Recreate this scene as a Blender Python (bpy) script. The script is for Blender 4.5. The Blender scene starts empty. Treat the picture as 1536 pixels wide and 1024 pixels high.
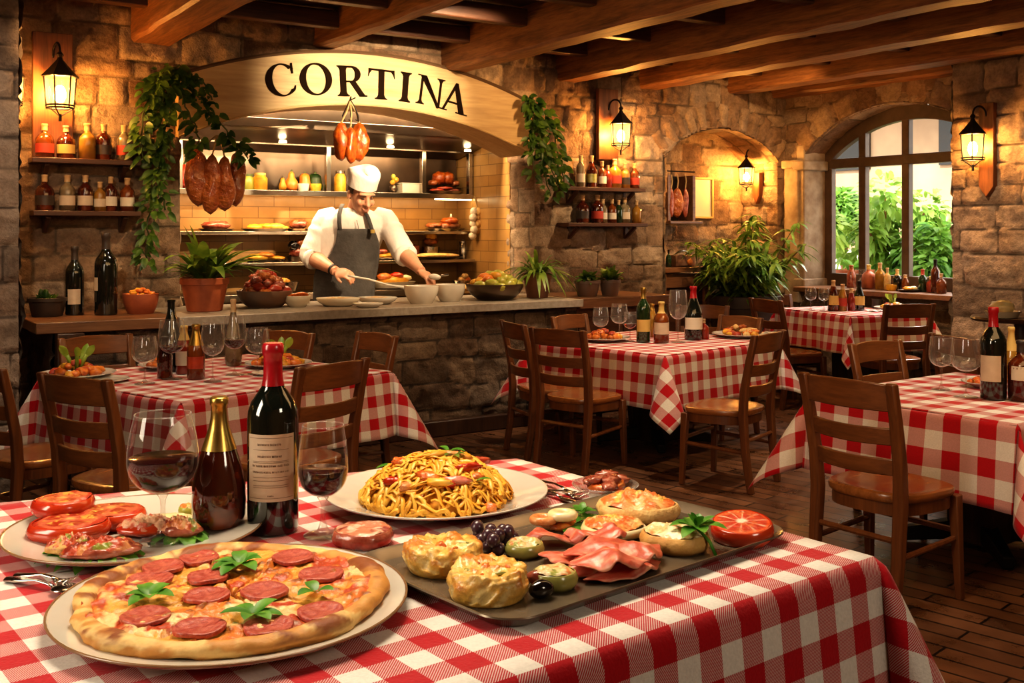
import bpy, math, random
import numpy as np
from mathutils import Vector, Matrix

PI = math.pi
S = bpy.context.scene
COL = S.collection

# ------------------------------------------------------------------ survey of the place
# The viewer stands at the origin, eye height 1.57 m, looking along +Y.  The dining room is turned 33 degrees:
# u runs along the bar wall, v runs into it, v = 0 is the front of the bar.
F, HY, EYE = 1580.0, 345.0, 1.57
TH = math.radians(33.0)
D2 = (math.cos(TH), math.sin(TH))
N2 = (-math.sin(TH), math.cos(TH))
CX, CY = 0.565, 8.74

def RW(u, v, z):
    return Vector((CX + u * D2[0] + v * N2[0], CY + u * D2[1] + v * N2[1], z))

def G(px, py, z):                      # point at height z seen at a pixel
    Y = F * (EYE - z) / (py - HY)
    return Vector(((px - 768) / F * Y, Y, z))

def onv(px, py, v):                    # (u, z) on the plane v = const
    rx = (px - 768) / F
    nr = N2[0] * rx + N2[1]
    nc = N2[0] * CX + N2[1] * CY
    t = (nc + v) / nr
    x, y = rx * t, t
    return (D2[0] * (x - CX) + D2[1] * (y - CY), EYE - (py - HY) / F * t)

def onu(px, py, u):                    # (v, z) on the plane u = const
    rx = (px - 768) / F
    dr = D2[0] * rx + D2[1]
    dc = D2[0] * CX + D2[1] * CY
    t = (dc + u) / dr
    x, y = rx * t, t
    return (N2[0] * (x - CX) + N2[1] * (y - CY), EYE - (py - HY) / F * t)

# ------------------------------------------------------------------ mesh builder
class MB:
    def __init__(self):
        self.v, self.f, self.k, self.uv, self.col = [], [], [], None, None
        self.mi = 0
        self.M = None

    def add(self, vs, fs):
        o = len(self.v)
        if self.M is not None:
            M = self.M
            vs = [tuple(M @ Vector(p)) for p in vs]
        self.v.extend(tuple(p) for p in vs)
        self.f.extend(tuple(i + o for i in f) for f in fs)
        self.k.extend([self.mi] * len(fs))
        return self

    def box(self, c, s, rz=0.0, M=None, taper=(1, 1)):
        x, y, z = s[0] / 2, s[1] / 2, s[2] / 2
        tx, ty = taper
        vs = [(-x, -y, -z), (x, -y, -z), (x, y, -z), (-x, y, -z), (-x * tx, -y * ty, z), (x * tx, -y * ty, z), (x * tx, y * ty, z), (-x * tx, y * ty, z)]
        R = M if M is not None else Matrix.Rotation(rz, 4, 'Z')
        T = Matrix.Translation(c) @ R
        vs = [tuple(T @ Vector(p)) for p in vs]
        return self.add(vs, [(0, 3, 2, 1), (4, 5, 6, 7), (0, 1, 5, 4), (1, 2, 6, 5), (2, 3, 7, 6), (3, 0, 4, 7)])

    def bar(self, a, b, w, h=None, up=(0, 0, 1), t=1.0):        # rectangular bar from a to b
        a, b = Vector(a), Vector(b)
        h = h or w
        d = (b - a)
        L = d.length
        d.normalize()
        upv = Vector(up)
        if abs(d.dot(upv)) > 0.98:
            upv = Vector((0, 1, 0))
        sx = d.cross(upv).normalized()
        sy = sx.cross(d).normalized()
        vs = []
        for p, k in ((a, 1.0), (b, t)):
            for i, j in ((-1, -1), (1, -1), (1, 1), (-1, 1)):
                vs.append(p + sx * (i * w / 2 * k) + sy * (j * h / 2 * k))
        return self.add(vs, [(0, 3, 2, 1), (4, 5, 6, 7), (0, 1, 5, 4), (1, 2, 6, 5), (2, 3, 7, 6), (3, 0, 4, 7)])

    def lathe(self, prof, n=32, c=(0, 0, 0), sx=1.0, sy=1.0, wob=None):
        vs, fs, rings = [], [], []
        for (r, z) in prof:
            if r < 1e-5:
                rings.append([len(vs)])
                vs.append((c[0], c[1], c[2] + z))
            else:
                ring = []
                for i in range(n):
                    a = 2 * PI * i / n
                    k = wob(a, z) if wob else 1.0
                    ring.append(len(vs))
                    vs.append((c[0] + r * k * sx * math.cos(a), c[1] + r * k * sy * math.sin(a), c[2] + z))
                rings.append(ring)
        for A, B in zip(rings, rings[1:]):
            if len(A) == 1 and len(B) == 1:
                continue
            for i in range(n):
                j = (i + 1) % n
                if len(A) == 1:
                    fs.append((A[0], B[j], B[i]))
                elif len(B) == 1:
                    fs.append((A[i], A[j], B[0]))
                else:
                    fs.append((A[i], A[j], B[j], B[i]))
        return self.add(vs, fs)

    def tube(self, pts, r, n=8, caps=True, flat=1.0, flatup=None):
        pts = [Vector(p) for p in pts]
        m = len(pts)
        rs = r if isinstance(r, (list, tuple)) else [r] * m
        vs, fs = [], []
        prev = None
        for i, p in enumerate(pts):
            d = (pts[min(i + 1, m - 1)] - pts[max(i - 1, 0)])
            if d.length < 1e-9:
                d = Vector((0, 0, 1))
            d.normalize()
            if prev is None:
                a = Vector(flatup) if flatup else (Vector((0, 0, 1)) if abs(d.z) < 0.9 else Vector((1, 0, 0)))
            else:
                a = prev
            s = d.cross(a)
            if s.length < 1e-6:
                s = d.cross(Vector((0, 1, 0.3)))
            s.normalize()
            t = s.cross(d).normalized()
            prev = t
            for k in range(n):
                q = 2 * PI * k / n
                vs.append(p + s * (math.cos(q) * rs[i]) + t * (math.sin(q) * rs[i] * flat))
        for i in range(m - 1):
            for k in range(n):
                l = (k + 1) % n
                fs.append((i * n + k, i * n + l, (i + 1) * n + l, (i + 1) * n + k))
        if caps:
            fs.append(tuple(reversed(range(n))))
            fs.append(tuple(range((m - 1) * n, m * n)))
        return self.add(vs, fs)

    def ell(self, c, r, R=None, nu=14, nv=9, amp=0.0, fr=3.0, seed=0.0):
        vs, fs = [], []
        c = Vector(c)
        for j in range(nv + 1):
            ph = PI * j / nv
            cnt = 1 if j in (0, nv) else nu
            for i in range(cnt):
                th = 2 * PI * i / nu
                p = Vector((math.sin(ph) * math.cos(th), math.sin(ph) * math.sin(th), math.cos(ph)))
                k = 1.0
                if amp:
                    k += amp * (math.sin(p.x * fr * 2.1 + seed) * math.cos(p.y * fr * 1.7 + seed * 1.3) + 0.6 * math.sin(p.z * fr * 2.9 + p.x * fr + seed * 2.1))
                p = Vector((p.x * r[0] * k, p.y * r[1] * k, p.z * r[2] * k))
                if R is not None:
                    p = R @ p
                vs.append(c + p)
        def idx(j, i):
            if j == 0: return 0
            if j == nv: return 1 + (nv - 1) * nu
            return 1 + (j - 1) * nu + i % nu
        for j in range(nv):
            for i in range(nu):
                if j == 0: fs.append((0, idx(1, i), idx(1, i + 1)))
                elif j == nv - 1: fs.append((idx(j, i), idx(nv, 0), idx(j, i + 1)))
                else: fs.append((idx(j, i), idx(j + 1, i), idx(j + 1, i + 1), idx(j, i + 1)))
        return self.add(vs, fs)

    def prism(self, poly, y0, y1):          # polygon in local xz pushed along y
        n = len(poly)
        vs = [(p[0], y0, p[1]) for p in poly] + [(p[0], y1, p[1]) for p in poly]
        fs = [tuple(range(n)), tuple(reversed(range(n, 2 * n)))]
        fs += [(i, i + n, (i + 1) % n + n, (i + 1) % n) for i in range(n)]
        return self.add(vs, fs)

    def slab(self, poly, z0, z1):           # polygon in xy pushed along z
        n = len(poly)
        vs = [(p[0], p[1], z0) for p in poly] + [(p[0], p[1], z1) for p in poly]
        fs = [tuple(reversed(range(n))), tuple(range(n, 2 * n))]
        fs += [(i, (i + 1) % n, (i + 1) % n + n, i + n) for i in range(n)]
        return self.add(vs, fs)

    def leaf(self, base, d, up, L, W, bend=0.3, n=4, fold=0.2, tip=0.85):
        d = Vector(d).normalized()
        up = Vector(up)
        s = d.cross(up)
        if s.length < 1e-5:
            s = Vector((1, 0, 0))
        s.normalize()
        up = s.cross(d).normalized()
        vs, fs = [], []
        b = Vector(base)
        for i in range(n + 1):
            t = i / n
            w = W / 2 * max(0.04, math.sin(PI * min(1, (t * tip + (1 - tip) * 0.55)) ** 0.9)) if i < n else 0.0
            c = b + d * (L * t) - Vector((0, 0, 1)) * (bend * L * t * t)
            vs += [c - s * w + up * (fold * w), c, c + s * w + up * (fold * w)]
        for i in range(n):
            o = i * 3
            fs += [(o, o + 1, o + 4, o + 3), (o + 1, o + 2, o + 5, o + 4)]
        return self.add(vs, fs)

    def build(self, name, mats, parent=None, loc=None, rz=0.0, bevel=0.0, sub=0, sharp=38, remesh=0.0, smooth_it=0, scale=None, solid=0.0):
        me = bpy.data.meshes.new(name)
        me.from_pydata([tuple(p) for p in self.v], [], self.f)
        if not isinstance(mats, (list, tuple)):
            mats = [mats]
        for m in mats:
            me.materials.append(m)
        if len(mats) > 1:
            me.polygons.foreach_set('material_index', self.k)
        me.polygons.foreach_set('use_smooth', [True] * len(me.polygons))
        me.update()
        if self.uv is not None:
            lay = me.uv_layers.new(name='UVMap')
            li = np.empty(len(me.loops), dtype=np.int32)
            me.loops.foreach_get('vertex_index', li)
            lay.data.foreach_set('uv', np.asarray(self.uv, dtype=np.float32)[li].ravel())
        if self.col is not None:
            at_ = me.attributes.new('col', 'FLOAT_COLOR', 'POINT')
            cc = np.ones((len(self.v), 4), dtype=np.float32); cc[:, :3] = np.asarray(self.col, dtype=np.float32)
            at_.data.foreach_set('color', cc.ravel())
        if sharp and not remesh:
            me.set_sharp_from_angle(angle=math.radians(sharp))
        o = bpy.data.objects.new(name, me)
        COL.objects.link(o)
        if parent is not None:
            o.parent = parent
        if loc is not None:
            o.location = loc
        o.rotation_euler = (0, 0, rz)
        if scale:
            o.scale = (scale,) * 3
        if solid:
            m = o.modifiers.new('Solid', 'SOLIDIFY'); m.thickness = solid; m.offset = 0
        if remesh:
            m = o.modifiers.new('Remesh', 'REMESH'); m.mode = 'VOXEL'; m.voxel_size = remesh; m.use_smooth_shade = True
            if smooth_it:
                m = o.modifiers.new('Smooth', 'SMOOTH'); m.iterations = smooth_it; m.factor = 0.5
        if bevel:
            m = o.modifiers.new('Bevel', 'BEVEL'); m.width = bevel; m.segments = 2; m.limit_method = 'ANGLE'; m.angle_limit = math.radians(40)
        if sub:
            m = o.modifiers.new('Sub', 'SUBSURF'); m.levels = sub; m.render_levels = sub
        return o

def thing(name, label, cat, loc=(0, 0, 0), rz=0.0, group=None, scale=None):
    o = bpy.data.objects.new(name, None)
    COL.objects.link(o)
    o.location = loc
    o.rotation_euler = (0, 0, rz)
    o.empty_display_size = 0.05
    if scale:
        o.scale = (scale,) * 3
    return tag(o, label, cat, group)

def tag(o, label, cat, group=None, kind=None):
    o['label'] = label
    o['category'] = cat
    if group:
        o['group'] = group
    if kind:
        o['kind'] = kind
    return o

def struct(o):
    o['kind'] = 'structure'
    return o

def kids(o):
    return [c for c in KID.get(o.name, [])] if o.name in KID else list(o.children)
KID = {}

def dup(root, loc, rz, label, group=None, scale=None, swap=None):
    r = root.copy()
    COL.objects.link(r)
    r.location = loc
    r.rotation_euler = (0, 0, rz)
    if scale:
        r.scale = (scale,) * 3
    r['label'] = label
    if group:
        r['group'] = group
    for ch in list(root.children):
        c = ch.copy(); COL.objects.link(c); c.parent = r
        for g in list(ch.children):
            e = g.copy(); COL.objects.link(e); e.parent = c
    return r

def setmat(o, m):                      # give a copy a material of its own, mesh still shared
    o.material_slots[0].link = 'OBJECT'
    o.material_slots[0].material = m

# ------------------------------------------------------------------ numpy value noise
def vnoise(x, y, seed=0):
    xi, yi = np.floor(x).astype(np.int64), np.floor(y).astype(np.int64)
    xf, yf = x - xi, y - yi
    xf = xf * xf * (3 - 2 * xf); yf = yf * yf * (3 - 2 * yf)
    def h(a, b):
        n = (a * 374761393 + b * 668265263 + seed * 974634777) & 0x7fffffff
        n = ((n ^ (n >> 13)) * 1274126177) & 0x7fffffff
        return ((n ^ (n >> 16)) & 0xffff) / 65535.0
    return (h(xi, yi) * (1 - xf) + h(xi + 1, yi) * xf) * (1 - yf) + (h(xi, yi + 1) * (1 - xf) + h(xi + 1, yi + 1) * xf) * yf

def fbm(x, y, seed=0, o=3):
    s, a, t = 0, 1.0, 0
    for i in range(o):
        s = s + a * vnoise(x * 2 ** i, y * 2 ** i, seed + i * 17); t += a; a *= 0.5
    return s / t

# ------------------------------------------------------------------ materials
def nodes(name):
    m = bpy.data.materials.new(name)
    m.use_nodes = True
    nt = m.node_tree
    b = nt.nodes['Principled BSDF']
    return m, nt, b

def N(nt, t, **kw):
    n = nt.nodes.new(t)
    for k, v in kw.items():
        if k.startswith('_'):
            n.inputs[k[1:].replace('_', ' ')].default_value = v
        else:
            setattr(n, k, v)
    return n

def math_(nt, op, a, b=None, c=None):
    n = nt.nodes.new('ShaderNodeMath'); n.operation = op
    for i, q in enumerate((a, b, c)):
        if q is None: continue
        if isinstance(q, (int, float)): n.inputs[i].default_value = q
        else: nt.links.new(q, n.inputs[i])
    return n.outputs[0]

def mixc(nt, fac, a, b, mode='MIX'):
    n = nt.nodes.new('ShaderNodeMix'); n.data_type = 'RGBA'; n.blend_type = mode
    for i, q in ((0, fac), (6, a), (7, b)):
        if isinstance(q, (int, float)): n.inputs[i].default_value = q
        elif isinstance(q, tuple): n.inputs[i].default_value = (q + (1,))[:4]
        else: nt.links.new(q, n.inputs[i])
    return n.outputs[2]

def ramp(nt, fac, stops):
    n = nt.nodes.new('ShaderNodeValToRGB')
    e = n.color_ramp.elements
    while len(e) < len(stops): e.new(0.5)
    for i, (p, c) in enumerate(stops):
        e[i].position = p
        e[i].color = (c + (1,))[:4] if isinstance(c, tuple) else (c, c, c, 1)
    nt.links.new(fac, n.inputs[0])
    return n.outputs[0]

def coord(nt, kind='Object', scale=(1, 1, 1), rot=(0, 0, 0)):
    tc = nt.nodes.new('ShaderNodeTexCoord')
    mp = nt.nodes.new('ShaderNodeMapping')
    mp.inputs['Scale'].default_value = scale
    mp.inputs['Rotation'].default_value = rot
    nt.links.new(tc.outputs[kind], mp.inputs[0])
    return mp.outputs[0]

def noise(nt, vec, sc, det=3.0, rough=0.55, dist=0.0):
    n = nt.nodes.new('ShaderNodeTexNoise')
    n.inputs['Scale'].default_value = sc
    n.inputs['Detail'].default_value = det
    n.inputs['Roughness'].default_value = rough
    n.inputs['Distortion'].default_value = dist
    nt.links.new(vec, n.inputs['Vector'])
    return n.outputs[0]

def bump(nt, b, h, strength, dist=0.01):
    n = nt.nodes.new('ShaderNodeBump')
    n.inputs['Strength'].default_value = strength
    n.inputs['Distance'].default_value = dist
    nt.links.new(h, n.inputs['Height'])
    nt.links.new(n.outputs[0], b.inputs['Normal'])

def mat(name, c, rough=0.5, c2=None, sc=12.0, metal=0.0, bmp=0.0, bsc=None, trans=0.0, coat=0.0, sss=0.0, emit=None, es=0.0, spec=None, stretch=(1, 1, 1), lo=0.35, hi=0.65, bdist=0.01):
    m, nt, b = nodes(name)
    b.inputs['Base Color'].default_value = c + (1,)
    b.inputs['Roughness'].default_value = rough
    b.inputs['Metallic'].default_value = metal
    if trans: b.inputs['Transmission Weight'].default_value = trans
    if coat:
        b.inputs['Coat Weight'].default_value = coat
        b.inputs['Coat Roughness'].default_value = 0.08
    if spec is not None: b.inputs['Specular IOR Level'].default_value = spec
    if sss:
        b.inputs['Subsurface Weight'].default_value = sss
        b.inputs['Subsurface Radius'].default_value = (0.02, 0.01, 0.006)
        b.inputs['Subsurface Scale'].default_value = 0.5
    if emit:
        b.inputs['Emission Color'].default_value = emit + (1,)
        b.inputs['Emission Strength'].default_value = es
    vec = coord(nt, 'Object', stretch)
    if c2:
        f = noise(nt, vec, sc)
        col = ramp(nt, f, [(lo, c), (hi, c2)])
        nt.links.new(col, b.inputs['Base Color'])
    if bmp:
        h = noise(nt, vec, bsc or sc * 2, 4.0)
        bump(nt, b, h, bmp, bdist)
    return m

def mat_wood(name, c, c2, rough=0.4, sc=6.0, axis=2, coat=0.0, bmp=0.15):
    m, nt, b = nodes(name)
    st = [9.0, 9.0, 9.0]; st[axis] = 0.7
    vec = coord(nt, 'Object', tuple(st))
    f = noise(nt, vec, sc * 0.5, 5.0, 0.65, 0.6)
    f2 = noise(nt, vec, sc * 2.5, 3.0)
    g = math_(nt, 'ADD', math_(nt, 'MULTIPLY', f, 0.7), math_(nt, 'MULTIPLY', f2, 0.3))
    nt.links.new(ramp(nt, g, [(0.32, c), (0.66, c2)]), b.inputs['Base Color'])
    b.inputs['Roughness'].default_value = rough
    if coat:
        b.inputs['Coat Weight'].default_value = coat
        b.inputs['Coat Roughness'].default_value = 0.2
    if bmp: bump(nt, b, g, bmp, 0.006)
    return m

def mat_stone(name, cols, mortar, rough=0.85):
    m, nt, b = nodes(name)
    at = N(nt, 'ShaderNodeAttribute', attribute_name='tone')
    rl = N(nt, 'ShaderNodeAttribute', attribute_name='relief')
    vec = coord(nt, 'Object')
    k = len(cols)
    base = ramp(nt, at.outputs['Fac'], [(i / (k - 1), c) for i, c in enumerate(cols)])
    f = noise(nt, vec, 9.0, 5.0, 0.65)
    g = noise(nt, vec, 38.0, 4.0, 0.7)
    base = mixc(nt, 0.75, base, ramp(nt, f, [(0.3, (0.55, 0.5, 0.46)), (0.7, (1.25, 1.2, 1.15))]), 'MULTIPLY')
    base = mixc(nt, 0.6, base, ramp(nt, g, [(0.3, (0.6, 0.58, 0.55)), (0.62, (1.15, 1.13, 1.1))]), 'MULTIPLY')
    fac = ramp(nt, rl.outputs['Fac'], [(0.12, 0.0), (0.45, 1.0)])
    nt.links.new(mixc(nt, fac, mortar, base), b.inputs['Base Color'])
    b.inputs['Roughness'].default_value = rough
    b.inputs['Specular IOR Level'].default_value = 0.25
    h = math_(nt, 'ADD', f, math_(nt, 'MULTIPLY', g, 0.5))
    bump(nt, b, h, 0.7, 0.03)
    return m

def mat_thin(name, tint, edge=None, rough=0.02, ior=1.5, gl=(1, 1, 1), boost=1.0, haze=0.02):      # thin clear or tinted glass wall
    m, nt, b = nodes(name)
    nt.nodes.remove(b)
    out = nt.nodes['Material Output']
    tr = N(nt, 'ShaderNodeBsdfTransparent'); tr.inputs[0].default_value = tint + (1,)
    g = N(nt, 'ShaderNodeBsdfGlossy'); g.inputs['Color'].default_value = gl + (1,); g.inputs['Roughness'].default_value = rough
    fr = N(nt, 'ShaderNodeLayerWeight'); fr.inputs['Blend'].default_value = 0.35
    f = math_(nt, 'MULTIPLY_ADD', math_(nt, 'POWER', fr.outputs['Facing'], 3.0), 0.85 * boost, 0.04 * boost)
    mx = N(nt, 'ShaderNodeMixShader')
    nt.links.new(f, mx.inputs[0]); nt.links.new(tr.outputs[0], mx.inputs[1]); nt.links.new(g.outputs[0], mx.inputs[2])
    d = N(nt, 'ShaderNodeBsdfDiffuse'); d.inputs[0].default_value = (0.85, 0.82, 0.78, 1)  # white diffuse, stronger at grazing edges, imitates bright rims on the glass
    m2 = N(nt, 'ShaderNodeMixShader')
    nt.links.new(math_(nt, 'MULTIPLY_ADD', math_(nt, 'POWER', fr.outputs['Facing'], 3.5), edge if edge is not None else haze * 14, haze), m2.inputs[0])
    nt.links.new(mx.outputs[0], m2.inputs[1]); nt.links.new(d.outputs[0], m2.inputs[2])
    nt.links.new(m2.outputs[0], out.inputs[0])
    return m

def mat_leaf(name, c, c2, sc=9.0, tr=0.35):
    m, nt, b = nodes(name)
    out = nt.nodes['Material Output']
    vec = coord(nt, 'Object')
    f = noise(nt, vec, sc, 2.0)
    col = ramp(nt, f, [(0.36, c), (0.64, c2)])
    nt.links.new(col, b.inputs['Base Color'])
    b.inputs['Roughness'].default_value = 0.4
    t = N(nt, 'ShaderNodeBsdfTranslucent')
    nt.links.new(col, t.inputs[0])
    mx = N(nt, 'ShaderNodeMixShader'); mx.inputs[0].default_value = tr
    nt.links.new(b.outputs[0], mx.inputs[1]); nt.links.new(t.outputs[0], mx.inputs[2])
    nt.links.new(mx.outputs[0], out.inputs[0])
    return m

def mat_gingham(name, period, red=(0.42, 0.004, 0.010), white=(0.72, 0.66, 0.60), weave=True):
    m, nt, b = nodes(name)
    tc = N(nt, 'ShaderNodeTexCoord')
    sp = N(nt, 'ShaderNodeSeparateXYZ')
    nt.links.new(tc.outputs['UV'], sp.inputs[0])
    u, v = sp.outputs[0], sp.outputs[1]
    def band(q):
        return math_(nt, 'GREATER_THAN', math_(nt, 'FRACT', math_(nt, 'ADD', math_(nt, 'DIVIDE', q, period), 100.0)), 0.5)
    a, c = band(u), band(v)
    s = math_(nt, 'ADD', a, c)
    one = math_(nt, 'COMPARE', s, 1.0, 0.1)
    two = math_(nt, 'GREATER_THAN', s, 1.5)
    if weave:
        dg = math_(nt, 'FRACT', math_(nt, 'ADD', math_(nt, 'DIVIDE', math_(nt, 'ADD', u, v), 0.0046), 500.0))
        w = math_(nt, 'MULTIPLY_ADD', math_(nt, 'GREATER_THAN', dg, 0.45), 0.62, 0.34)
    else:
        w = 0.58
    half = math_(nt, 'MULTIPLY', one, w)
    fac = math_(nt, 'ADD', half, two)
    col = mixc(nt, fac, white, red)
    vec = coord(nt, 'Object')
    n = noise(nt, vec, 180.0, 2.0)
    col = mixc(nt, 0.35, col, ramp(nt, n, [(0.3, (0.75, 0.75, 0.75)), (0.7, (1.1, 1.1, 1.1))]), 'MULTIPLY')
    nt.links.new(col, b.inputs['Base Color'])
    b.inputs['Roughness'].default_value = 0.85
    b.inputs['Sheen Weight'].default_value = 0.15
    b.inputs['Specular IOR Level'].default_value = 0.2
    bump(nt, b, math_(nt, 'ADD', n, math_(nt, 'MULTIPLY', noise(nt, vec, 14.0), 1.5)), 0.25, 0.004)
    return m

def mat_col(name, rough=0.4, coat=0.0, bmp=0.3, bsc=90.0, sss=0.1):
    m, nt, b = nodes(name)
    a = N(nt, 'ShaderNodeAttribute', attribute_name='col')
    vec = coord(nt, 'Object')
    f = noise(nt, vec, bsc, 4.0)
    nt.links.new(mixc(nt, 0.5, a.outputs['Color'], ramp(nt, f, [(0.3, (0.7, 0.66, 0.6)), (0.7, (1.2, 1.18, 1.15))]), 'MULTIPLY'), b.inputs['Base Color'])
    b.inputs['Roughness'].default_value = rough
    b.inputs['Coat Weight'].default_value = coat
    b.inputs['Subsurface Weight'].default_value = sss
    b.inputs['Subsurface Radius'].default_value = (0.02, 0.01, 0.006)
    b.inputs['Subsurface Scale'].default_value = 0.4
    bump(nt, b, f, bmp, 0.006)
    return m

M = {}
M['stone'] = mat_stone('warm_stone', [(0.145, 0.088, 0.055), (0.30, 0.205, 0.135), (0.22, 0.145, 0.095), (0.37, 0.275, 0.19), (0.26, 0.20, 0.155), (0.42, 0.32, 0.225)], (0.13, 0.09, 0.058))
M['stone_dark'] = mat_stone('counter_stone', [(0.085, 0.055, 0.038), (0.16, 0.105, 0.07), (0.11, 0.075, 0.052), (0.20, 0.14, 0.095), (0.13, 0.095, 0.072)], (0.05, 0.034, 0.024))
M['stone_grey'] = mat_stone('pier_stone', [(0.17, 0.125, 0.098), (0.30, 0.23, 0.185), (0.23, 0.165, 0.125), (0.36, 0.28, 0.225), (0.20, 0.15, 0.125)], (0.10, 0.072, 0.055))
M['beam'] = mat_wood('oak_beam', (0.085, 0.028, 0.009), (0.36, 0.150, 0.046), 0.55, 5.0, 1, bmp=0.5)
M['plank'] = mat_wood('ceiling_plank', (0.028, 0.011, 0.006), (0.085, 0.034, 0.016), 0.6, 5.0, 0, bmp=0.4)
M['board'] = mat_wood('sconce_board', (0.085, 0.028, 0.010), (0.24, 0.085, 0.028), 0.45, 5.0, 2)
M['shelfwood'] = mat_wood('shelf_wood', (0.035, 0.013, 0.007), (0.11, 0.042, 0.02), 0.4, 5.0, 0)
M['barwood'] = mat_wood('bar_wood', (0.085, 0.035, 0.016), (0.22, 0.10, 0.045), 0.35, 5.0, 0)
M['chair'] = mat_wood('chair_wood', (0.075, 0.024, 0.008), (0.19, 0.066, 0.020), 0.33, 4.0, 2, coat=0.3)
M['chairslat'] = mat_wood('chair_slat_wood', (0.08, 0.026, 0.008), (0.20, 0.070, 0.021), 0.33, 4.0, 0, coat=0.3)
M['seat'] = mat_wood('chair_seat_wood', (0.16, 0.052, 0.013), (0.34, 0.125, 0.034), 0.26, 4.0, 1, coat=0.5)
M['darkwood'] = mat_wood('table_wood', (0.022, 0.010, 0.006), (0.07, 0.03, 0.015), 0.4, 5.0, 2)
M['signwood'] = mat_wood('sign_board', (0.38, 0.25, 0.12), (0.58, 0.42, 0.22), 0.6, 2.5, 0, bmp=0.1)
M['signedge'] = mat('sign_edge', (0.10, 0.055, 0.025), 0.6)
M['letter'] = mat('sign_letter', (0.012, 0.006, 0.003), 0.95, spec=0.05)
M['slab'] = mat('counter_slab', (0.26, 0.215, 0.17), 0.38, (0.34, 0.29, 0.235), 30.0, bmp=0.05)
M['steel'] = mat('steel', (0.55, 0.50, 0.43), 0.22, (0.42, 0.38, 0.33), 5.0, metal=1.0)
M['steeldark'] = mat('steel_dark', (0.10, 0.075, 0.055), 0.30, (0.17, 0.12, 0.085), 3.0, metal=0.85)
M['iron'] = mat('black_iron', (0.018, 0.012, 0.009), 0.45, metal=0.6)
M['chrome'] = mat('cutlery_steel', (0.62, 0.56, 0.50), 0.16, metal=1.0)
M['terra'] = mat('terracotta', (0.42, 0.115, 0.045), 0.55, (0.30, 0.075, 0.03), 9.0)
M['terra2'] = mat('old_terracotta', (0.25, 0.095, 0.05), 0.6, (0.17, 0.07, 0.04), 9.0)
M['darkpot'] = mat('dark_pot', (0.035, 0.024, 0.02), 0.45, (0.06, 0.04, 0.03), 9.0)
M['greypot'] = mat('slate_pot', (0.15, 0.115, 0.095), 0.55, (0.19, 0.10, 0.06), 5.0)
M['soil'] = mat('soil', (0.03, 0.017, 0.01), 0.95)
M['leaf'] = mat_leaf('leaf_green', (0.025, 0.075, 0.012), (0.12, 0.22, 0.03))
M['leafl'] = mat_leaf('leaf_light', (0.07, 0.15, 0.015), (0.24, 0.34, 0.05))
M['leafd'] = mat_leaf('leaf_dark', (0.018, 0.05, 0.010), (0.07, 0.14, 0.022))
M['leafy'] = mat_leaf('celery_green', (0.22, 0.34, 0.03), (0.42, 0.50, 0.08))
M['basil'] = mat_leaf('basil_green', (0.05, 0.20, 0.015), (0.15, 0.36, 0.04), 30.0, 0.2)
M['stem'] = mat('plant_stem', (0.07, 0.10, 0.025), 0.6)
M['china'] = mat('white_china', (0.62, 0.575, 0.50), 0.14, (0.58, 0.53, 0.46), 10.0, coat=0.4)
M['cream'] = mat('cream_china', (0.66, 0.58, 0.45), 0.18, coat=0.3)
M['rimbrown'] = mat('plate_rim_brown', (0.22, 0.12, 0.06), 0.25, coat=0.4)
M['glass'] = mat_thin('clear_glass', (0.97, 0.96, 0.95), boost=1.1, haze=0.008, edge=0.30)
M['glassfar'] = mat_thin('clear_glass_small', (0.96, 0.95, 0.94), boost=1.8, haze=0.045)
M['pane'] = mat_thin('window_glass', (0.97, 0.98, 0.97), boost=0.5, haze=0.002)
def mat_glow(name, c, st):
    m = mat_thin(name, (1.0, 0.86, 0.58), boost=0.4)
    nt = m.node_tree
    out = nt.nodes['Material Output']
    old = out.inputs[0].links[0].from_socket
    e = N(nt, 'ShaderNodeEmission'); e.inputs[0].default_value = c + (1,); e.inputs[1].default_value = st
    a = N(nt, 'ShaderNodeAddShader')
    nt.links.new(old, a.inputs[0]); nt.links.new(e.outputs[0], a.inputs[1]); nt.links.new(a.outputs[0], out.inputs[0])
    return m
M['lampglass'] = mat_glow('lamp_glass', (1.0, 0.50, 0.12), 0.55)
M['redwine'] = mat('red_wine', (0.016, 0.0006, 0.002), 0.12, spec=0.35)
M['pinkwine'] = mat_thin('rose_wine', (0.75, 0.25, 0.25), boost=0.6)
M['darkglass'] = mat('dark_bottle_glass', (0.007, 0.009, 0.006), 0.045, coat=1.0, spec=0.6)
M['amberglass'] = mat('amber_bottle_glass', (0.30, 0.075, 0.010), 0.06, (0.13, 0.022, 0.004), 7.0, trans=0.35, coat=0.6)
M['brandy'] = mat('brandy_glass', (0.055, 0.010, 0.004), 0.05, (0.20, 0.035, 0.006), 11.0, coat=1.0, lo=0.5, hi=0.72)
M['goldglass'] = mat('golden_bottle_glass', (0.50, 0.26, 0.04), 0.08, (0.30, 0.12, 0.02), 7.0, trans=0.35, coat=0.5)
M['clearbottle'] = mat('pale_bottle_glass', (0.42, 0.33, 0.20), 0.06, (0.22, 0.14, 0.07), 7.0, trans=0.5, coat=0.6)
M['greenglass'] = mat('green_bottle_glass', (0.012, 0.03, 0.008), 0.05, coat=1.0)
M['redglass'] = mat('red_bottle_glass', (0.32, 0.04, 0.02), 0.08, trans=0.3, coat=0.5)
M['paper'] = mat('label_paper', (0.62, 0.50, 0.37), 0.7, (0.56, 0.44, 0.32), 20.0)
M['paperw'] = mat('white_label', (0.66, 0.58, 0.46), 0.7)
M['papery'] = mat('yellow_label', (0.60, 0.40, 0.12), 0.6)
M['paperr'] = mat('red_label', (0.45, 0.05, 0.025), 0.6)
M['ink'] = mat('label_ink', (0.16, 0.10, 0.07), 0.7)
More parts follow.
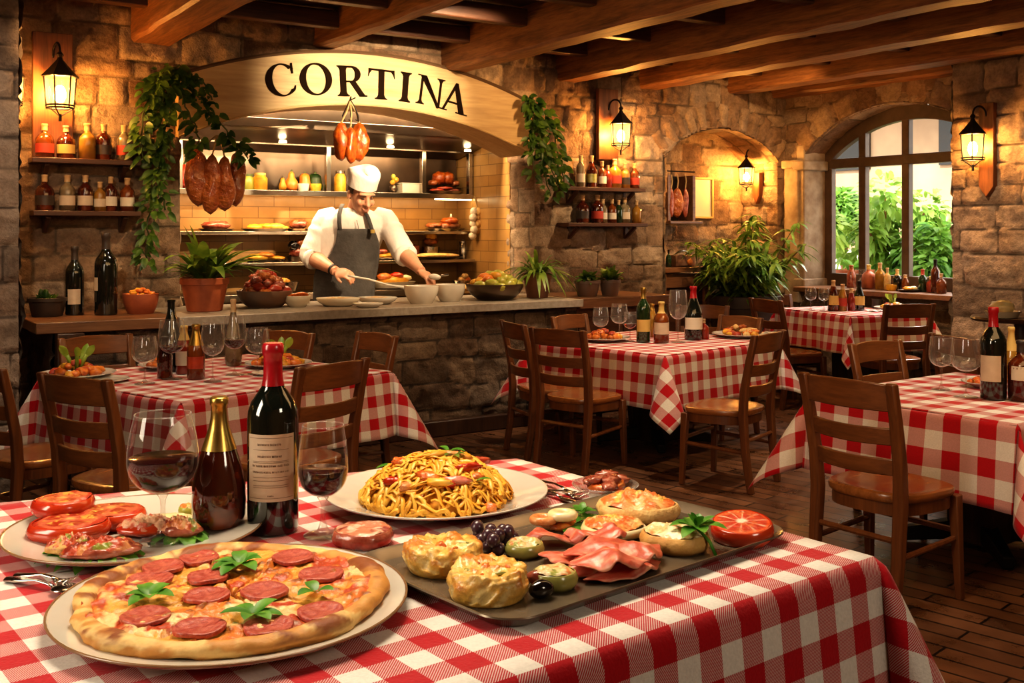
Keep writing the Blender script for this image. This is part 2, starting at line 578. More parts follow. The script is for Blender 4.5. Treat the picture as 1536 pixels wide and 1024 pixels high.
M['gold'] = mat('gold_foil', (0.55, 0.36, 0.10), 0.28, (0.42, 0.26, 0.06), 20.0, metal=0.9)
M['redfoil'] = mat('red_foil', (0.42, 0.012, 0.02), 0.25, (0.33, 0.008, 0.015), 14.0, coat=0.5)
M['cork'] = mat('cork', (0.50, 0.32, 0.16), 0.8)
M['crust'] = mat('pizza_crust', (0.54, 0.24, 0.055), 0.6, (0.68, 0.40, 0.13), 14.0, bmp=0.5, bsc=40, sss=0.1)
M['bread'] = mat('bread', (0.54, 0.28, 0.08), 0.7, (0.70, 0.48, 0.20), 30.0, bmp=0.5, bsc=70)
M['egg'] = mat('baked_egg', (0.80, 0.55, 0.20), 0.5, (0.62, 0.30, 0.07), 26.0, bmp=0.6, bsc=60, sss=0.15, lo=0.45, hi=0.75)
M['tomato'] = mat('tomato_skin', (0.42, 0.022, 0.008), 0.2, (0.50, 0.055, 0.012), 12.0, coat=0.5, sss=0.1)
M['tomflesh'] = mat('tomato_flesh', (0.56, 0.10, 0.05), 0.22, (0.70, 0.30, 0.12), 45.0, coat=0.5, bmp=0.4, bsc=80, sss=0.1)
M['ham'] = mat('cured_ham', (0.50, 0.075, 0.045), 0.28, (0.64, 0.24, 0.16), 22.0, coat=0.35, bmp=0.3, bsc=60, sss=0.15, stretch=(1, 2.2, 1))
M['pepperoni'] = mat('pepperoni', (0.34, 0.035, 0.022), 0.38, (0.52, 0.13, 0.085), 150.0, coat=0.25, bmp=0.3, bsc=150)
M['darkmeat'] = mat('dark_cured_meat', (0.20, 0.035, 0.02), 0.2, (0.42, 0.12, 0.07), 30.0, coat=0.6, bmp=0.4, bsc=60)
M['hangham'] = mat('hanging_ham', (0.26, 0.055, 0.012), 0.3, (0.46, 0.14, 0.035), 14.0, coat=0.6, bmp=1.0, bsc=16, bdist=0.04)
M['hangmeat'] = mat('hanging_roast', (0.22, 0.028, 0.004), 0.3, (0.46, 0.11, 0.010), 24.0, coat=0.3, bmp=0.6, bsc=40)
M['pasta'] = mat('pasta', (0.80, 0.36, 0.025), 0.42, (0.86, 0.50, 0.08), 30.0, coat=0.1, sss=0.15)
M['sauce'] = mat('tomato_sauce', (0.60, 0.10, 0.02), 0.25, (0.72, 0.24, 0.04), 60.0, coat=0.4, bmp=0.5, bsc=80)
M['cheesefood'] = mat('melted_cheese', (0.82, 0.50, 0.14), 0.4, (0.80, 0.66, 0.36), 30.0, coat=0.15, bmp=0.4, bsc=60)
M['shrimp'] = mat('salmon', (0.68, 0.20, 0.05), 0.3, (0.76, 0.36, 0.14), 40.0, coat=0.35, bmp=0.4, bsc=90)
M['onion'] = mat('onion_ring', (0.72, 0.58, 0.28), 0.3, (0.78, 0.70, 0.45), 20.0, coat=0.3, sss=0.2)
M['olive'] = mat('green_olive', (0.26, 0.25, 0.06), 0.25, (0.40, 0.34, 0.10), 24.0, coat=0.4)
M['grape'] = mat('black_grape', (0.030, 0.012, 0.022), 0.28, (0.075, 0.03, 0.045), 18.0, coat=0.3)
M['blackolive'] = mat('black_olive', (0.010, 0.006, 0.006), 0.12, coat=0.6)
M['greenfruit'] = mat('green_fruit', (0.28, 0.34, 0.04), 0.35, (0.42, 0.36, 0.06), 7.0, coat=0.2)
M['orangefruit'] = mat('orange_fruit', (0.68, 0.22, 0.03), 0.35, (0.55, 0.14, 0.02), 9.0)
M['yellow'] = mat('yellow_food', (0.66, 0.36, 0.03), 0.4, (0.54, 0.22, 0.02), 18.0)
M['redfood'] = mat('red_food', (0.45, 0.06, 0.02), 0.3, (0.30, 0.03, 0.015), 14.0, coat=0.4)
M['tray'] = mat('bronze_tray', (0.15, 0.115, 0.078), 0.27, (0.26, 0.20, 0.14), 7.0, metal=0.45, bmp=0.06, bsc=14)
M['skin'] = mat('skin', (0.52, 0.25, 0.15), 0.45, (0.58, 0.30, 0.19), 12.0, sss=0.12)
M['shirt'] = mat('white_shirt', (0.70, 0.64, 0.60), 0.85, bmp=0.5, bsc=5, bdist=0.05, stretch=(1, 1, .5))
M['apron'] = mat('grey_apron', (0.055, 0.050, 0.048), 0.85, (0.075, 0.068, 0.064), 9.0, bmp=0.5, bsc=12, bdist=0.03)
M['hair'] = mat('brown_hair', (0.06, 0.03, 0.015), 0.6)
M['dark'] = mat('near_black', (0.008, 0.006, 0.005), 0.5)
M['trousers'] = mat('dark_trousers', (0.02, 0.02, 0.024), 0.8)
M['rope'] = mat('rope', (0.42, 0.28, 0.13), 0.8)
M['frame'] = mat('window_frame', (0.065, 0.038, 0.024), 0.45, (0.095, 0.058, 0.038), 9.0)
M['pilaster'] = mat('lime_pilaster', (0.40, 0.32, 0.23), 0.8, (0.24, 0.17, 0.11), 6.0, bmp=0.4, bsc=24)
M['plaster'] = mat('ochre_plaster', (0.46, 0.29, 0.12), 0.8, (0.38, 0.22, 0.085), 5.0, bmp=0.3, bsc=20)
M['bulb'] = mat('lamp_bulb', (1, 0.8, 0.5), 0.5, emit=(1.0, 0.62, 0.22), es=45.0)
M['strip'] = mat('strip_lamp', (1, 0.9, 0.7), 0.5, emit=(1.0, 0.78, 0.42), es=9.0)
M['candle'] = mat('wax', (0.75, 0.66, 0.48), 0.5, sss=0.3)
# ------------------------------------------------------------------ rough stone walls
class Stone:
    def __init__(self):
        self.V, self.Fc, self.T, self.R, self.n = [], [], [], [], 0

    def patch(self, fn, w, h, step, seed, keep=None, fade=None, hc=(0.12, 0.25), wc=(0.18, 0.52), relief=0.045, wob=0.035):
        rg = random.Random(seed)
        nx, nz = max(2, int(round(w / step))), max(2, int(round(h / step)))
        xs, zs = np.linspace(0, w, nx + 1), np.linspace(0, h, nz + 1)
        X, Z = np.meshgrid(xs, zs)
        xw = X + wob * (fbm(X * 3.1 + 7, Z * 3.1, seed, 2) - 0.5) * 2
        zw = Z + wob * (fbm(X * 2.3, Z * 3.3 + 3, seed + 5, 2) - 0.5) * 2
        zb = [-0.1]
        while zb[-1] < h + 0.2:
            zb.append(zb[-1] + rg.uniform(*hc))
        zb = np.array(zb)
        row = np.clip(np.searchsorted(zb, zw) - 1, 0, len(zb) - 2)
        H, T = np.zeros_like(X), np.zeros_like(X)
        for r in range(len(zb) - 1):
            msk = row == r
            if not msk.any(): continue
            xb = [-rg.uniform(0.1, 0.5)]
            hh = zb[r + 1] - zb[r]
            while xb[-1] < w + 0.6:
                xb.append(xb[-1] + max(hh * 0.8, rg.uniform(*wc)))
            xb = np.array(xb)
            dep = np.array([rg.uniform(0.45, 1.0) for _ in xb]); ton = np.array([rg.random() for _ in xb])
            c = np.clip(np.searchsorted(xb, xw[msk]) - 1, 0, len(xb) - 2)
            dx = np.minimum(xw[msk] - xb[c], xb[c + 1] - xw[msk])
            dz = np.minimum(zw[msk] - zb[r], zb[r + 1] - zw[msk])
            d = np.minimum(dx, dz) - 0.005
            d = np.where((dx < 0.04) & (dz < 0.04), d - 0.28 * (0.04 - np.maximum(dx, dz)), d)
            e = np.clip(d / 0.020, 0, 1)
            H[msk] = np.sqrt(np.clip(1 - (1 - e) ** 2, 0, 1)) * dep[c]
            T[msk] = ton[c]
        rough = fbm(X * 14, Z * 14, seed + 9, 3) - 0.5
        big = fbm(X * 5, Z * 5, seed + 19, 2) - 0.5
        rid = np.abs(fbm(X * 7 + 3, Z * 16, seed + 29, 3) - 0.5)
        hgt = relief * 0.85 * H + (rough * 0.040 + big * 0.045 - rid * 0.05) * np.clip(H * 1.5, 0.1, 1)
        if fade is not None: hgt = hgt * fade(X, Z)
        P = fn(X, Z, hgt)
        self.V.append(np.stack([q.ravel() for q in P], 1)); self.T.append(np.clip(T + 0.25 * big, 0, 1).ravel()); self.R.append(H.ravel())
        I = np.arange((nx + 1) * (nz + 1)).reshape(nz + 1, nx + 1) + self.n
        q = np.stack([I[:-1, :-1], I[:-1, 1:], I[1:, 1:], I[1:, :-1]], -1)
        if keep is not None:
            q = q[keep((X[:-1, :-1] + X[1:, 1:]) / 2, (Z[:-1, :-1] + Z[1:, 1:]) / 2)]
        self.Fc.append(q.reshape(-1, 4)); self.n += (nx + 1) * (nz + 1)

    def flat(self, o, U, Wv, Nn, w, h, step, seed, **k):
        o, U, Wv, Nn = [np.array(q, dtype=float) for q in (o, U, Wv, Nn)]
        self.patch(lambda X, Z, Hh: [o[i] + U[i] * X + Wv[i] * Z + Nn[i] * Hh for i in range(3)], w, h, step, seed, **k)

    def build(self, name, m):
        V, Fc = np.concatenate(self.V).astype(np.float32), np.concatenate(self.Fc).astype(np.int32)
        me = bpy.data.meshes.new(name)
        me.vertices.add(len(V)); me.vertices.foreach_set('co', V.ravel())
        me.loops.add(Fc.size); me.loops.foreach_set('vertex_index', Fc.ravel())
        me.polygons.add(len(Fc)); me.polygons.foreach_set('loop_start', np.arange(0, Fc.size, 4, dtype=np.int32))
        me.polygons.foreach_set('use_smooth', np.ones(len(Fc), dtype=bool))
        me.update(calc_edges=True)
        for nm, arr in (('tone', self.T), ('relief', self.R)):
            a = me.attributes.new(nm, 'FLOAT', 'POINT')
            a.data.foreach_set('value', np.concatenate(arr).astype(np.float32))
        me.materials.append(m)
        o = bpy.data.objects.new(name, me); COL.objects.link(o)
        return struct(o)

dV, nV, zV = np.array([D2[0], D2[1], 0]), np.array([N2[0], N2[1], 0]), np.array([0, 0, 1.0])

VW = 0.90                                  # the bar wall stands 0.9 m behind the counter front
UE = 3.41                                  # window wall
KL, KR = onv(268, 300, VW)[0], onv(802, 300, VW)[0]          # kitchen hatch jambs
KC, KH = (onv(269, 199, VW)[0] + onv(782, 231, VW)[0]) / 2, 1.53
KAP, KSP = 2.59, 2.27
KRad = ((KH ** 2) + (KAP - KSP) ** 2) / (2 * (KAP - KSP))
_g = (UE + 5.2) / round((UE + 5.2) / 0.021)
def snapu(u): return -5.2 + round((u + 5.2) / _g) * _g
KL, KR = snapu(KL), snapu(KR)
def zin(x):                                # underside of the sign arch
    return KAP - KRad + np.sqrt(np.maximum(KRad ** 2 - x ** 2, 0))
SGT = 0.425
def zout(x):
    return KAP - KRad + np.sqrt(np.maximum((KRad + SGT) ** 2 - x ** 2, 0))

NL, NR = snapu(onv(995, 300, VW)[0]), snapu(3.30)        # niche
NC, NHW = (NL + NR) / 2, (NR - NL) / 2
NSP, NAP = 2.30, 2.62
NRad = (NHW ** 2 + (NAP - NSP) ** 2) / (2 * (NAP - NSP))
NTH = math.asin(NHW / NRad)
def nz_(x):
    return NAP - NRad + np.sqrt(np.maximum(NRad ** 2 - x ** 2, 0))

U0 = -5.2
def keepA(X, Z):
    u = X + U0
    k = (u > KL) & (u < KR) & (Z > 0.9) & (Z < zin(u - KC) + 0.15)
    n = (u > NL) & (u < NR) & (Z < nz_(u - NC))
    return ~(k | n)
def fadeA(X, Z):
    u = X + U0
    d = np.minimum.reduce([np.abs(u - KL) + 9 * (Z < 0.9), np.abs(u - KR) + 9 * (Z < 0.9), np.abs(u - NL) + 9 * (Z > 2.35), np.abs(u - NR) + 9 * (Z > 2.35)])
    return np.clip(d / 0.06, 0, 1) ** 0.6
f0 = lambda X, Z: np.clip(X / 0.06, 0, 1) ** 0.6
st = Stone()
st.flat(RW(U0, VW, 0), dV, zV, -nV, UE - U0, 3.3, 0.021, 11, keep=keepA, fade=fadeA)
st.flat(RW(KR, VW, 0.95), nV, zV, -dV, 0.435, 1.5, 0.021, 21, relief=0.03, fade=f0)             # right jamb
st.flat(RW(KL, VW, 0.95), nV, zV, dV, 0.435, 1.5, 0.03, 22, relief=0.03, fade=f0)
struct(st.build('wall_back', M['stone']))

# the niche in the bar wall
ND = 0.52
st = Stone()
st.flat(RW(NL - 0.2, VW + ND, 0), dV, zV, -nV, NR - NL + 0.4, 2.8, 0.024, 31, hc=(0.16, 0.27), wc=(0.25, 0.55), relief=0.03)
st.flat(RW(NR, VW, 0), nV, zV, -dV, ND + 0.03, NSP + 0.02, 0.021, 32, hc=(0.13, 0.22), wc=(0.25, 0.5), fade=f0)
st.flat(RW(NL, VW - 0.02, 0), nV, zV, dV, ND + 0.03, NSP + 0.02, 0.03, 33)
o_ = np.array(RW(NC, VW - 0.02, NAP - NRad))
def vault(X, Z, Hh):
    a = -NTH + X / NRad
    r = NRad - Hh * 0.4
    return [o_[i] + dV[i] * np.sin(a) * r + zV[i] * np.cos(a) * r + nV[i] * Z for i in range(3)]
st.patch(vault, 2 * NTH * NRad, ND + 0.03, 0.024, 34, hc=(0.16, 0.3), wc=(0.3, 0.6))
struct(st.build('wall_niche', M['stone']))
def arch_ring(name, cen, r0, r1, th, a0, a1, base_n, along, seed, nst, key=True, mt='stone'):
    s = Stone()
    c = np.array(cen)
    nn = np.array(base_n)
    al = np.array(along)
    R = r1 - r0
    rg = random.Random(seed)
    cuts = [a0 + (a1 - a0) * i / nst for i in range(nst + 1)]
    for i in range(nst):
        b0, b1 = cuts[i] + 0.006, cuts[i + 1] - 0.006
        dep = th * rg.uniform(0.7, 1.15)
        dr = rg.uniform(-0.03, 0.03)
        w = (b1 - b0) * r0
        def fn(X, Z, Hh, b0=b0, b1=b1, dep=dep, w=w, dr=dr):
            a = b0 + (b1 - b0) * X / w
            r = r0 + Z * (1 + dr / R)
            e = np.sqrt(np.clip(np.minimum(np.minimum(X, w - X), np.minimum(Z, R - Z)) / 0.035, 0, 1))
            return [c[k] + al[k] * np.sin(a) * r + zV[k] * np.cos(a) * r + nn[k] * (dep * e + Hh * 0.5 * e - 0.01 * (1 - e)) for k in range(3)]
        s.patch(fn, w, R, 0.022, seed + i, hc=(2, 2.1), wc=(2, 2.1), relief=0.03, wob=0.0)
        # one block: fade to the wall at its four edges
        X = None
    for i in range(len(s.T)):
        s.T[i][:] = rg.random()
    return s.build(name, M[mt])
arch_ring('trim_1', RW(NC, VW, NAP - NRad), NRad, NRad + 0.27, 0.03, -NTH, NTH, -nV, dV, 50, 13)

# window wall
def onw(px, py): return onu(px, py, UE)
_gw = 4.2 / round(4.2 / 0.024)
WV1, WV0 = 0.9 - 12 * _gw, 0.9 - 102 * _gw                    # opening from v1 (by the corner) to v0
WC, WHW = (WV0 + WV1) / 2, (WV1 - WV0) / 2
WSP, WAP, WSILL = 2.36, 2.80, 0.96
WRad = (WHW ** 2 + (WAP - WSP) ** 2) / (2 * (WAP - WSP))
WTH = math.asin(WHW / WRad)
def wz_(x):
    return WAP - WRad + np.sqrt(np.maximum(WRad ** 2 - x ** 2, 0))
def keepW(X, Z):
    v = 0.9 - X
    return ~((v < WV1) & (v > WV0) & (Z > WSILL) & (Z < wz_(v - WC)))
st = Stone()
st.flat(RW(UE, 0.9, 0), -nV, zV, -dV, 4.2, 3.3, 0.024, 61, keep=keepW)
WD = 0.34
o2 = np.array(RW(UE - 0.03, WC, WAP - WRad))
def wvault(X, Z, Hh):
    a = -WTH + X / WRad
    r = WRad - Hh * 0.3
    return [o2[i] + nV[i] * np.sin(a) * r + zV[i] * np.cos(a) * r + dV[i] * Z for i in range(3)]
st.patch(wvault, 2 * WTH * WRad, WD + 0.05, 0.026, 62, hc=(0.3, 0.5), wc=(0.3, 0.6), relief=0.02)
st.flat(RW(UE - 0.02, WV0, WSILL), dV, zV, nV, WD + 0.05, WSP - WSILL, 0.03, 63, relief=0.02)
st.flat(RW(UE - 0.02, WV0, WSILL - 0.01), dV, nV, zV, WD + 0.05, WV1 - WV0, 0.03, 64, relief=0.01)
struct(st.build('wall_right', M['stone']))
arch_ring('trim_2', RW(UE, WC, WAP - WRad), WRad - 0.01, WRad + 0.26, 0.03, -WTH, WTH, -dV, nV, 90, 9)
# pale stone pilaster in the window reveal beside the corner, with a capital
mb = MB()
mb.box(RW(UE + 0.13, WV1 + 0.03, (WSILL + 2.22) / 2), (0.34, 0.10, 2.22 - WSILL), TH)
mb.box(RW(UE + 0.12, WV1 + 0.02, 2.25), (0.42, 0.17, 0.10), TH)
mb.box(RW(UE + 0.13, WV1 + 0.03, 2.38), (0.34, 0.11, 0.18), TH)
mb.box(RW(UE + 0.12, WV1 + 0.02, WSILL + 0.05), (0.40, 0.15, 0.10), TH)
struct(mb.build('trim_3', M['pilaster'], bevel=0.015))
mb = MB()
mb.box(RW(UE - 0.015, WV1 + 0.14, 1.55), (0.09, 0.20, 1.5), TH)
mb.box(RW(UE - 0.02, WV1 + 0.13, 2.27), (0.13, 0.26, 0.09), TH)
struct(mb.build('trim_4', M['pilaster'], bevel=0.015))

# right pier standing out from the window wall
PU = 3.12
pv = onu(1431, 300, PU)[0]
st = Stone()
st.flat(RW(PU, pv, 0), -nV, zV, -dV, 2.4, 3.3, 0.021, 71, hc=(0.16, 0.30), wc=(0.22, 0.6), relief=0.055)
st.flat(RW(PU - 0.01, pv, 0), dV, zV, nV, UE - PU + 0.02, 3.3, 0.03, 72)
st.flat(RW(PU, pv - 2.4, 0), dV, zV, -nV, UE - PU, 3.3, 0.04, 73)
struct(st.build('wall_pier', M['stone_grey']))
# left pier
st = Stone()
pl = onv(27, 300, -0.13)[0]
st.flat(RW(pl - 1.2, -0.13, 0), dV, zV, -nV, 1.2, 3.3, 0.021, 75, hc=(0.14, 0.25), wc=(0.22, 0.5), relief=0.055)
st.flat(RW(pl, -0.13, 0), nV, zV, dV, 1.0, 3.3, 0.03, 76)
struct(st.build('wall_left_pier', M['stone_grey']))

# floor, ceiling and the unseen sides of the room
fm, nt, b = nodes('floor_boards')
vec = coord(nt, 'Object', (1, 1, 1), (0, 0, math.radians(45)))
br = N(nt, 'ShaderNodeTexBrick', offset=0.5)
nt.links.new(vec, br.inputs['Vector'])
for k, q in (('Color1', (0.17, 0.078, 0.038, 1)), ('Color2', (0.09, 0.042, 0.022, 1)), ('Mortar', (0.012, 0.007, 0.004, 1))):
    br.inputs[k].default_value = q
br.inputs['Scale'].default_value = 1.0; br.inputs['Mortar Size'].default_value = 0.006
br.inputs['Brick Width'].default_value = 0.55; br.inputs['Row Height'].default_value = 0.11
nf = noise(nt, vec, 5.0, 5.0, 0.6)
nt.links.new(mixc(nt, 0.8, br.outputs['Color'], ramp(nt, nf, [(0.3, (0.55, 0.5, 0.45)), (0.7, (1.5, 1.4, 1.3))]), 'MULTIPLY'), b.inputs['Base Color'])
nt.links.new(ramp(nt, nf, [(0.3, 0.22), (0.7, 0.42)]), b.inputs['Roughness'])
bump(nt, b, math_(nt, 'SUBTRACT', math_(nt, 'MULTIPLY', nf, 0.6), br.outputs['Fac']), 0.5, 0.006)
mb = MB(); c = [RW(-9, 3.3, 0), RW(5, 3.3, 0), RW(5, -9, 0), RW(-9, -9, 0)]
mb.add([(p.x, p.y, 0) for p in c] + [(p.x, p.y, -0.1) for p in c], [(3, 2, 1, 0), (4, 5, 6, 7), (0, 1, 5, 4), (1, 2, 6, 5), (2, 3, 7, 6), (3, 0, 4, 7)])
struct(mb.build('floor', fm))
mb = MB()
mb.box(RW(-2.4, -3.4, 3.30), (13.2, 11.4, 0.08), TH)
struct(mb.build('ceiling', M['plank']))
mb = MB()
mb.box(RW(-9, -3.4, 1.65), (0.1, 11.4, 3.3), TH)
struct(mb.build('wall_left', M['plaster']))
mb = MB()
mb.box(RW(-2.4, -9, 1.65), (13.2, 0.1, 3.3), TH)
struct(mb.build('wall_rear', M['plaster']))
mb = MB()
mb.box(RW(-7.1, VW + 0.1, 1.65), (3.8, 0.1, 3.3), TH)
struct(mb.build('wall_back_left', M['plaster']))
mb = MB()
mb.box(RW(UE + 0.1, -6.15, 1.65), (0.1, 5.8, 3.3), TH)
struct(mb.build('wall_right_rear', M['plaster']))

# oak ceiling beams running away from the bar wall, and the cross joists
ti = 5
def beam(u0, u1, z0, z1, va=VW + 0.02, vb=-8.9, seed=0):
    global ti
    rg = random.Random(seed)
    mb = MB()
    n = 40
    vs, fs = [], []
    for i in range(n + 1):
        v = va + (vb - va) * i / n
        j = [rg.uniform(-0.008, 0.008) for _ in range(5)]
        q = [(u0 + j[0], z0 + j[1]), (u1 + j[2], z0 + j[3]), (u1, z1), (u0, z1)]
        ch = 0.022
        ring = [(u0 + j[0], z0 + ch + j[1]), (u0 + ch + j[0], z0 + j[1]), (u1 - ch + j[2], z0 + j[3]), (u1 + j[2], z0 + ch + j[3]), (u1, z1), (u0, z1)]
        vs += [((a), v, z) for a, z in ring]
    for i in range(n):
        for k in range(6):
            l = (k + 1) % 6
            fs.append((i * 6 + k, i * 6 + l, i * 6 + l + 6, i * 6 + k + 6))
    fs.append((0, 5, 4, 3, 2, 1)); fs.append(tuple(range(n * 6, n * 6 + 6)))
    um = (u0 + u1) / 2
    mb.add([(a - um, v - 0, z) for a, v, z in vs], fs)
    o = mb.build('trim_%d' % ti, M['beam'], loc=RW(um, 0, 0), rz=TH)
    struct(o); ti += 1
for k, (pa, pb, zb) in enumerate([(195, 258, 2.93), (470, 496, 3.02), (660, 694, 2.93), (832, 862, 2.94), (957, 988, 2.95)]):
    beam(onv(pa, 90, VW)[0], onv(pb, 90, VW)[0], zb, 3.27, seed=k)
beam(2.55, 2.80, 2.98, 3.27, seed=9)
beam(3.20, 3.42, 2.98, 3.27, seed=10)
beam(-6.1, -5.8, 2.93, 3.27, seed=11)
for k in range(9):
    mb = MB()
    mb.box((0, 0, 3.17), (9.6, 0.10, 0.13))
    o = mb.build('trim_%d' % ti, M['shelfwood'], loc=RW(-1.35, 0.45 - 0.85 * k, 0), rz=TH, bevel=0.01)
    struct(o); ti += 1

mb = MB()
mb.box(RW((KR + NL) / 2, 1.42, 1.65), (NL - KR - 0.16, 0.94, 3.3), TH)
mb.box(RW(NR + 0.22, 1.35, 1.65), (0.28, 0.8, 3.3), TH)
mb.box(RW(UE + 0.30, WV0 - 1.3, 1.65), (0.3, 2.4, 3.3), TH)
struct(mb.build('wall_core', M['plaster']))  # unseen boxes added behind the stone sheets to block sky showing through gaps

# ------------------------------------------------------------------ kitchen shell behind the hatch
KB = 2.30                                  # kitchen back wall
KR2 = KR
tm, nt, b = nodes('kitchen_tiles')
vec = coord(nt, 'Object', (1, 1, 1), (PI / 2, 0, 0))
br = N(nt, 'ShaderNodeTexBrick', offset=0.5)
nt.links.new(vec, br.inputs['Vector'])
for k, q in (('Color1', (0.46, 0.27, 0.095, 1)), ('Color2', (0.36, 0.20, 0.065, 1)), ('Mortar', (0.22, 0.12, 0.04, 1))):
    br.inputs[k].default_value = q
br.inputs['Scale'].default_value = 1.0; br.inputs['Mortar Size'].default_value = 0.004
br.inputs['Brick Width'].default_value = 0.30; br.inputs['Row Height'].default_value = 0.105
nf = noise(nt, vec, 4.0, 3.0)
nt.links.new(mixc(nt, 0.6, br.outputs['Color'], ramp(nt, nf, [(0.3, (0.7, 0.65, 0.6)), (0.7, (1.2, 1.15, 1.1))]), 'MULTIPLY'), b.inputs['Base Color'])
b.inputs['Roughness'].default_value = 0.3
bump(nt, b, br.outputs['Fac'], -0.4, 0.004)
mb = MB()
mb.box((0, 0, 1.65), (KR2 - KL + 1.2, 0.06, 3.3))
struct(mb.build('wall_kitchen_back', tm, loc=RW((KL + KR2) / 2 - 0.5, KB + 0.03, 0), rz=TH))
mb = MB()
mb.box((0, 0, 1.65), (KB - 1.34 + 0.1, 0.06, 3.3))
struct(mb.build('wall_kitchen_right', tm, loc=RW(KR2 + 0.02, (KB + 1.36) / 2, 0), rz=TH + PI / 2))
mb = MB()
mb.box((0, 0, 1.65), (KB - 1.34 + 0.1, 0.06, 3.3))
struct(mb.build('wall_kitchen_left', tm, loc=RW(KL - 1.05, (KB + 1.36) / 2, 0), rz=TH + PI / 2))

# ------------------------------------------------------------------ the arched sign
SG = thing('arched_sign', 'long arched wooden sign board reading CORTINA above the kitchen hatch', 'sign', RW(KC, VW, 0), TH)
xs = np.linspace(-KH - 0.03, KH + 0.05, 61)
mb = MB()
poly = [(x, float(zin(x))) for x in xs] + [(x, float(min(zout(x), 3.02))) for x in xs[::-1]]
vs = []; fs = []
for y in (-0.09, 0.0):
    vs += [(x, y, float(zin(x))) for x in xs] + [(x, y, float(zout(x))) for x in xs]
n = len(xs)
for i in range(n - 1):
    fs.append((i, i + 1, n + i + 1, n + i))
    fs.append((i, 2 * n + i, 2 * n + i + 1, i + 1))
    fs.append((n + i, n + i + 1, 3 * n + i + 1, 3 * n + i))
fs += [(0, n, 3 * n, 2 * n), (n - 1, 3 * n - 1, 4 * n - 1, 2 * n - 1)]
mb.add(vs, fs)
mb.build('board', M['signwood'], SG, bevel=0.006)
for nm, fz, dz in (('top_moulding', zout, 0.02), ('bottom_moulding', zin, -0.012)):
    mb = MB()
    mb.tube([(x, -0.085, float(fz(x)) + (0.0 if dz < 0 else -0.005)) for x in xs], 0.011 if dz < 0 else 0.016, 6)
    mb.build(nm, M['signwood'] if dz < 0 else M['signedge'], SG)
mb = MB()                                  # deep soffit under the arch
vs = [(x, y, float(zin(x))) for y in (0.0, 0.435) for x in xs]
mb.add(vs, [(i, i + 1, n + i + 1, n + i) for i in range(n - 1)])
vs = [(x, y, float(zin(x)) + 0.22) for y in (0.0, 0.435) for x in xs]
mb.add(vs, [(i, i + 1, n + i + 1, n + i) for i in range(n - 1)])
mb.build('soffit', M['signwood'], SG)

def ringp(cx, cz, ro, ri, a0, a1, dxi=0.0, n=22):
    o, i_ = [], []
    for k in range(n + 1):
        a = math.radians(a0 + (a1 - a0) * k / n)
        o.append((cx + ro[0] * math.cos(a), cz + ro[1] * math.sin(a)))
        i_.append((cx + dxi + ri[0] * math.cos(a), cz + ri[1] * math.sin(a)))
    return [[o[k], o[k + 1], i_[k + 1], i_[k]] for k in range(n)]
def serif(x0, x1, z, up=1, h=0.035, br=0.05, s0=0.0, s1=1.0):
    # a flat foot with small brackets
    return [[(x0, z), (x1, z), (x1, z + up * h), (x0, z + up * h)]]
def stem(x, w, z0=0.0, z1=1.0):
    return [[(x - w / 2, z0), (x + w / 2, z0), (x + w / 2, z1), (x - w / 2, z1)]]
def brk(x, w, z, up):
    q = []
    for s in (-1, 1):
        q.append([(x + s * w / 2, z), (x + s * (w / 2 + 0.085), z), (x + s * (w / 2 + 0.03), z + up * 0.045), (x + s * w / 2, z + up * 0.12)])
    return q
TK, TN = 0.185, 0.066
def L_I(x=0):
    return stem(x, TK) + serif(x - 0.19, x + 0.19, 0) + serif(x - 0.19, x + 0.19, 1, -1) + brk(x, TK, 0.03, 1) + brk(x, TK, 0.97, -1)
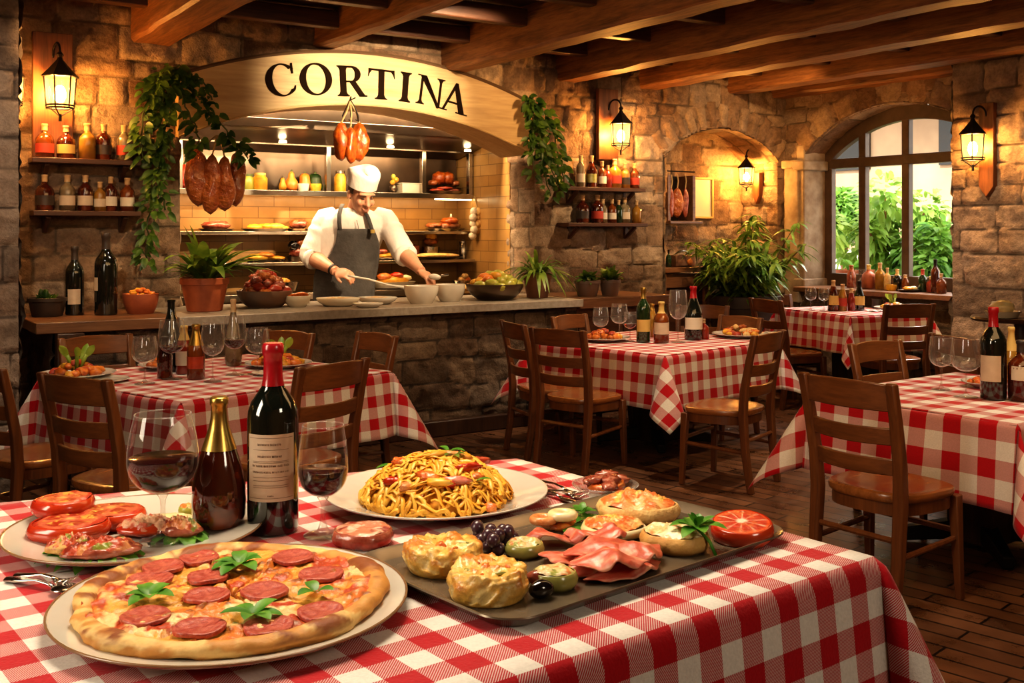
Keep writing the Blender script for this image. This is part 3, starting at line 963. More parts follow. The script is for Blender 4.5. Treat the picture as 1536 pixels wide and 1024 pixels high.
LET = {
 'I': L_I(),
 'T': stem(0, TK, 0, 0.97) + serif(-0.2, 0.2, 0) + brk(0, TK, 0.03, 1) + [[(-0.43, 0.94), (0.43, 0.94), (0.43, 1.0), (-0.43, 1.0)], [(-0.43, 0.94), (-0.33, 0.94), (-0.40, 0.84), (-0.445, 0.72)], [(0.43, 0.94), (0.33, 0.94), (0.40, 0.84), (0.445, 0.72)]],
 'O': ringp(0, 0.5, (0.50, 0.52), (0.315, 0.475), 0, 360, 0, 48),
 'C': ringp(0.03, 0.5, (0.49, 0.52), (0.31, 0.475), 42, 318, 0.02, 40) + [[(0.345, 0.66), (0.40, 0.66), (0.42, 1.0), (0.365, 1.0), (0.35, 0.86)], [(0.345, 0.86), (0.365, 0.80), (0.42, 0.80), (0.40, 0.88)], [(0.30, 0.09), (0.40, 0.17), (0.425, 0.28), (0.39, 0.28), (0.36, 0.21), (0.27, 0.13)]],
 'R': L_I(-0.22) + [[(-0.2, 0.94), (0.05, 0.94), (0.05, 1.0), (-0.2, 1.0)], [(-0.2, 0.46), (0.05, 0.46), (0.05, 0.515), (-0.2, 0.515)]] + ringp(0.05, 0.73, (0.30, 0.27), (0.125, 0.213), -90, 90, 0.0, 24) + [[(-0.02, 0.49), (0.17, 0.49), (0.47, 0.04), (0.30, 0.0)], [(0.28, 0.0), (0.54, 0.0), (0.54, 0.035), (0.34, 0.06)]],
 'N': stem(-0.33, TN) + stem(0.33, TN) + [[(-0.42, 1.0), (-0.20, 1.0), (0.36, 0.0), (0.30, -0.03), (0.28, -0.0)], [(-0.42, 1.0), (-0.30, 0.93), (0.27, -0.02), (0.30, -0.03), (-0.2, 1.0)]] + serif(-0.47, -0.19, 0) + serif(0.19, 0.47, 1, -1) + serif(-0.50, -0.24, 1, -1) + brk(-0.33, TN, 0.03, 1) + brk(0.33, TN, 0.97, -1),
 'A': [[(-0.02, 1.03), (0.07, 1.03), (-0.31, 0.0), (-0.38, 0.0)], [(-0.06, 0.93), (0.03, 1.03), (0.06, 1.03), (0.44, 0.0), (0.25, 0.0)], [(-0.23, 0.30), (0.19, 0.30), (0.19, 0.355), (-0.23, 0.355)]] + serif(-0.50, -0.20, 0) + serif(0.13, 0.55, 0),
}
LP = [('C', 421.5, 120), ('O', 474, 118.5), ('R', 525, 121.5), ('T', 572, 126.5), ('I', 608, 130.5), ('N', 646, 137), ('A', 681.5, 147)]
CAPH = 0.245
for ch, px, py in LP:
    u, z = onv(px, py, VW - 0.095)
    x = u - KC
    a = math.atan2(x, z - (KAP - KRad))
    mb = MB()
    for p in LET[ch]:
        q = []
        for (lx, lz) in p:
            X, Zz = lx * CAPH * 1.10, (lz - 0.5) * CAPH
            q.append((x + X * math.cos(a) + Zz * math.sin(a), z - X * math.sin(a) + Zz * math.cos(a)))
        mb.prism(q, -0.101, -0.088)
    mb.build('letter', M['letter'], SG, sharp=30)

# ------------------------------------------------------------------ stone-fronted bar counter
st = Stone()
BL = onv(52, 480, 0.0)[0]
st.flat(RW(BL + 0.12, 0.05, 0), dV, zV, -nV, -BL - 0.12, 0.97, 0.02, 101, hc=(0.11, 0.2), wc=(0.2, 0.5), relief=0.035)
st.flat(RW(BL + 0.12, 0.05, 0), nV, zV, -dV, 0.85, 0.97, 0.03, 102)
struct(st.build('wall_bar_front', M['stone_dark']))
mb = MB()
for a, c_ in ((0.30, 0.10), (0.045, 0.14)):
    pass
mb.box((BL / 2 + 0.06, 0.02, 0.06), (-BL - 0.1, 0.08, 0.12))
struct(mb.build('baseboard_bar', M['darkwood'], loc=RW(0, 0, 0), rz=TH, bevel=0.01))
SPL = onv(266, 470, 0.0)[0]
mb = MB()
mb.box((SPL / 2, 0.46, 0.968), (-SPL, 1.02, 0.064))
tag(mb.build('stone_worktop', M['slab'], loc=RW(0, 0, 0), rz=TH, bevel=0.006), 'long grey stone worktop on the bar under the kitchen hatch', 'worktop')
mb = MB()
mb.box(((SPL + BL) / 2, 0.43, 0.965), (SPL - BL - 0.002, 0.94, 0.07))
tag(mb.build('wooden_worktop', M['barwood'], loc=RW(0, 0, 0), rz=TH, bevel=0.006), 'brown wooden worktop at the left end of the bar, under the wine bottles', 'worktop')
mb = MB()
mb.box((BL + 0.2, -0.004, 0.47), (0.16, 0.1, 0.92))
tag(mb.build('bar_post', M['darkwood'], loc=RW(0, 0, 0), rz=TH, bevel=0.008), 'dark wooden post holding up the left end of the bar', 'post')

# wooden cabinet to the right of the bar
cw = onv(997, 450, 0.1)[0]
t = thing('wooden_cabinet', 'low wooden cabinet below the two small herb pots, right of the bar', 'cabinet', RW(0.01, 0, 0), TH)
mb = MB(); mb.box((cw / 2 + 0.01, 0.5, 0.46), (cw - 0.06, 0.74, 0.9)); mb.build('body', M['barwood'], t, bevel=0.006)
mb = MB(); mb.box((cw / 2 + 0.01, 0.46, 0.955), (cw, 0.86, 0.09)); mb.build('cabinet_top', M['barwood'], t, bevel=0.008)
for k in (0, 1):
    x = cw * (0.27 + 0.48 * k)
    mb = MB(); mb.box((x, 0.12, 0.5), (cw * 0.42, 0.03, 0.66)); dr = mb.build('door', M['shelfwood'], t, bevel=0.006)
    mb = MB(); mb.lathe([(0, 0), (0.012, 0), (0.016, 0.012), (0.008, 0.022), (0, 0.022)], 12)
    h = mb.build('knob', M['iron'], dr, loc=(x + (0.5 - k) * cw * 0.34, 0.105, 0.55)); h.rotation_euler = (PI / 2, 0, 0)

# ------------------------------------------------------------------ the arched window
WIN = thing('window_1', 'tall arched window of dark wood with six panes', 'window', (0, 0, 0)); WIN['kind'] = 'structure'
FU = UE + WD - 0.02
A = [onu(p, 300, FU)[0] for p in (1229, 1296, 1361, 1432)]
fv0, fv1 = WV0 - 0.03, WV1
m1, m2 = A[1], A[2]
zt = 2.27
zb0 = 1.00
def wz2(v): return float(wz_(np.array(v - WC)))
mb = MB()
def vbar(v, w, z0, z1): mb.box(RW(FU, v, (z0 + z1) / 2), (0.07, w, z1 - z0), TH)
vbar(fv1 - 0.045, 0.13, zb0, wz2(fv1 - 0.09) + 0.12)
vbar(fv0 + 0.05, 0.13, zb0, 2.5)
vbar(m1, 0.085, zb0, wz2(m1))
vbar(m2, 0.085, zb0, wz2(m2))
mb.box(RW(FU, WC, zt), (0.075, fv1 - fv0, 0.10), TH)
mb.box(RW(FU, WC, zb0 + 0.05), (0.08, fv1 - fv0, 0.13), TH)
vsA = np.linspace(fv0, fv1, 33)
for a, b_ in zip(vsA, vsA[1:]):
    za, zb_ = wz2(max(a, WV0 + .005)), wz2(min(b_, WV1 - .005))
    q = []
    for uu in (FU - 0.04, FU + 0.04):
        for (v, z) in ((a, za - 0.14), (b_, zb_ - 0.14), (b_, zb_ + 0.1), (a, za + 0.1)):
            q.append(RW(uu, v, z))
    mb.add(q, [(0, 1, 2, 3), (7, 6, 5, 4), (0, 4, 5, 1), (2, 6, 7, 3)])
mb.build('window_frame', M['frame'], WIN, bevel=0.006)['kind'] = 'structure'
edges = [fv0 + 0.05, m2, m1, fv1 - 0.05]
for i in range(3):
    a, b_ = edges[i], edges[i + 1]
    for (z0, z1) in ((zb0 + 0.1, zt), (zt, None)):
        mb = MB()
        pl_ = [(a, z0), (b_, z0)]
        if z1: pl_ += [(b_, z1), (a, z1)]
        else: pl_ += [(b_ + (a - b_) * k / 6, wz2(b_ + (a - b_) * k / 6) - 0.08) for k in range(7)]
        mb.add([RW(FU + 0.01, v, z) for v, z in pl_], [tuple(range(len(pl_)))])
        mb.build('pane', M['pane'], WIN)['kind'] = 'structure'
# broad sill
mb = MB()
mb.box(RW(UE + 0.02, (WV0 + WV1) / 2 - 0.1, WSILL), (0.58, WV1 - WV0 + 0.05, 0.05), TH)
struct(mb.build('window_sill', M['barwood'], bevel=0.008))
# ------------------------------------------------------------------ tables and gingham cloths
def cloth(label, o, e1, e2, L, W, z, drop, period, seed, group=None, widen=0.0, amp=0.016, corner=0.40, mirror=1):
    rg = random.Random(seed)
    o, e1, e2 = Vector((o[0], o[1])), Vector(e1).normalized(), Vector(e2).normalized()
    def axis(T):
        r = [-drop * k for k in (1.0, .93, .86, .79, .72, .65, .58, .51, .44, .37, .3, .23, .17, .11, .07, .04, .02)]
        r += [-0.008, 0.0]
        inner = list(np.linspace(0, T, max(20, int(T / 0.035)) + 1))[1:-1]
        return r + inner + [T + -q for q in reversed(r)]
    ss, ts = axis(L), axis(W)
    ph = [rg.uniform(0, 6) for _ in range(8)]
    vs, uv = [], []
    cor = [rg.uniform(0.8, 1.15) * corner for _ in range(4)]
    for s in ss:
        for t in ts:
            cs, ct = min(max(s, 0), L), min(max(t, 0), W)
            ws = 1 + widen * cs
            ex, ey = s - cs, t - ct
            b = o + e1 * cs + e2 * (ct * ws)
            r = math.hypot(ex, ey)
            zz = z
            if r > 0:
                sx, sy = (1 if ex > 0 else -1), (1 if ey > 0 else -1)
                rr = r / drop
                fl = 0.10 * r + 0.012 * min(1, r / 0.02)
                if ex == 0 or ey == 0:
                    if ex == 0:
                        al, T_, d = cs, L, e2 * sy
                    else:
                        al, T_, d = ct, W, e1 * sx
                    wv = (math.sin(al * 7.0 + ph[0] + (3 if sx > 0 else 0)) + 0.7 * math.sin(al * 12.3 + ph[1] + sy * 2) + 0.35 * math.sin(al * 21 + ph[2]))
                    win = min(1.0, 4.0 * al * (T_ - al) / (T_ * 0.35) / T_) if T_ > 0 else 0
                    win = max(0, min(1, win))
                    b = b + d * (fl + amp * wv * rr ** 1.1 * win)
                    zz = z - r * 0.992
                else:
                    phi = math.atan2(abs(ey), abs(ex))
                    c2, s2 = math.cos(phi) ** 2, math.sin(phi) ** 2
                    k = cor[(1 if sx > 0 else 0) + (2 if sy > 0 else 0)]
                    pk = math.sin(2 * phi) ** 1.5
                    b = b + e1 * sx * (fl * c2) + e2 * sy * (fl * s2) + (e1 * sx + e2 * sy) * (0.7071 * r * k * pk + 0.7071 * fl * 0.5 * pk)
                    # the spare cloth folds to one side under the corner
                    b = b + (e1 * sx - e2 * sy) * (0.16 * r * math.sin(4 * phi) * mirror)
                    zz = z - r * (0.992 - 0.07 * pk)
            vs.append((b.x, b.y, zz)); uv.append((s, ct * ws + ey))
    nt_ = len(ts)
    fs = [(i * nt_ + j, (i + 1) * nt_ + j, (i + 1) * nt_ + j + 1, i * nt_ + j + 1) for i in range(len(ss) - 1) for j in range(nt_ - 1)]
    mb = MB(); mb.add(vs, fs); mb.uv = uv
    m = mat_gingham('gingham_%d' % seed, period, weave=(seed == 1))
    ob = mb.build('tablecloth', m, sharp=0, solid=0.003)
    if (e1.x * e2.y - e1.y * e2.x) < 0:
        ob.data.flip_normals()
    return tag(ob, label, 'tablecloth', group)

def table(label, o, e1, e2, L, W, z, group=None, widen=0.0):
    o, e1, e2 = Vector((o[0], o[1], 0)), Vector((e1[0], e1[1], 0)).normalized(), Vector((e2[0], e2[1], 0)).normalized()
    c = o + e1 * (L / 2) + e2 * (W / 2)
    a = math.atan2(e1.y, e1.x)
    t = thing('dining_table', label, 'table', c, a, group)
    mb = MB()
    if widen:
        sg = 1
        q = []
        for s, tt in ((0, 0), (L, 0), (L, W * (1 + widen * L)), (0, W)):
            p = o + e1 * s + e2 * tt - c
            q.append((p.dot(Vector((math.cos(a), math.sin(a), 0))), p.dot(Vector((-math.sin(a), math.cos(a), 0)))))
        if (e1.x * e2.y - e1.y * e2.x) < 0: q = q[::-1]
        mb.slab(q, z - 0.036, z - 0.004)
    else:
        mb.box((0, 0, z - 0.02), (L, W, 0.032))
    mb.build('tabletop', M['darkwood'], t, bevel=0.004)
    mb = MB(); mb.box((0, 0, z / 2 - 0.01), (0.24, 0.24, z - 0.06)); mb.build('pedestal', M['darkwood'], t, bevel=0.01)
    mb = MB()
    for k in range(4):
        q = k * PI / 2 + PI / 4
        mb.bar((0.06 * math.cos(q), 0.06 * math.sin(q), 0.09), (0.42 * math.cos(q), 0.42 * math.sin(q), 0.035), 0.09, 0.10, t=0.6)
    mb.build('base', M['iron'], t, bevel=0.008)
    return t

TB = {
 'front': dict(o=(0.63, 1.838), e1=(-.786, -.618), e2=(-.618, .786), L=1.7, W=1.0, z=1.0, drop=.62, p=.0935, seed=1, widen=.30),
 'left': dict(o=(-1.583, 5.04), e1=(.626, .78), e2=(-.78, .626), L=1.40, W=1.33, z=.75, drop=.37, p=.125, seed=2),
 'mid': dict(o=(1.0, 6.9), e1=(.72, .694), e2=(-.694, .72), L=1.34, W=1.22, z=.75, drop=.36, p=.132, seed=3),
 'window': dict(o=(2.917, 9.07), e1=(.926, .376), e2=(-.376, .926), L=.86, W=1.03, z=.83, drop=.33, p=.125, seed=4),
 'right': dict(o=(2.14, 4.46), e1=(.803, .595), e2=(-.595, .803), L=1.3, W=1.05, z=.75, drop=.38, p=.165, seed=5),
}
TL = {'front': 'nearest table, laden with pizza, pasta and an antipasto tray', 'left': 'table at the left below the bar, set with glasses and salad plates',
      'mid': 'table in the middle of the room in front of the wooden cabinet', 'window': 'table standing beside the arched window', 'right': 'table at the right edge with two empty wine glasses'}
for k, q in TB.items():
    cloth('red and white gingham tablecloth on the ' + {'front': 'nearest table under the pizza', 'left': 'left table below the bar', 'mid': 'middle table before the wooden cabinet', 'window': 'far table beside the arched window', 'right': 'right table with the empty wine glasses'}[k],
          q['o'], q['e1'], q['e2'], q['L'], q['W'], q['z'], q['drop'], q['p'], q['seed'], 'gingham tablecloths', q.get('widen', 0), mirror=-1 if k in ('right', 'window') else 1)
    table('dark wooden pedestal ' + TL[k], q['o'], q['e1'], q['e2'], q['L'], q['W'], q['z'], 'pedestal dining tables', q.get('widen', 0))

# ------------------------------------------------------------------ ladder-back chairs (x across, y towards the table, origin under the seat)
def make_chair(label, loc, rz, group, scale=None):
    t = thing('dining_chair', label, 'chair', loc, rz, group, scale)
    ZS = 0.455
    pts = []                                # seat outline: a rounded shield
    for i in range(40):
        a = 2 * PI * i / 40
        x = 0.225 * math.copysign(abs(math.cos(a)) ** 0.62, math.cos(a)); y = 0.215 * math.copysign(abs(math.sin(a)) ** 0.62, math.sin(a))
        x *= 1.0 + 0.10 * (y / 0.215)
        pts.append((x, y))
    mb = MB()
    rings = []
    vs = []
    for k, (sc, z) in enumerate([(0.0, ZS + 0.006), (0.35, ZS + 0.007), (0.7, ZS + 0.013), (0.93, ZS + 0.019), (0.985, ZS + 0.014), (1.0, ZS + 0.004), (0.99, ZS - 0.010), (0.96, ZS - 0.018), (0.0, ZS - 0.018)]):
        for (x, y) in pts:
            vs.append((x * sc, y * sc, z))
    fs = []
    for k in range(8):
        for i in range(40):
            j = (i + 1) % 40
            fs.append((k * 40 + i, (k + 1) * 40 + i, (k + 1) * 40 + j, k * 40 + j))
    mb.add(vs, fs); mb.build('seat', M['seat'], t)
    mb = MB()
    vs, fs = [], []
    for k, (sc, z) in enumerate([(0.93, ZS - 0.015), (0.93, ZS - 0.07), (0.86, ZS - 0.07), (0.86, ZS - 0.015)]):
        for (x, y) in pts: vs.append((x * sc, y * sc, z))
    for k in range(4):
        for i in range(40):
            j = (i + 1) % 40
            fs.append((k * 40 + i, ((k + 1) % 4) * 40 + i, ((k + 1) % 4) * 40 + j, k * 40 + j))
    mb.add(vs, fs); mb.build('seat_frame', M['chair'], t)
    for s in (-1, 1):
        mb = MB()
        prof = [(-0.255, 0.0), (-0.222, 0.22), (-0.205, 0.45), (-0.215, 0.60), (-0.25, 0.78), (-0.285, 0.93)]
        vs, fs = [], []
        for k, (y, z) in enumerate(prof):
            w = 0.021 + 0.003 * (1 - abs(z - 0.45) / 0.5)
            dpt = 0.018 + 0.006 * max(0, 1 - abs(z - 0.45) / 0.45)
            xx = s * (0.196 + 0.012 * max(0, (z - 0.45) / 0.48))
            vs += [(xx - w, y - dpt, z), (xx + w, y - dpt, z), (xx + w, y + dpt, z), (xx - w, y + dpt, z)]
        m = len(prof)
        for k in range(m - 1):
            for i in range(4):
                j = (i + 1) % 4
                fs.append((k * 4 + i, k * 4 + j, k * 4 + 4 + j, k * 4 + 4 + i))
        fs += [(3, 2, 1, 0), tuple(range(m * 4 - 4, m * 4))]
        mb.add(vs, fs); mb.build('back_post', M['chair'], t, bevel=0.008)
        mb = MB(); mb.bar((s * 0.205, 0.165, ZS - 0.02), (s * 0.215, 0.185, 0.0), 0.044, 0.044, (0, 1, 0), 0.68); mb.build('leg', M['chair'], t, bevel=0.005)
        mb = MB(); mb.tube([(s * 0.20, -0.218, 0.235), (s * 0.205, 0.168, 0.255)], 0.0125, 8); mb.build('stretcher', M['chair'], t)
    for y0, z0, y1 in ((0.172, 0.285, 0.172), (-0.218, 0.30, -0.218)):
        mb = MB(); mb.tube([(-0.20, y0, z0), (0.20, y1, z0)], 0.0125, 8); mb.build('stretcher', M['chair'], t)
    for zc, h, yb in ((0.868, 0.105, -0.268), (0.715, 0.068, -0.236), (0.592, 0.066, -0.213)):
        mb = MB()
        vs, fs = [], []
        n = 14
        for i in range(n + 1):
            x = -0.198 + 0.396 * i / n
            q = 1 - (x / 0.198) ** 2
            y = yb - 0.042 * q
            hh = h * (1 + (0.10 if zc > 0.8 else 0) * q)
            dz = (0.006 if zc > 0.8 else -0.004) * q
            tilt = 0.10
            for (a, z) in ((-0.009, -hh / 2), (0.009, -hh / 2), (0.009, hh / 2), (-0.009, hh / 2)):
                vs.append((x, y + a - tilt * z, zc + z + dz))
        for i in range(n):
            for k in range(4):
                l = (k + 1) % 4
                fs.append((i * 4 + k, i * 4 + 4 + k, i * 4 + 4 + l, i * 4 + l))
        fs += [(0, 1, 2, 3), (n * 4 + 3, n * 4 + 2, n * 4 + 1, n * 4)]
        mb.add(vs, fs); mb.build('back_slat', M['chairslat'], t, bevel=0.004)
    return t
def heading(hx, hy):
    return math.atan2(hy, hx) - PI / 2
CH = [  # back centre, heading, scale, label
 ((1.41, 4.39), (.803, .595), 1.03, 'ladder-back chair with its back to us at the right table, close and large'),
 ((2.10, 6.02), (.55, -.83), 1.0, 'ladder-back chair on the far side of the right table, facing us'),
 ((-1.83, 4.46), (.52, .855), 1.03, 'dark ladder-back chair at the left table, behind the plate of sliced tomatoes'),
 ((-.85, 4.90), (-.82, .572), 1.03, 'ladder-back chair at the left table seen behind the red-capped wine bottle'),
 ((-.86, 6.52), (-.78, -.626), 1.0, 'ladder-back chair standing by the bar at the far right corner of left table'),
 ((-1.43, 6.66), (-.6, -.8), 1.0, 'ladder-back chair half hidden behind the plate with the celery garnish'),
 ((-2.50, 6.36), (.70, -.71), 1.0, 'ladder-back chair behind the salad plate, under the dark wine bottles'),
 ((-2.50, 5.02), (.626, .78), 1.0, 'ladder-back chair at the far left edge, almost lost in shadow'),
 ((.31, 6.87), (.64, .77), 1.0, 'ladder-back chair with its back to us at left corner of the middle table'),
 ((.03, 7.36), (.93, .36), 1.0, 'ladder-back chair seen side-on at the left end of the middle table'),
 ((.47, 8.28), (.75, -.66), 0.97, 'ladder-back chair on the far side of middle table, behind the plate and glasses'),
 ((1.54, 6.42), (-.80, .60), 1.02, 'ladder-back chair angled at the right side of the middle table'),
 ((1.78, 8.28), (-.80, -.60), 0.96, 'ladder-back chair at the far right side of middle table, behind the bread plate'),
 ((2.28, 9.38), (.926, .376), 1.03, 'ladder-back chair in front of the big potted plant, left of the window table'),
 ((3.30, 8.78), (-.20, .98), 1.03, 'ladder-back chair with its back to us at the window table, near its pizza'),
 ((2.60, 10.46), (.376, -.926), 1.0, 'ladder-back chair on the far side of the window table by the pilaster'),
 ((1.62, 8.98), (-.35, -.94), 1.0, 'dark ladder-back chair against the niche, behind the middle table bottles'),
]
proto = None
for (bx, by), h, sc, lab in CH:
    hv = Vector(h).normalized()
    p = Vector((bx, by)) + hv * (0.255 * sc)
    if proto is None:
        proto = make_chair(lab, (p.x, p.y, 0), heading(*hv), 'ladder-back dining chairs', sc)
    else:
        dup(proto, (p.x, p.y, 0), heading(*hv), lab, 'ladder-back dining chairs', sc)

# ------------------------------------------------------------------ glasses and bottles
def glass_profile(h, rb, rr, zb, zmax, rf, rs=0.0045):
    # foot and stem outline, then the bowl; h rim height, zb bowl bottom, zmax widest height
    foot = [(0, 0.0), (rf, 0.0), (rf, 0.002), (rf * 0.75, 0.005), (rf * 0.3, 0.010), (rs * 1.5, 0.020)]
    stem_ = [(rs, 0.035), (rs * 0.9, (zb + 0.035) / 2), (rs * 1.2, zb - 0.012), (rs * 2.4, zb - 0.002)]
    bowl = []
    for i in range(1, 9):
        q = i / 8
        bowl.append((rb * math.sin(q * PI / 2) ** 0.85, zb + (zmax - zb) * (1 - math.cos(q * PI / 2))))
    for i in range(1, 8):
        q = i / 7
        bowl.append((rb + (rr - rb) * (1 - math.cos(q * PI / 2)), zmax + (h - zmax) * q))
    return foot, stem_, bowl

M['glassthick'] = mat_thin('stem_glass', (0.93, 0.91, 0.89), boost=1.5)
def wine_glass(label, loc, h=0.22, rb=0.045, rr=0.036, zb=0.10, zmax=0.14, rf=0.036, wine=None, wm='redwine', group=None, n=40):
    foot, stem_, bowl = glass_profile(h, rb, rr, zb, zmax, rf)
    t = thing('wine_glass', label, 'wine glass', loc, 0, group)
    mb = MB(); mb.lathe(foot, n); mb.build('foot', M['glassthick'], t, sharp=0)
    mb = MB(); mb.lathe([foot[-1]] + stem_ + [(0, zb)], 16); mb.build('stem', M['glassthick'], t, sharp=0)
    mb = MB(); mb.lathe([(0.0005, zb - 0.001)] + bowl, n)
    rim = [(rr * math.cos(2 * PI * i / n), rr * math.sin(2 * PI * i / n), h) for i in range(n + 1)]
    mb.tube(rim, 0.0011, 6, caps=False)
    mb.build('bowl', M['glass' if n > 40 else 'glassfar'], t, sharp=0)
    if wine:
        pr = [(0, zb + 0.002)]
        rl = None
        for i, (r, z) in enumerate(bowl):
            if z < wine: pr.append((r * 0.965, max(z, zb + 0.002) + 0.0006))
            else:
                r0, z0 = bowl[i - 1]
                k = (wine - z0) / (z - z0)
                rl = (r0 + (r - r0) * k) * 0.965
                break
        pr += [(rl, wine), (rl * 0.97, wine + 0.0008), (0, wine)]
        mb = MB(); mb.lathe(pr, n); mb.build('wine', M[wm], t, sharp=50)
    return t

PROF = {   # radius, height as fractions (r of R, z of H)
 'bordeaux': [(0, 0.012), (0.85, 0.0), (0.97, 0.008), (1, 0.03), (1, 0.60), (0.97, 0.645), (0.85, 0.69), (0.62, 0.735), (0.42, 0.775), (0.36, 0.82), (0.345, 0.88)],
 'burgundy': [(0, 0.012), (0.85, 0.0), (0.97, 0.008), (1, 0.03), (1, 0.45), (0.95, 0.52), (0.8, 0.60), (0.58, 0.69), (0.42, 0.77), (0.36, 0.83), (0.34, 0.88)],
 'decanter': [(0, 0.0), (0.70, 0.0), (0.88, 0.03), (0.98, 0.10), (1, 0.2), (0.97, 0.32), (0.86, 0.44), (0.70, 0.55), (0.52, 0.66), (0.36, 0.76), (0.29, 0.83), (0.27, 0.88)],
 'spirit': [(0, 0.0), (0.9, 0.0), (1, 0.02), (1, 0.55), (0.95, 0.62), (0.7, 0.69), (0.42, 0.74), (0.36, 0.78), (0.35, 0.88)],
 'squat': [(0, 0.0), (0.9, 0.0), (1, 0.03), (1, 0.48), (0.93, 0.58), (0.72, 0.66), (0.38, 0.72), (0.3, 0.77), (0.29, 0.88)],
 'beer': [(0, 0.0), (0.9, 0.0), (1, 0.02), (1, 0.52), (0.92, 0.60), (0.66, 0.72), (0.46, 0.82), (0.40, 0.88)],
 'cone': [(0, 0.0), (0.9, 0.0), (1, 0.03), (0.98, 0.25), (0.8, 0.55), (0.5, 0.75), (0.34, 0.82), (0.3, 0.88)],
}
def interp(prof, zf):
    for (r0, z0), (r1, z1) in zip(prof[1:], prof[2:]):
        if z0 <= zf <= z1 and z1 > z0:
            return r0 + (r1 - r0) * (zf - z0) / (z1 - z0)
    return prof[-1][0]
def bottle(name, label, loc, R, Hh, kind='bordeaux', glass='darkglass', lab=None, cap='cork', capz=0.80, lz=(0.18, 0.48), cat='bottle', group=None, n=24, rz=0.0, arc=None, facing=None):
    pr = PROF[kind]
    mb = MB()
    P = [(r * R, z * Hh) for r, z in pr]
    tr = pr[-1][0] * R
    P += [(tr, 0.955 * Hh), (tr * 1.15, 0.957 * Hh), (tr * 1.15, 0.985 * Hh), (tr * 0.8, 0.99 * Hh), (0, 0.99 * Hh)]
    mb.lathe(P, n)
    o = mb.build(name, M[glass], loc=loc, rz=rz, sharp=50)
    tag(o, label, cat, group)
    if cap:
        mb = MB()
        q = [(interp(pr, capz) * R + 0.0012, capz * Hh)]
        for r, z in pr:
            if z > capz + 0.005: q.append((r * R + 0.0012, z * Hh))
        q += [(tr + 0.0014, 0.93 * Hh), (tr * 1.17 + 0.001, 0.945 * Hh), (tr * 1.17 + 0.001, 0.988 * Hh), (tr * 1.05, 1.0 * Hh), (0, 1.0 * Hh)]
        mb.lathe(q, n)
        mb.build('cap', M[cap], o, sharp=50)
    if lab:
        mb = MB()
        a = arc or 1.25
        f = (facing if facing is not None else -PI / 2) - rz
        vs, fs = [], []
        m = 14
        for i in range(m + 1):
            q = f - a + 2 * a * i / m
            for zf in (lz[0], (lz[0] + lz[1]) / 2, lz[1]):
                r = interp(pr, zf) * R + 0.0009
                vs.append((r * math.cos(q), r * math.sin(q), zf * Hh))
        for i in range(m):
            for k in range(2):
                fs.append((i * 3 + k, i * 3 + 3 + k, i * 3 + 4 + k, i * 3 + 1 + k))
        mb.add(vs, fs); mb.build('label', M[lab], o, sharp=0)
    return o
def at(px, py, z):                          # resting point and picture scale there
    p = G(px, py, z)
    return p, F / p.y

# --- left table
zt_ = 0.7535
def gl(px, py, h, wpx, lab, z=zt_, wine=None, wm='pinkwine', zbf=0.44, rrf=0.85, grp=None):
    p, s = at(px, py, z)
    hh = h / s
    rb = wpx / s / 2
    return wine_glass(lab, p, hh, rb, rb * rrf, hh * zbf, hh * (zbf + 0.22), rb * 0.8, (hh * wine) if wine else None, wm, grp, 28)
g_ = 'glasses on the left table'
gl(217, 575, 70, 38, 'small stemmed glass nearest the salad plate on the left table', grp=g_)
gl(258, 568, 88, 40, 'large wine glass with dark wine beside the tall carafe', grp=g_, wine=0.55, wm='redwine')
gl(319, 572, 88, 34, 'tall empty wine glass right of the amber beer bottle on the left table', grp=g_)
gl(352, 562, 88, 34, 'wine glass a third full of red wine on the left table', grp=g_, wine=0.60, wm='redwine')
gl(386, 560, 68, 36, 'wide empty glass in front of the celery-garnished plate', grp=g_)
def bt(px, py, hpx, wpx, desc, z=zt_, **k):
    p, s = at(px, py, z)
    return bottle(k.pop('name', 'bottle'), desc, p, wpx / s / 2, hpx / s, group=k.pop('group', 'bottles on the tables'), **k)
bt(257, 556, 108, 40, 'tall slim-necked glass carafe at the back of the left table', kind='decanter', glass='darkglass', cap=None, name='carafe')
bt(247, 566, 62, 22, 'small dark bottle behind the large glass on the left table', kind='beer', glass='brandy', cap='darkpot')
bt(294, 568, 82, 26, 'amber bottle with golden neck foil on the left table', kind='beer', glass='amberglass', cap='gold', capz=0.62, lab='redfood', lz=(0.2, 0.42))
bt(276, 560, 72, 24, 'pale-capped bottle with a white label behind the amber bottle', kind='beer', glass='redglass', cap='papery', capz=0.7, lab='paperw')
bt(350, 548, 100, 26, 'clear long-necked bottle behind the glass of red wine', kind='decanter', glass='clearbottle', cap='cork')
# --- middle table
g_ = 'glasses on the middle table'
gl(901, 513, 52, 24, 'leftmost small wine glass over the plate on the middle table', grp=g_)
gl(929, 508, 52, 26, 'second wine glass from the left on the middle table', grp=g_)
gl(945, 512, 44, 20, 'little glass close to the green wine bottle on the middle table', grp=g_, wine=0.6, wm='pinkwine')
gl(1017, 513, 78, 28, 'tall empty wine glass between two bottles on the middle table', grp=g_)
bt(965, 513, 82, 21, 'green wine bottle with a gold neck on the middle table', kind='bordeaux', glass='greenglass', cap='gold', lab='papery', lz=(0.2, 0.42))
bt(992, 514, 62, 23, 'amber bottle with a yellow cap on the middle table', kind='spirit', glass='amberglass', cap='papery', capz=0.72, lab='paper', lz=(0.22, 0.50))
bt(1040, 509, 80, 27, 'dark wine bottle with a rose neck on the middle table', kind='burgundy', glass='darkglass', cap='redfoil', capz=0.775, lab='paperw', lz=(0.2, 0.42))
bt(978, 505, 50, 16, 'small golden bottle tucked behind the amber one on the middle table', kind='beer', glass='goldglass', cap='gold')
bt(1056, 508, 30, 15, 'short reddish jar bottle by the bread plate on the middle table', kind='squat', glass='redglass', cap='cork')
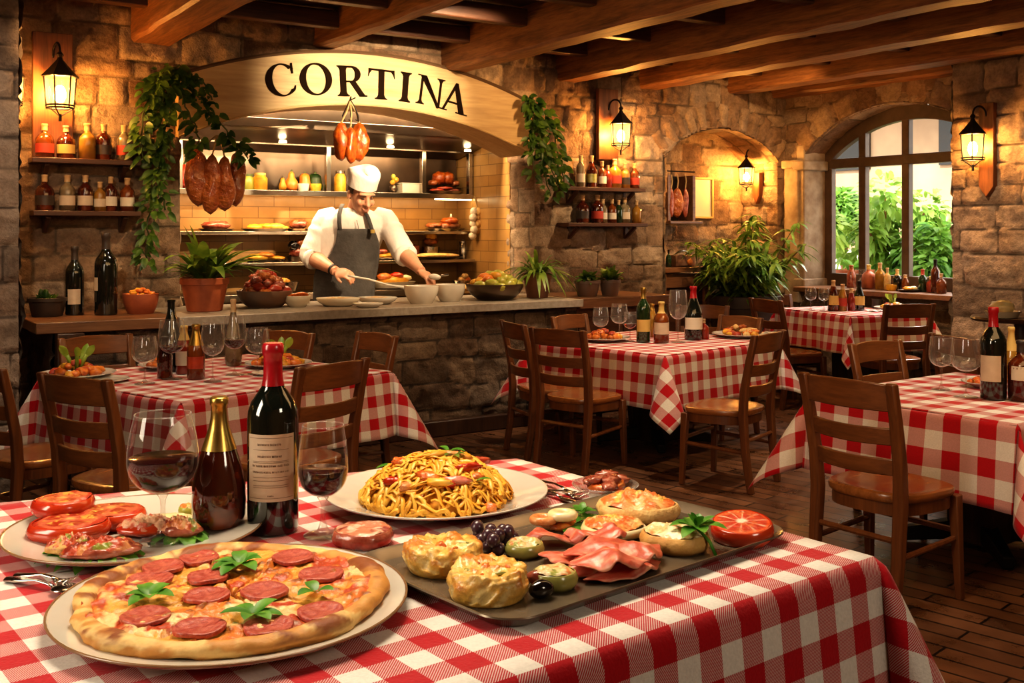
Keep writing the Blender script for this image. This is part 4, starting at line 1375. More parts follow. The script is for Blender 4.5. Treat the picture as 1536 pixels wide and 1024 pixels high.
# --- window table
zw = 0.8335
g_ = 'glasses on the window table'
gl(1216, 465, 34, 17, 'left wine glass of the pair on the window table', z=zw, grp=g_)
gl(1236, 466, 34, 17, 'right wine glass of the pair on the window table', z=zw, grp=g_)
bt(1250, 466, 46, 17, 'brown bottle with yellow label on the window table', z=zw, kind='cone', glass='brandy', cap='cork', lab='papery', lz=(0.2, 0.5))
bt(1264, 466, 40, 13, 'slim orange sauce bottle on the window table', z=zw, kind='beer', glass='goldglass', cap='cork', lab='paperr')
bt(1277, 466, 34, 11, 'thin red bottle in the middle of the window table', z=zw, kind='beer', glass='redglass', cap='cork')
bt(1289, 465, 44, 15, 'black bottle with orange label on the window table', z=zw, kind='burgundy', glass='darkglass', cap='iron', lab='papery')
p, s = at(1316, 462, zw)
t = thing('mug', 'small dark mug on the far side of the window table', 'mug', p)
mb = MB(); mb.lathe([(0, 0), (0.045, 0), (0.05, 0.01), (0.05, 0.085), (0.046, 0.085), (0.045, 0.012), (0, 0.012)], 20); mb.build('body', M['darkpot'], t)
mb = MB(); mb.tube([(0.048 + 0.028 * math.sin(q), 0, 0.045 + 0.028 * math.cos(q)) for q in np.linspace(0.1, PI - 0.1, 9)], 0.006, 6); mb.build('handle', M['darkpot'], t)
# --- right table
g_ = 'glasses on the right table'
gl(1412, 584, 78, 36, 'rear empty wine glass of the two on the right table', grp=g_)
gl(1449, 595, 87, 44, 'front empty wine glass of the two on the right table', grp=g_)
bt(1490, 598, 138, 37, 'tall dark wine bottle with burgundy foil on the right table', kind='bordeaux', glass='darkglass', cap='redfoil', capz=0.785, lab='paper', lz=(0.20, 0.48), facing=-2.3, arc=0.9)
bt(1517, 578, 88, 30, 'orange bottle with yellow neck behind the wine bottle on right table', kind='decanter', glass='goldglass', cap='papery', capz=0.6)
bt(1533, 600, 90, 40, 'amber bottle with white label cut by the right edge', kind='spirit', glass='brandy', cap='darkpot', lab='paperw', lz=(0.35, 0.58))
# ------------------------------------------------------------------ food on the nearest table
Z1 = 1.002
CHEESE = mat_col('pizza_topping', 0.40, 0.12, 0.6, 120)
CRUSTM = mat_col('pizza_rim', 0.6, 0.0, 0.4, 45)
FOODM = mat_col('mixed_food', 0.35, 0.25, 0.5, 110)

def lump(parent, name, loc, rx, ry, h, seed, colf, rz=0.0, rough=1.0, n=56, m=22):
    vs = []
    for i in range(m):
        for j in range(n):
            a = 2 * PI * j / n; r = i / (m - 1)
            vs.append((rx * r * math.cos(a), ry * r * math.sin(a), h * (1 - r ** 3.0)))
    V = np.array(vs); R = max(rx, ry)
    n1 = fbm(V[:, 0] * 3.5 / R + seed, V[:, 1] * 3.5 / R + 3, seed, 3) - 0.5
    n2 = fbm(V[:, 0] * 13 / R + seed, V[:, 1] * 13 / R + 8, seed + 4, 3) - 0.5
    V[:, 2] += (n1 * 0.6 + n2 * 0.7) * h * rough * (1 - (np.hypot(V[:, 0] / rx, V[:, 1] / ry)) ** 8)
    V[:, 0] *= 1 + n1 * 0.3; V[:, 1] *= 1 + n1 * 0.3
    mb = MB(); mb.add([tuple(p) for p in V], [(i * n + j, (i + 1) * n + j, (i + 1) * n + (j + 1) % n, i * n + (j + 1) % n) for i in range(m - 1) for j in range(n)])
    mb.col = colf(V, R, seed)
    return mb.build(name, FOODM, parent, loc=loc, rz=rz, sharp=0)

def plate(label, loc, R, h=0.022, m='china', rim=None, cat='plate', group=None, sx=1.0, n=72, rz=0.0, well=0.66):
    t = thing('plate', label, cat, loc, rz, group)
    mb = MB()
    P = [(0, 0.004), (R * 0.50, 0.004), (R * 0.52, 0.0), (R * 0.56, 0.0), (R * 0.60, 0.004), (R * 0.80, h * 0.55), (R * 0.985, h - 0.004), (R, h - 0.001), (R * 0.995, h + 0.001), (R * 0.975, h), (R * 0.86, h * 0.72), (R * (well + 0.06), h * 0.52), (R * well, 0.010), (R * (well - 0.06), 0.0085), (0, 0.0085)]
    mb.lathe(P, n, sx=sx)
    mb.build('dish', M[m], t, sharp=0)
    if rim:
        mb = MB()
        mb.tube([(R * 0.995 * sx * math.cos(2 * PI * i / n), R * 0.995 * math.sin(2 * PI * i / n), h) for i in range(n + 1)], 0.0022, 6, caps=False)
        mb.build('rim_line', M[rim], t, sharp=0)
    return t

# pizza
PC = Vector((-0.415, 1.568, Z1))
plate('round stoneware plate with a brown rim carrying the big pizza', PC, 0.258, 0.024, 'china', 'rimbrown', group='plates on the nearest table')
PZ = thing('pizza', 'large round pepperoni pizza with basil on the nearest table', 'pizza', PC + Vector((0, 0, 0.0095)))
rg = random.Random(3)
nr_, na = 90, 320
R0 = 0.210
rr_, aa = np.meshgrid(np.linspace(0, R0, nr_), np.linspace(0, 2 * PI, na, endpoint=False), indexing='ij')
X, Y = rr_ * np.cos(aa), rr_ * np.sin(aa)
n1, n2, n3, n4 = fbm(X * 22 + 5, Y * 22, 1, 4), fbm(X * 14 + 9, Y * 14 + 4, 2, 4), fbm(X * 80, Y * 80 + 2, 3, 3), fbm(X * 34 + 3, Y * 34 + 8, 4, 4)
def lerp(a, b, k): return a * (1 - k[..., None]) + np.array(b) * k[..., None]
def sst(x, a, b):
    q = np.clip((x - a) / (b - a), 0, 1); return q * q * (3 - 2 * q)
col = np.ones(X.shape + (3,)) * np.array((0.76, 0.36, 0.06))
col = lerp(col, (0.80, 0.60, 0.28), sst(n2, 0.52, 0.62))
col = lerp(col, (0.68, 0.20, 0.025), sst(n1, 0.50, 0.62))
col = lerp(col, (0.45, 0.055, 0.01), sst(n4, 0.57, 0.66))
col = lerp(col, (0.60, 0.12, 0.03), sst(rr_ / R0, 0.86, 0.97) * sst(n1, 0.40, 0.5))
col = lerp(col, (0.30, 0.09, 0.02), sst(n3 * 0.5 + n1 * 0.5, 0.60, 0.68))
Z = 0.0215 + 0.012 * (n1 - 0.5) + 0.010 * (n3 - 0.5) + 0.005 * sst(n2, 0.5, 0.62)
for k in range(4):
    q = k * PI / 4 + 0.52
    dl = np.abs(-X * math.sin(q) + Y * math.cos(q) + 0.004 * (n1 - 0.5))
    g = 1 - sst(dl, 0.0008, 0.003)
    Z = Z - 0.006 * g
    col = lerp(col, (0.52, 0.24, 0.06), g * 0.75)
mb = MB()
mb.add(list(zip(X.ravel(), Y.ravel(), Z.ravel())), [(i * na + j, (i + 1) * na + j, (i + 1) * na + (j + 1) % na, i * na + (j + 1) % na) for i in range(nr_ - 1) for j in range(na)])
mb.col = col.reshape(-1, 3)
mb.build('cheese_topping', CHEESE, PZ, sharp=0)
nm = 22
aa, bb = np.meshgrid(np.linspace(0, 2 * PI, 220, endpoint=False), np.linspace(0, 2 * PI, nm, endpoint=False), indexing='ij')
wb = fbm(np.cos(aa) * 3.2 + 9, np.sin(aa) * 3.2 + 4, 8, 3); wb2 = fbm(np.cos(aa) * 9 + bb * 0.4, np.sin(aa) * 9 + np.sin(bb), 12, 3)
Rm = 0.2115 + 0.012 * (wb - 0.5)
mr = 0.0145 + 0.012 * (wb - 0.5) + 0.007 * (wb2 - 0.5)
rad = Rm + mr * 1.22 * np.cos(bb)
X, Y, Z = rad * np.cos(aa), rad * np.sin(aa), np.maximum(0.0, 0.0165 + mr * np.sin(bb) * 0.95)
c1 = fbm(np.cos(aa) * 7 + 2, np.sin(aa) * 7 + np.sin(bb) * 0.8, 22, 4)
col = np.ones(X.shape + (3,)) * np.array((0.56, 0.26, 0.06))
col = lerp(col, (0.74, 0.49, 0.19), sst(c1, 0.46, 0.58))
col = lerp(col, (0.24, 0.065, 0.010), sst(wb2 * 0.6 + wb * 0.4, 0.52, 0.62) * sst(np.sin(bb), -0.2, 0.7))
mb = MB()
mb.add(list(zip(X.ravel(), Y.ravel(), Z.ravel())), [(i * nm + j, ((i + 1) % 220) * nm + j, ((i + 1) % 220) * nm + (j + 1) % nm, i * nm + (j + 1) % nm) for i in range(220) for j in range(nm)])
mb.col = list(col.reshape(-1, 3))
k0 = len(mb.v)
mb.lathe([(0, 0.001), (0.205, 0.001), (0.205, 0.008), (0, 0.010)], 60)
mb.col += [(0.6, 0.38, 0.16)] * (len(mb.v) - k0)
mb.build('crust', CRUSTM, PZ, sharp=0)
inv = lambda p: (p.x - PC.x, p.y - PC.y)
for (px, py) in [(299, 838), (245, 852), (224, 871), (312, 866), (310, 895), (397, 888), (219, 926), (299, 943), (403, 941), (481, 919), (481, 863), (440, 837), (527, 905)]:
    x, y = inv(G(px, py, 1.036))
    if math.hypot(x, y) > 0.19: continue
    r = rg.uniform(0.0315, 0.0355)
    mb = MB()
    a = rg.uniform(0, 6)
    n = 28
    vs = [(0, 0, 0.0035)]
    for q, hz in ((0.45, 0.0036), (0.8, 0.0046), (0.96, 0.0062), (1.0, 0.0048), (0.98, 0.0)):
        for i in range(n):
            w = 1 + 0.035 * math.sin(2 * 2 * PI * i / n + a) + 0.02 * math.sin(5 * 2 * PI * i / n + a)
            vs.append((q * r * w * math.cos(2 * PI * i / n), q * r * w * math.sin(2 * PI * i / n), hz + 0.001 * math.sin(3 * 2 * PI * i / n + a)))
    fs = [(0, 1 + i, 1 + (i + 1) % n) for i in range(n)] + [(1 + k * n + i, 1 + (k + 1) * n + i, 1 + (k + 1) * n + (i + 1) % n, 1 + k * n + (i + 1) % n) for k in range(4) for i in range(n)]
    mb.add(vs, fs)
    mb.build('pepperoni_slice', M['pepperoni'], PZ, loc=(x, y, 0.0235), sharp=0)

def sprig(mb, c, n, L, W, seed, rise=0.5, bend=0.35, rows=1):
    rg = random.Random(seed)
    for k in range(n):
        a = 2 * PI * k / n + rg.uniform(-0.25, 0.25)
        el = rise * rg.uniform(0.5, 1.3)
        d = (math.cos(a) * math.cos(el), math.sin(a) * math.cos(el), math.sin(el))
        l = L * rg.uniform(0.8, 1.15)
        mb.leaf((c[0] + d[0] * 0.004, c[1] + d[1] * 0.004, c[2]), d, (0, 0, 1), l, W * rg.uniform(0.85, 1.15), bend, 6, 0.28, 0.8)
for k, (px, py, n, L, W) in enumerate([(361, 842, 9, 0.047, 0.026), (225, 890, 6, 0.040, 0.024), (380, 918, 7, 0.044, 0.025), (474, 884, 3, 0.034, 0.021)]):
    x, y = inv(G(px, py, 1.045))
    mb = MB(); sprig(mb, (0, 0, 0), n, L, W, 40 + k)
    mb.build('basil_sprig', M['basil'], PZ, loc=(x, y, 0.031), sharp=0)
for k in range(46):                         # crumbs of roasted topping baked on
    pass

# generic round slice with a rind and a cut face
def puck(name, label, cat, loc, R, h, rind, face, seed, wob=0.05, sx=1.0, rz=0.0, group=None, bulge=0.06, top=0.004, n=40, pname=('rind', 'cut_face'), inset=0.90, tilt=None, colfn=None):
    rg = random.Random(seed)
    ph = [rg.uniform(0, 6) for _ in range(4)]
    W = lambda a: 1 + wob * (0.6 * math.sin(2 * a + ph[0]) + 0.5 * math.sin(3 * a + ph[1]) + 0.4 * math.sin(5 * a + ph[2]) + 0.25 * math.sin(9 * a + ph[3]))
    t = thing(name, label, cat, loc, rz, group)
    if tilt: t.rotation_euler = (tilt[0], tilt[1], rz)
    mb = MB()
    mb.lathe([(0, 0), (R * 0.90, 0), (R * (0.97 + bulge), h * 0.3), (R * (1 + bulge), h * 0.6), (R * 0.985, h * 0.96), (R * 0.95, h), (R * 0.90, h * 0.985)], n, sx=sx, wob=lambda a, z: W(a))
    mb.build(pname[0], M[rind] if isinstance(rind, str) else rind, t, sharp=0)
    nr2, n = 24, 72
    vs, cols = [], []
    for i in range(nr2):
        for j in range(n):
            a = 2 * PI * j / n
            r = R * 0.925 * i / (nr2 - 1) * W(a)
            x, y = r * math.cos(a) * sx, r * math.sin(a)
            e = 1 - (i / (nr2 - 1)) ** 6
            vs.append((x, y, h * 0.985 + top * e))
    V = np.array(vs)
    nz1 = fbm(V[:, 0] * 0.9 / R * 2.2 + seed, V[:, 1] / R * 2.2 + 3, seed, 3) - 0.5
    V[:, 2] += nz1 * top * 2.2
    mb = MB()
    mb.add([tuple(p) for p in V], [(i * n + j, (i + 1) * n + j, (i + 1) * n + (j + 1) % n, i * n + (j + 1) % n) for i in range(nr2 - 1) for j in range(n)])
    m = M[face] if isinstance(face, str) else face
    if colfn: mb.col = colfn(V, R, seed)
    mb.build(pname[1], m, t, sharp=0)
    return t

def col_citrus(V, R, seed):
    a, r = np.arctan2(V[:, 1], V[:, 0]), np.hypot(V[:, 0], V[:, 1]) / R
    c = np.ones((len(V), 3)) * np.array((0.52, 0.05, 0.02))
    sp = np.abs(np.sin(a * 5 + seed)) 
    c = lerp(c, (0.80, 0.50, 0.34), (1 - sst(sp, 0.05, 0.35)) * sst(r, 0.05, 0.2))
    c = lerp(c, (0.88, 0.72, 0.55), 1 - sst(r, 0.12, 0.24))
    c = lerp(c, (0.66, 0.16, 0.05), sst(fbm(V[:, 0] * 90, V[:, 1] * 90, 5, 2), 0.5, 0.65) * 0.7)
    return lerp(c, (0.72, 0.10, 0.02), sst(r, 0.80, 0.88))
def col_tom(V, R, seed):
    a, r = np.arctan2(V[:, 1], V[:, 0]), np.hypot(V[:, 0], V[:, 1]) / R
    n = fbm(V[:, 0] * 120 + seed, V[:, 1] * 120, 3, 2)
    c = np.ones((len(V), 3)) * np.array((0.56, 0.13, 0.06))
    pk = sst(np.abs(np.sin(a * 2.5 + seed)), 0.30, 0.55) * sst(r, 0.22, 0.32) * (1 - sst(r, 0.70, 0.78))
    c = lerp(c, (0.34, 0.028, 0.008), pk)
    c = lerp(c, (0.66, 0.34, 0.07), pk * sst(n, 0.56, 0.64))
    c = lerp(c, (0.62, 0.33, 0.10), 1 - sst(r, 0.10, 0.20))
    return lerp(c, (0.45, 0.035, 0.012), sst(r, 0.84, 0.92))
def col_mix(base, alts):
    def fn(V, R, seed):
        c = np.ones((len(V), 3)) * np.array(base)
        for k, (q, lo) in enumerate(alts):
            n = fbm(V[:, 0] * 3.2 / R + seed * 1.7 + k * 11, V[:, 1] * 3.2 / R + k * 5, seed + k, 3)
            c = lerp(c, q, sst(n, lo, lo + 0.10))
        return c
    return fn

# left plate with tomato slices and rolls
LP_ = Vector((-0.690, 1.935, Z1))
plate('wide pale plate of sliced tomatoes at the left edge of the nearest table', LP_, 0.228, 0.026, 'china', 'rimbrown', group='plates on the nearest table')
zl = Z1 + 0.010
for k, (px, py, R, lab) in enumerate([(105, 795, 0.062, 'front red tomato slice with yellow core on the left plate'), (167, 778, 0.056, 'tomato half on the left plate, behind and right of the front slice'), (95, 778, 0.050, 'rear tomato slice on the left plate, mostly hidden behind the front slice')]):
    p = G(px, py + 10, zl)
    puck('tomato_slice', lab, 'tomato', (p.x, p.y, zl + (0.022 if k == 2 else 0)), R, 0.030, 'tomato', FOODM, 60 + k, 0.04, 1.1, 0.3 * k, 'sliced tomatoes on the left plate', colfn=col_tom, pname=('skin', 'cut_face'))
def crostino(label, px, py, L, W, rz, seed, mats, z=None, group=None, leafs=True):
    z = z or zl
    p = G(px, py, z)
    t = thing('crostino', label, 'appetizer', (p.x, p.y, z), rz, group)
    rg = random.Random(seed)
    if leafs:
        mb = MB()
        for k in range(9):
            a = 2 * PI * k / 9
            mb.leaf((0.3 * L * math.cos(a), 0.25 * W * math.sin(a), 0.004), (math.cos(a), math.sin(a), 0.15), (0, 0, 1), 0.45 * W + 0.012, 0.03, 0.5, 5, 0.3)
        mb.build('lettuce', M['basil'], t, sharp=0)
    mb = MB(); mb.ell((0, 0, 0.014), (L / 2, W / 2, 0.013), None, 26, 10, 0.08, 3, seed); mb.build('bread', M[mats[0]], t, sharp=0)
    lump(t, 'topping', (0, 0, 0.016), L * 0.47, W * 0.46, 0.018, seed, mats[1], 0, 1.0)
    return t
CRED = col_mix((0.44, 0.06, 0.02), [((0.62, 0.26, 0.10), 0.52), ((0.20, 0.02, 0.01), 0.56), ((0.24, 0.30, 0.04), 0.62)])
CPALE = col_mix((0.66, 0.36, 0.22), [((0.76, 0.56, 0.36), 0.48), ((0.48, 0.09, 0.04), 0.58)])
CSAL = col_mix((0.66, 0.22, 0.07), [((0.74, 0.44, 0.22), 0.52), ((0.36, 0.04, 0.02), 0.58), ((0.22, 0.28, 0.05), 0.62)])
crostino('crostino with red roasted topping over lettuce at front of the left plate', 152, 838, 0.135, 0.060, 0.35, 5, ('darkmeat', CRED))
crostino('short crostino with seeded red topping on lettuce, leftmost on the left plate', 106, 832, 0.085, 0.05, 0.2, 6, ('bread', CRED))
crostino('toast with pale ham behind the large wine glass stem', 222, 802, 0.110, 0.080, 0.1, 7, ('tomato', CPALE), leafs=False)
crostino('salmon roll with herbs to the right of the large wine glass stem', 270, 805, 0.085, 0.060, -0.35, 8, ('darkmeat', CSAL))
p = G(286, 770, zl)
puck('cucumber_stack', 'small cucumber slice with orange topping beside the gold-necked bottle', 'appetizer', (p.x, p.y, zl), 0.022, 0.016, 'greenfruit', FOODM, 70, 0.05, colfn=col_mix((0.62, 0.20, 0.04), [((0.75, 0.5, 0.2), 0.55)]), pname=('skin', 'topping'))
p = G(262, 782, zl)
mb = MB(); mb.ell((0, 0, 0.008), (0.035, 0.022, 0.007), None, 18, 8, 0.15, 3, 2); tag(mb.build('cheese_slice', M['onion'], loc=(p.x, p.y, zl)), 'pale yellow cheese slice behind the salmon roll on the left plate', 'cheese')

# glasses and bottles standing in front
wine_glass('large foreground glass of red wine standing left of the gold-necked bottle', (-0.628, 1.895, Z1 + 0.0095), 0.228, 0.0625, 0.049, 0.087, 0.145, 0.041, 0.150, n=64, group='glasses of red wine on the nearest table')
wine_glass('foreground glass of red wine standing right of the red-capped bottle', (-0.352, 1.962, Z1), 0.205, 0.0465, 0.038, 0.073, 0.122, 0.036, 0.123, n=64, group='glasses of red wine on the nearest table')
bottle('brandy_bottle', 'pear-shaped bottle of amber brandy with gold foil neck on the nearest table', (-0.552, 1.985, Z1 + 0.0095), 0.0505, 0.245, 'decanter', 'brandy', None, 'gold', 0.60, n=56)
WB = bottle('wine_bottle', 'tall dark wine bottle with red cap and cream label on the nearest table', (-0.452, 1.992, Z1), 0.0475, 0.355, 'bordeaux', 'darkglass', 'paper', 'redfoil', 0.775, (0.185, 0.535), n=64, arc=1.0, facing=-PI / 2 + 0.12)
mb = MB()
rg = random.Random(8)
def onlab(a0, a1, z0, z1, r=0.0475 + 0.0013):
    m = max(2, int((a1 - a0) / 0.08) + 1)
    vs = []
    for i in range(m + 1):
        q = -PI / 2 + 0.12 + a0 + (a1 - a0) * i / m
        vs += [(r * math.cos(q), r * math.sin(q), z0), (r * math.cos(q), r * math.sin(q), z1)]
    mb.add(vs, [(2 * i, 2 * i + 2, 2 * i + 3, 2 * i + 1) for i in range(m)])
lz0, lz1 = 0.185 * 0.355, 0.535 * 0.355
onlab(-0.93, 0.93, lz1 - 0.007, lz1 - 0.0062); onlab(-0.93, 0.93, lz0 + 0.0062, lz0 + 0.007)
def words(z, h, a0, a1, gap=0.05):
    a = a0
    while a < a1:
        w = min(rg.uniform(0.10, 0.28), a1 - a)
        x = a
        while x < a + w:                    # letter-like ticks
            onlab(x, x + 0.020, z, z + h * rg.uniform(0.75, 1.0))
            if rg.random() < 0.6: onlab(x, x + 0.034, z + (h * 0.45 if rg.random() < .5 else 0), z + (h * 0.45 if rg.random() < .5 else 0) + h * 0.18)
            x += 0.046
        a += w + gap
for zf, h, a0, a1 in ((0.835, 0.0045, -0.50, 0.40), (0.66, 0.0042, -0.5, 0.45), (0.52, 0.0042, -0.75, 0.75), (0.43, 0.0036, -0.72, 0.72), (0.08, 0.003, -0.1, 0.12)):
    words(lz0 + (lz1 - lz0) * zf, h, a0, a1)
for zf in (0.77, 0.60, 0.58, 0.36, 0.31, 0.24, 0.21):
    onlab(-0.72, 0.72, lz0 + (lz1 - lz0) * zf, lz0 + (lz1 - lz0) * zf + 0.0007)
mb.build('label_print', M['ink'], WB, sharp=0)

# pasta
PP = Vector((-0.157, 2.195, Z1))
plate('big white plate heaped with tagliatelle on the nearest table', PP, 0.232, 0.030, 'china', group='plates on the nearest table', well=0.70)
PA = thing('pasta', 'mound of tagliatelle with tomato, peppers and basil on the white plate', 'pasta', PP + Vector((0, 0, 0.0095)))
rg = random.Random(12)
RP = 0.157
def mound(r): return 0.082 * max(0, 1 - (r / RP) ** 2) ** 0.8 + 0.004
mb = MB()
mb.lathe([(0, 0), (RP * 0.93, 0.0), (RP * 0.9, mound(RP * 0.9) * 0.7)] + [(RP * q, mound(RP * q) * 0.86) for q in (0.8, 0.65, 0.5, 0.35, 0.2, 0.08)] + [(0, mound(0) * 0.86)], 36)
for k in range(300):
    a = rg.uniform(0, 2 * PI); r0 = RP * math.sqrt(rg.random()) * 0.97
    x, y = r0 * math.cos(a), r0 * math.sin(a)
    th = a + PI / 2 + rg.uniform(-0.9, 0.9); cv = rg.choice((-1, 1)) * rg.uniform(8, 40)
    lift = rg.uniform(0.0, 0.007)
    pts = []
    m = rg.randint(9, 16)
    ph = rg.uniform(0, 6)
    for i in range(m):
        r = math.hypot(x, y)
        if r > RP * 1.0:
            x, y = x * RP / r, y * RP / r; r = RP
        pts.append((x, y, mound(r) + lift + 0.0045 * math.sin(i * 0.9 + ph)))
        x += math.cos(th) * 0.0085; y += math.sin(th) * 0.0085
        th += cv * 0.0085 * rg.uniform(0.6, 1.4)
    mb.tube(pts, 0.0050, 6, flat=0.4)
o = mb.build('noodles', M['pasta'], PA, sharp=0); o['kind'] = 'stuff'
rg = random.Random(5)
def onm(px, py):
    best = None
    z = 0.05
    for _ in range(6):
        p = G(px, py, PP.z + 0.0095 + z); z = mound(math.hypot(p.x - PP.x, p.y - PP.y))
    return Vector((p.x - PP.x, p.y - PP.y, z))
for k, (px, py, nm, m, sx, sy) in enumerate([(590, 715, 'tomato_piece', 'tomato', .020, .012), (700, 720, 'pepper_strip', 'tomato', .036, .008), (716, 735, 'pepper_strip', 'redfood', .03, .009), (600, 745, 'tomato_piece', 'sauce', .024, .015), (625, 712, 'shrimp', 'shrimp', .022, .012), (655, 697, 'pasta_shell', 'yellow', .026, .016), (658, 726, 'pasta_shell', 'pasta', .030, .019), (680, 706, 'ham_strip', 'ham', .034, .010), (695, 742, 'pasta_shell', 'yellow', .024, .016), (640, 762, 'tomato_piece', 'sauce', .026, .014), (714, 757, 'tomato_piece', 'sauce', .016, .011), (640, 722, 'olive_ring', 'blackolive', .012, .010), (672, 745, 'ham_strip', 'shrimp', .03, .008), (560, 728, 'tomato_piece', 'sauce', .018, .012), (735, 730, 'tomato_piece', 'sauce', .016, .010), (610, 765, 'tomato_piece', 'shrimp', .02, .010), (668, 765, 'tomato_piece', 'tomato', .022, .008)]):
    p = onm(px, py)
    mb = MB(); mb.ell((0, 0, 0.006), (sx, sy, 0.010), Matrix.Rotation(rg.uniform(-1, 1), 3, 'Z') @ Matrix.Rotation(rg.uniform(-.4, .4), 3, 'X'), 16, 9, 0.18, 4, k)
    mb.build(nm, M[m], PA, loc=p, sharp=0)
for k, (px, py, n, L, W) in enumerate([(680, 700, 6, .022, .013), (595, 728, 2, .045, .022), (673, 735, 3, .035, .018), (712, 712, 2, .042, .016)]):
    p = onm(px, py)
    mb = MB(); sprig(mb, (0, 0, 0.011), n, L, W, 80 + k, 0.35, 0.3); mb.build('basil_leaf', M['leafl'] if k in (0,) else M['basil'], PA, loc=p, sharp=0)

# antipasto tray
TC_, TA = Vector((0.121, 1.846, Z1)), math.radians(41.5)
TLn, TWd = 0.70, 0.405
def rrect(w, h, r, n=8):
    q = []
    for cx, cy, a0 in ((w / 2 - r, h / 2 - r, 0), (-w / 2 + r, h / 2 - r, 90), (-w / 2 + r, -h / 2 + r, 180), (w / 2 - r, -h / 2 + r, 270)):
        for k in range(n + 1):
            a = math.radians(a0 + 90 * k / n); q.append((cx + r * math.cos(a), cy + r * math.sin(a)))
    return q
t = thing('serving_tray', 'long bronze metal tray of antipasti on the nearest table', 'tray', TC_, TA)
def loops(mb, L):
    n = len(L[0][0]); vs, fs = [], []
    for q, z in L: vs += [(x, y, z) for x, y in q]
    for k in range(len(L) - 1):
        for i in range(n):
            j = (i + 1) % n
            fs.append((k * n + i, k * n + j, k * n + n + j, k * n + n + i))
    fs.append(tuple(reversed(range(n)))); fs.append(tuple(range((len(L) - 1) * n, len(L) * n)))
    return mb.add(vs, fs)
mb = MB()
loops(mb, [(rrect(TLn - .05, TWd - .05, .04), 0.0), (rrect(TLn - .035, TWd - .035, .045), 0.002), (rrect(TLn, TWd, .06), 0.017), (rrect(TLn + .006, TWd + .006, .062), 0.0185), (rrect(TLn + .004, TWd + .004, .061), 0.021), (rrect(TLn - .008, TWd - .008, .056), 0.019), (rrect(TLn - .04, TWd - .04, .045), 0.006), (rrect(TLn - .06, TWd - .06, .04), 0.005)])
mb.build('dish', M['tray'], t, sharp=25)
ZT = Z1 + 0.0055
def ont(px, py, z=ZT):
    return G(px, py, z)
def cake(label, px, py, R, h, seed):
    p = ont(px, py)
    t = thing('egg_cake', label, 'egg cake', p, 0.7 * seed, 'baked egg cakes on the tray')
    n, m = 90, 46
    vs = [(0, 0, 0)]
    u_ = np.linspace(0, 1, m)
    for i in range(m):
        q = u_[i]
        for j in range(n):
            a = 2 * PI * j / n
            if q < 0.2: r, z = R * 0.90 * q / 0.2, 0.0
            elif q < 0.55:
                k = (q - 0.2) / 0.35; r, z = R * (0.90 + 0.12 * math.sin(PI * k * 0.8)), h * 0.82 * k
            else:
                k = (q - 0.55) / 0.45; r, z = R * 0.99 * (1 - k ** 1.6), h * (0.82 + 0.22 * math.sin(min(1, k * 3) * PI / 2) - 0.10 * k * k)
            vs.append((r * math.cos(a), r * math.sin(a), z))
    V = np.array(vs)
    nz = fbm(V[:, 0] * 30 + V[:, 2] * 20 + seed * 9, V[:, 1] * 30 - V[:, 2] * 14, seed, 4) - 0.5
    n2 = fbm(V[:, 0] * 95 + seed, V[:, 1] * 95 + V[:, 2] * 80, seed + 3, 3) - 0.5
    rr = np.hypot(V[:, 0], V[:, 1]) + 1e-6
    side = sst(V[:, 2] / h, 0.02, 0.2)
    V[:, 0] *= 1 + (nz * 0.26 + n2 * 0.24) * side; V[:, 1] *= 1 + (nz * 0.34 + n2 * 0.22) * side
    V[:, 2] += (nz * 0.012 + n2 * 0.014) * side
    c = np.ones((len(V), 3)) * np.array((0.74, 0.44, 0.10))
    c = lerp(c, (0.78, 0.58, 0.25), sst(-n2, 0.0, 0.12) * (1 - sst(V[:, 2] / h, 0.6, 0.9)))
    c = lerp(c, (0.56, 0.20, 0.025), sst(nz + 0.8 * n2, 0.02, 0.18) * sst(V[:, 2] / h, 0.4, 0.8))
    c = lerp(c, (0.78, 0.52, 0.17), sst(n2 - nz, 0.12, 0.24) * sst(V[:, 2] / h, 0.6, 0.9))
    c = lerp(c, (0.50, 0.20, 0.035), (1 - sst(np.abs(V[:, 2] / h - 0.70), 0.0, 0.12)) * sst(n2 + nz, -0.1, 0.12) * 0.8)
    fs = [(0, 1 + (j + 1) % n, 1 + j) for j in range(n)] + [(1 + i * n + j, 1 + i * n + (j + 1) % n, 1 + (i + 1) * n + (j + 1) % n, 1 + (i + 1) * n + j) for i in range(m - 1) for j in range(n)]
    mb = MB(); mb.add([tuple(v) for v in V], fs); mb.col = c
    mb.build('cake', FOODM, t, sharp=0)
    mb = MB(); mb.ell((0.006, 0.004, h * 0.93), (0.009, 0.008, 0.007), None, 12, 8, 0.15, 4, seed); mb.build('tomato_bit', M['sauce'], t, sharp=0)
    for k in range(6):
        a = k * 1.05 + seed
        mb = MB(); mb.ell((0.035 * math.cos(a), 0.03 * math.sin(a), h * 0.95), (0.010, 0.003, 0.003), Matrix.Rotation(a * 2, 3, 'Z'), 10, 6); mb.build('pepper_bit', M['sauce' if k % 2 else 'olive'], t, sharp=0)
    return t
cake('golden baked egg cake at the front left of the tray', 731, 893, 0.062, 0.044, 2)
cake('golden baked egg cake at the back left of the tray, behind its twin', 665, 852, 0.062, 0.042, 5)
rg = random.Random(4)
gp = [(718, 798, 0), (736, 795, 0), (754, 796, 0), (722, 810, 0), (742, 812, 0), (758, 808, 0), (733, 820, 0), (748, 823, 0), (769, 806, 0), (732, 803, 1), (748, 802, 1), (762, 797, 1), (740, 810, 1), (716, 790, 1)]
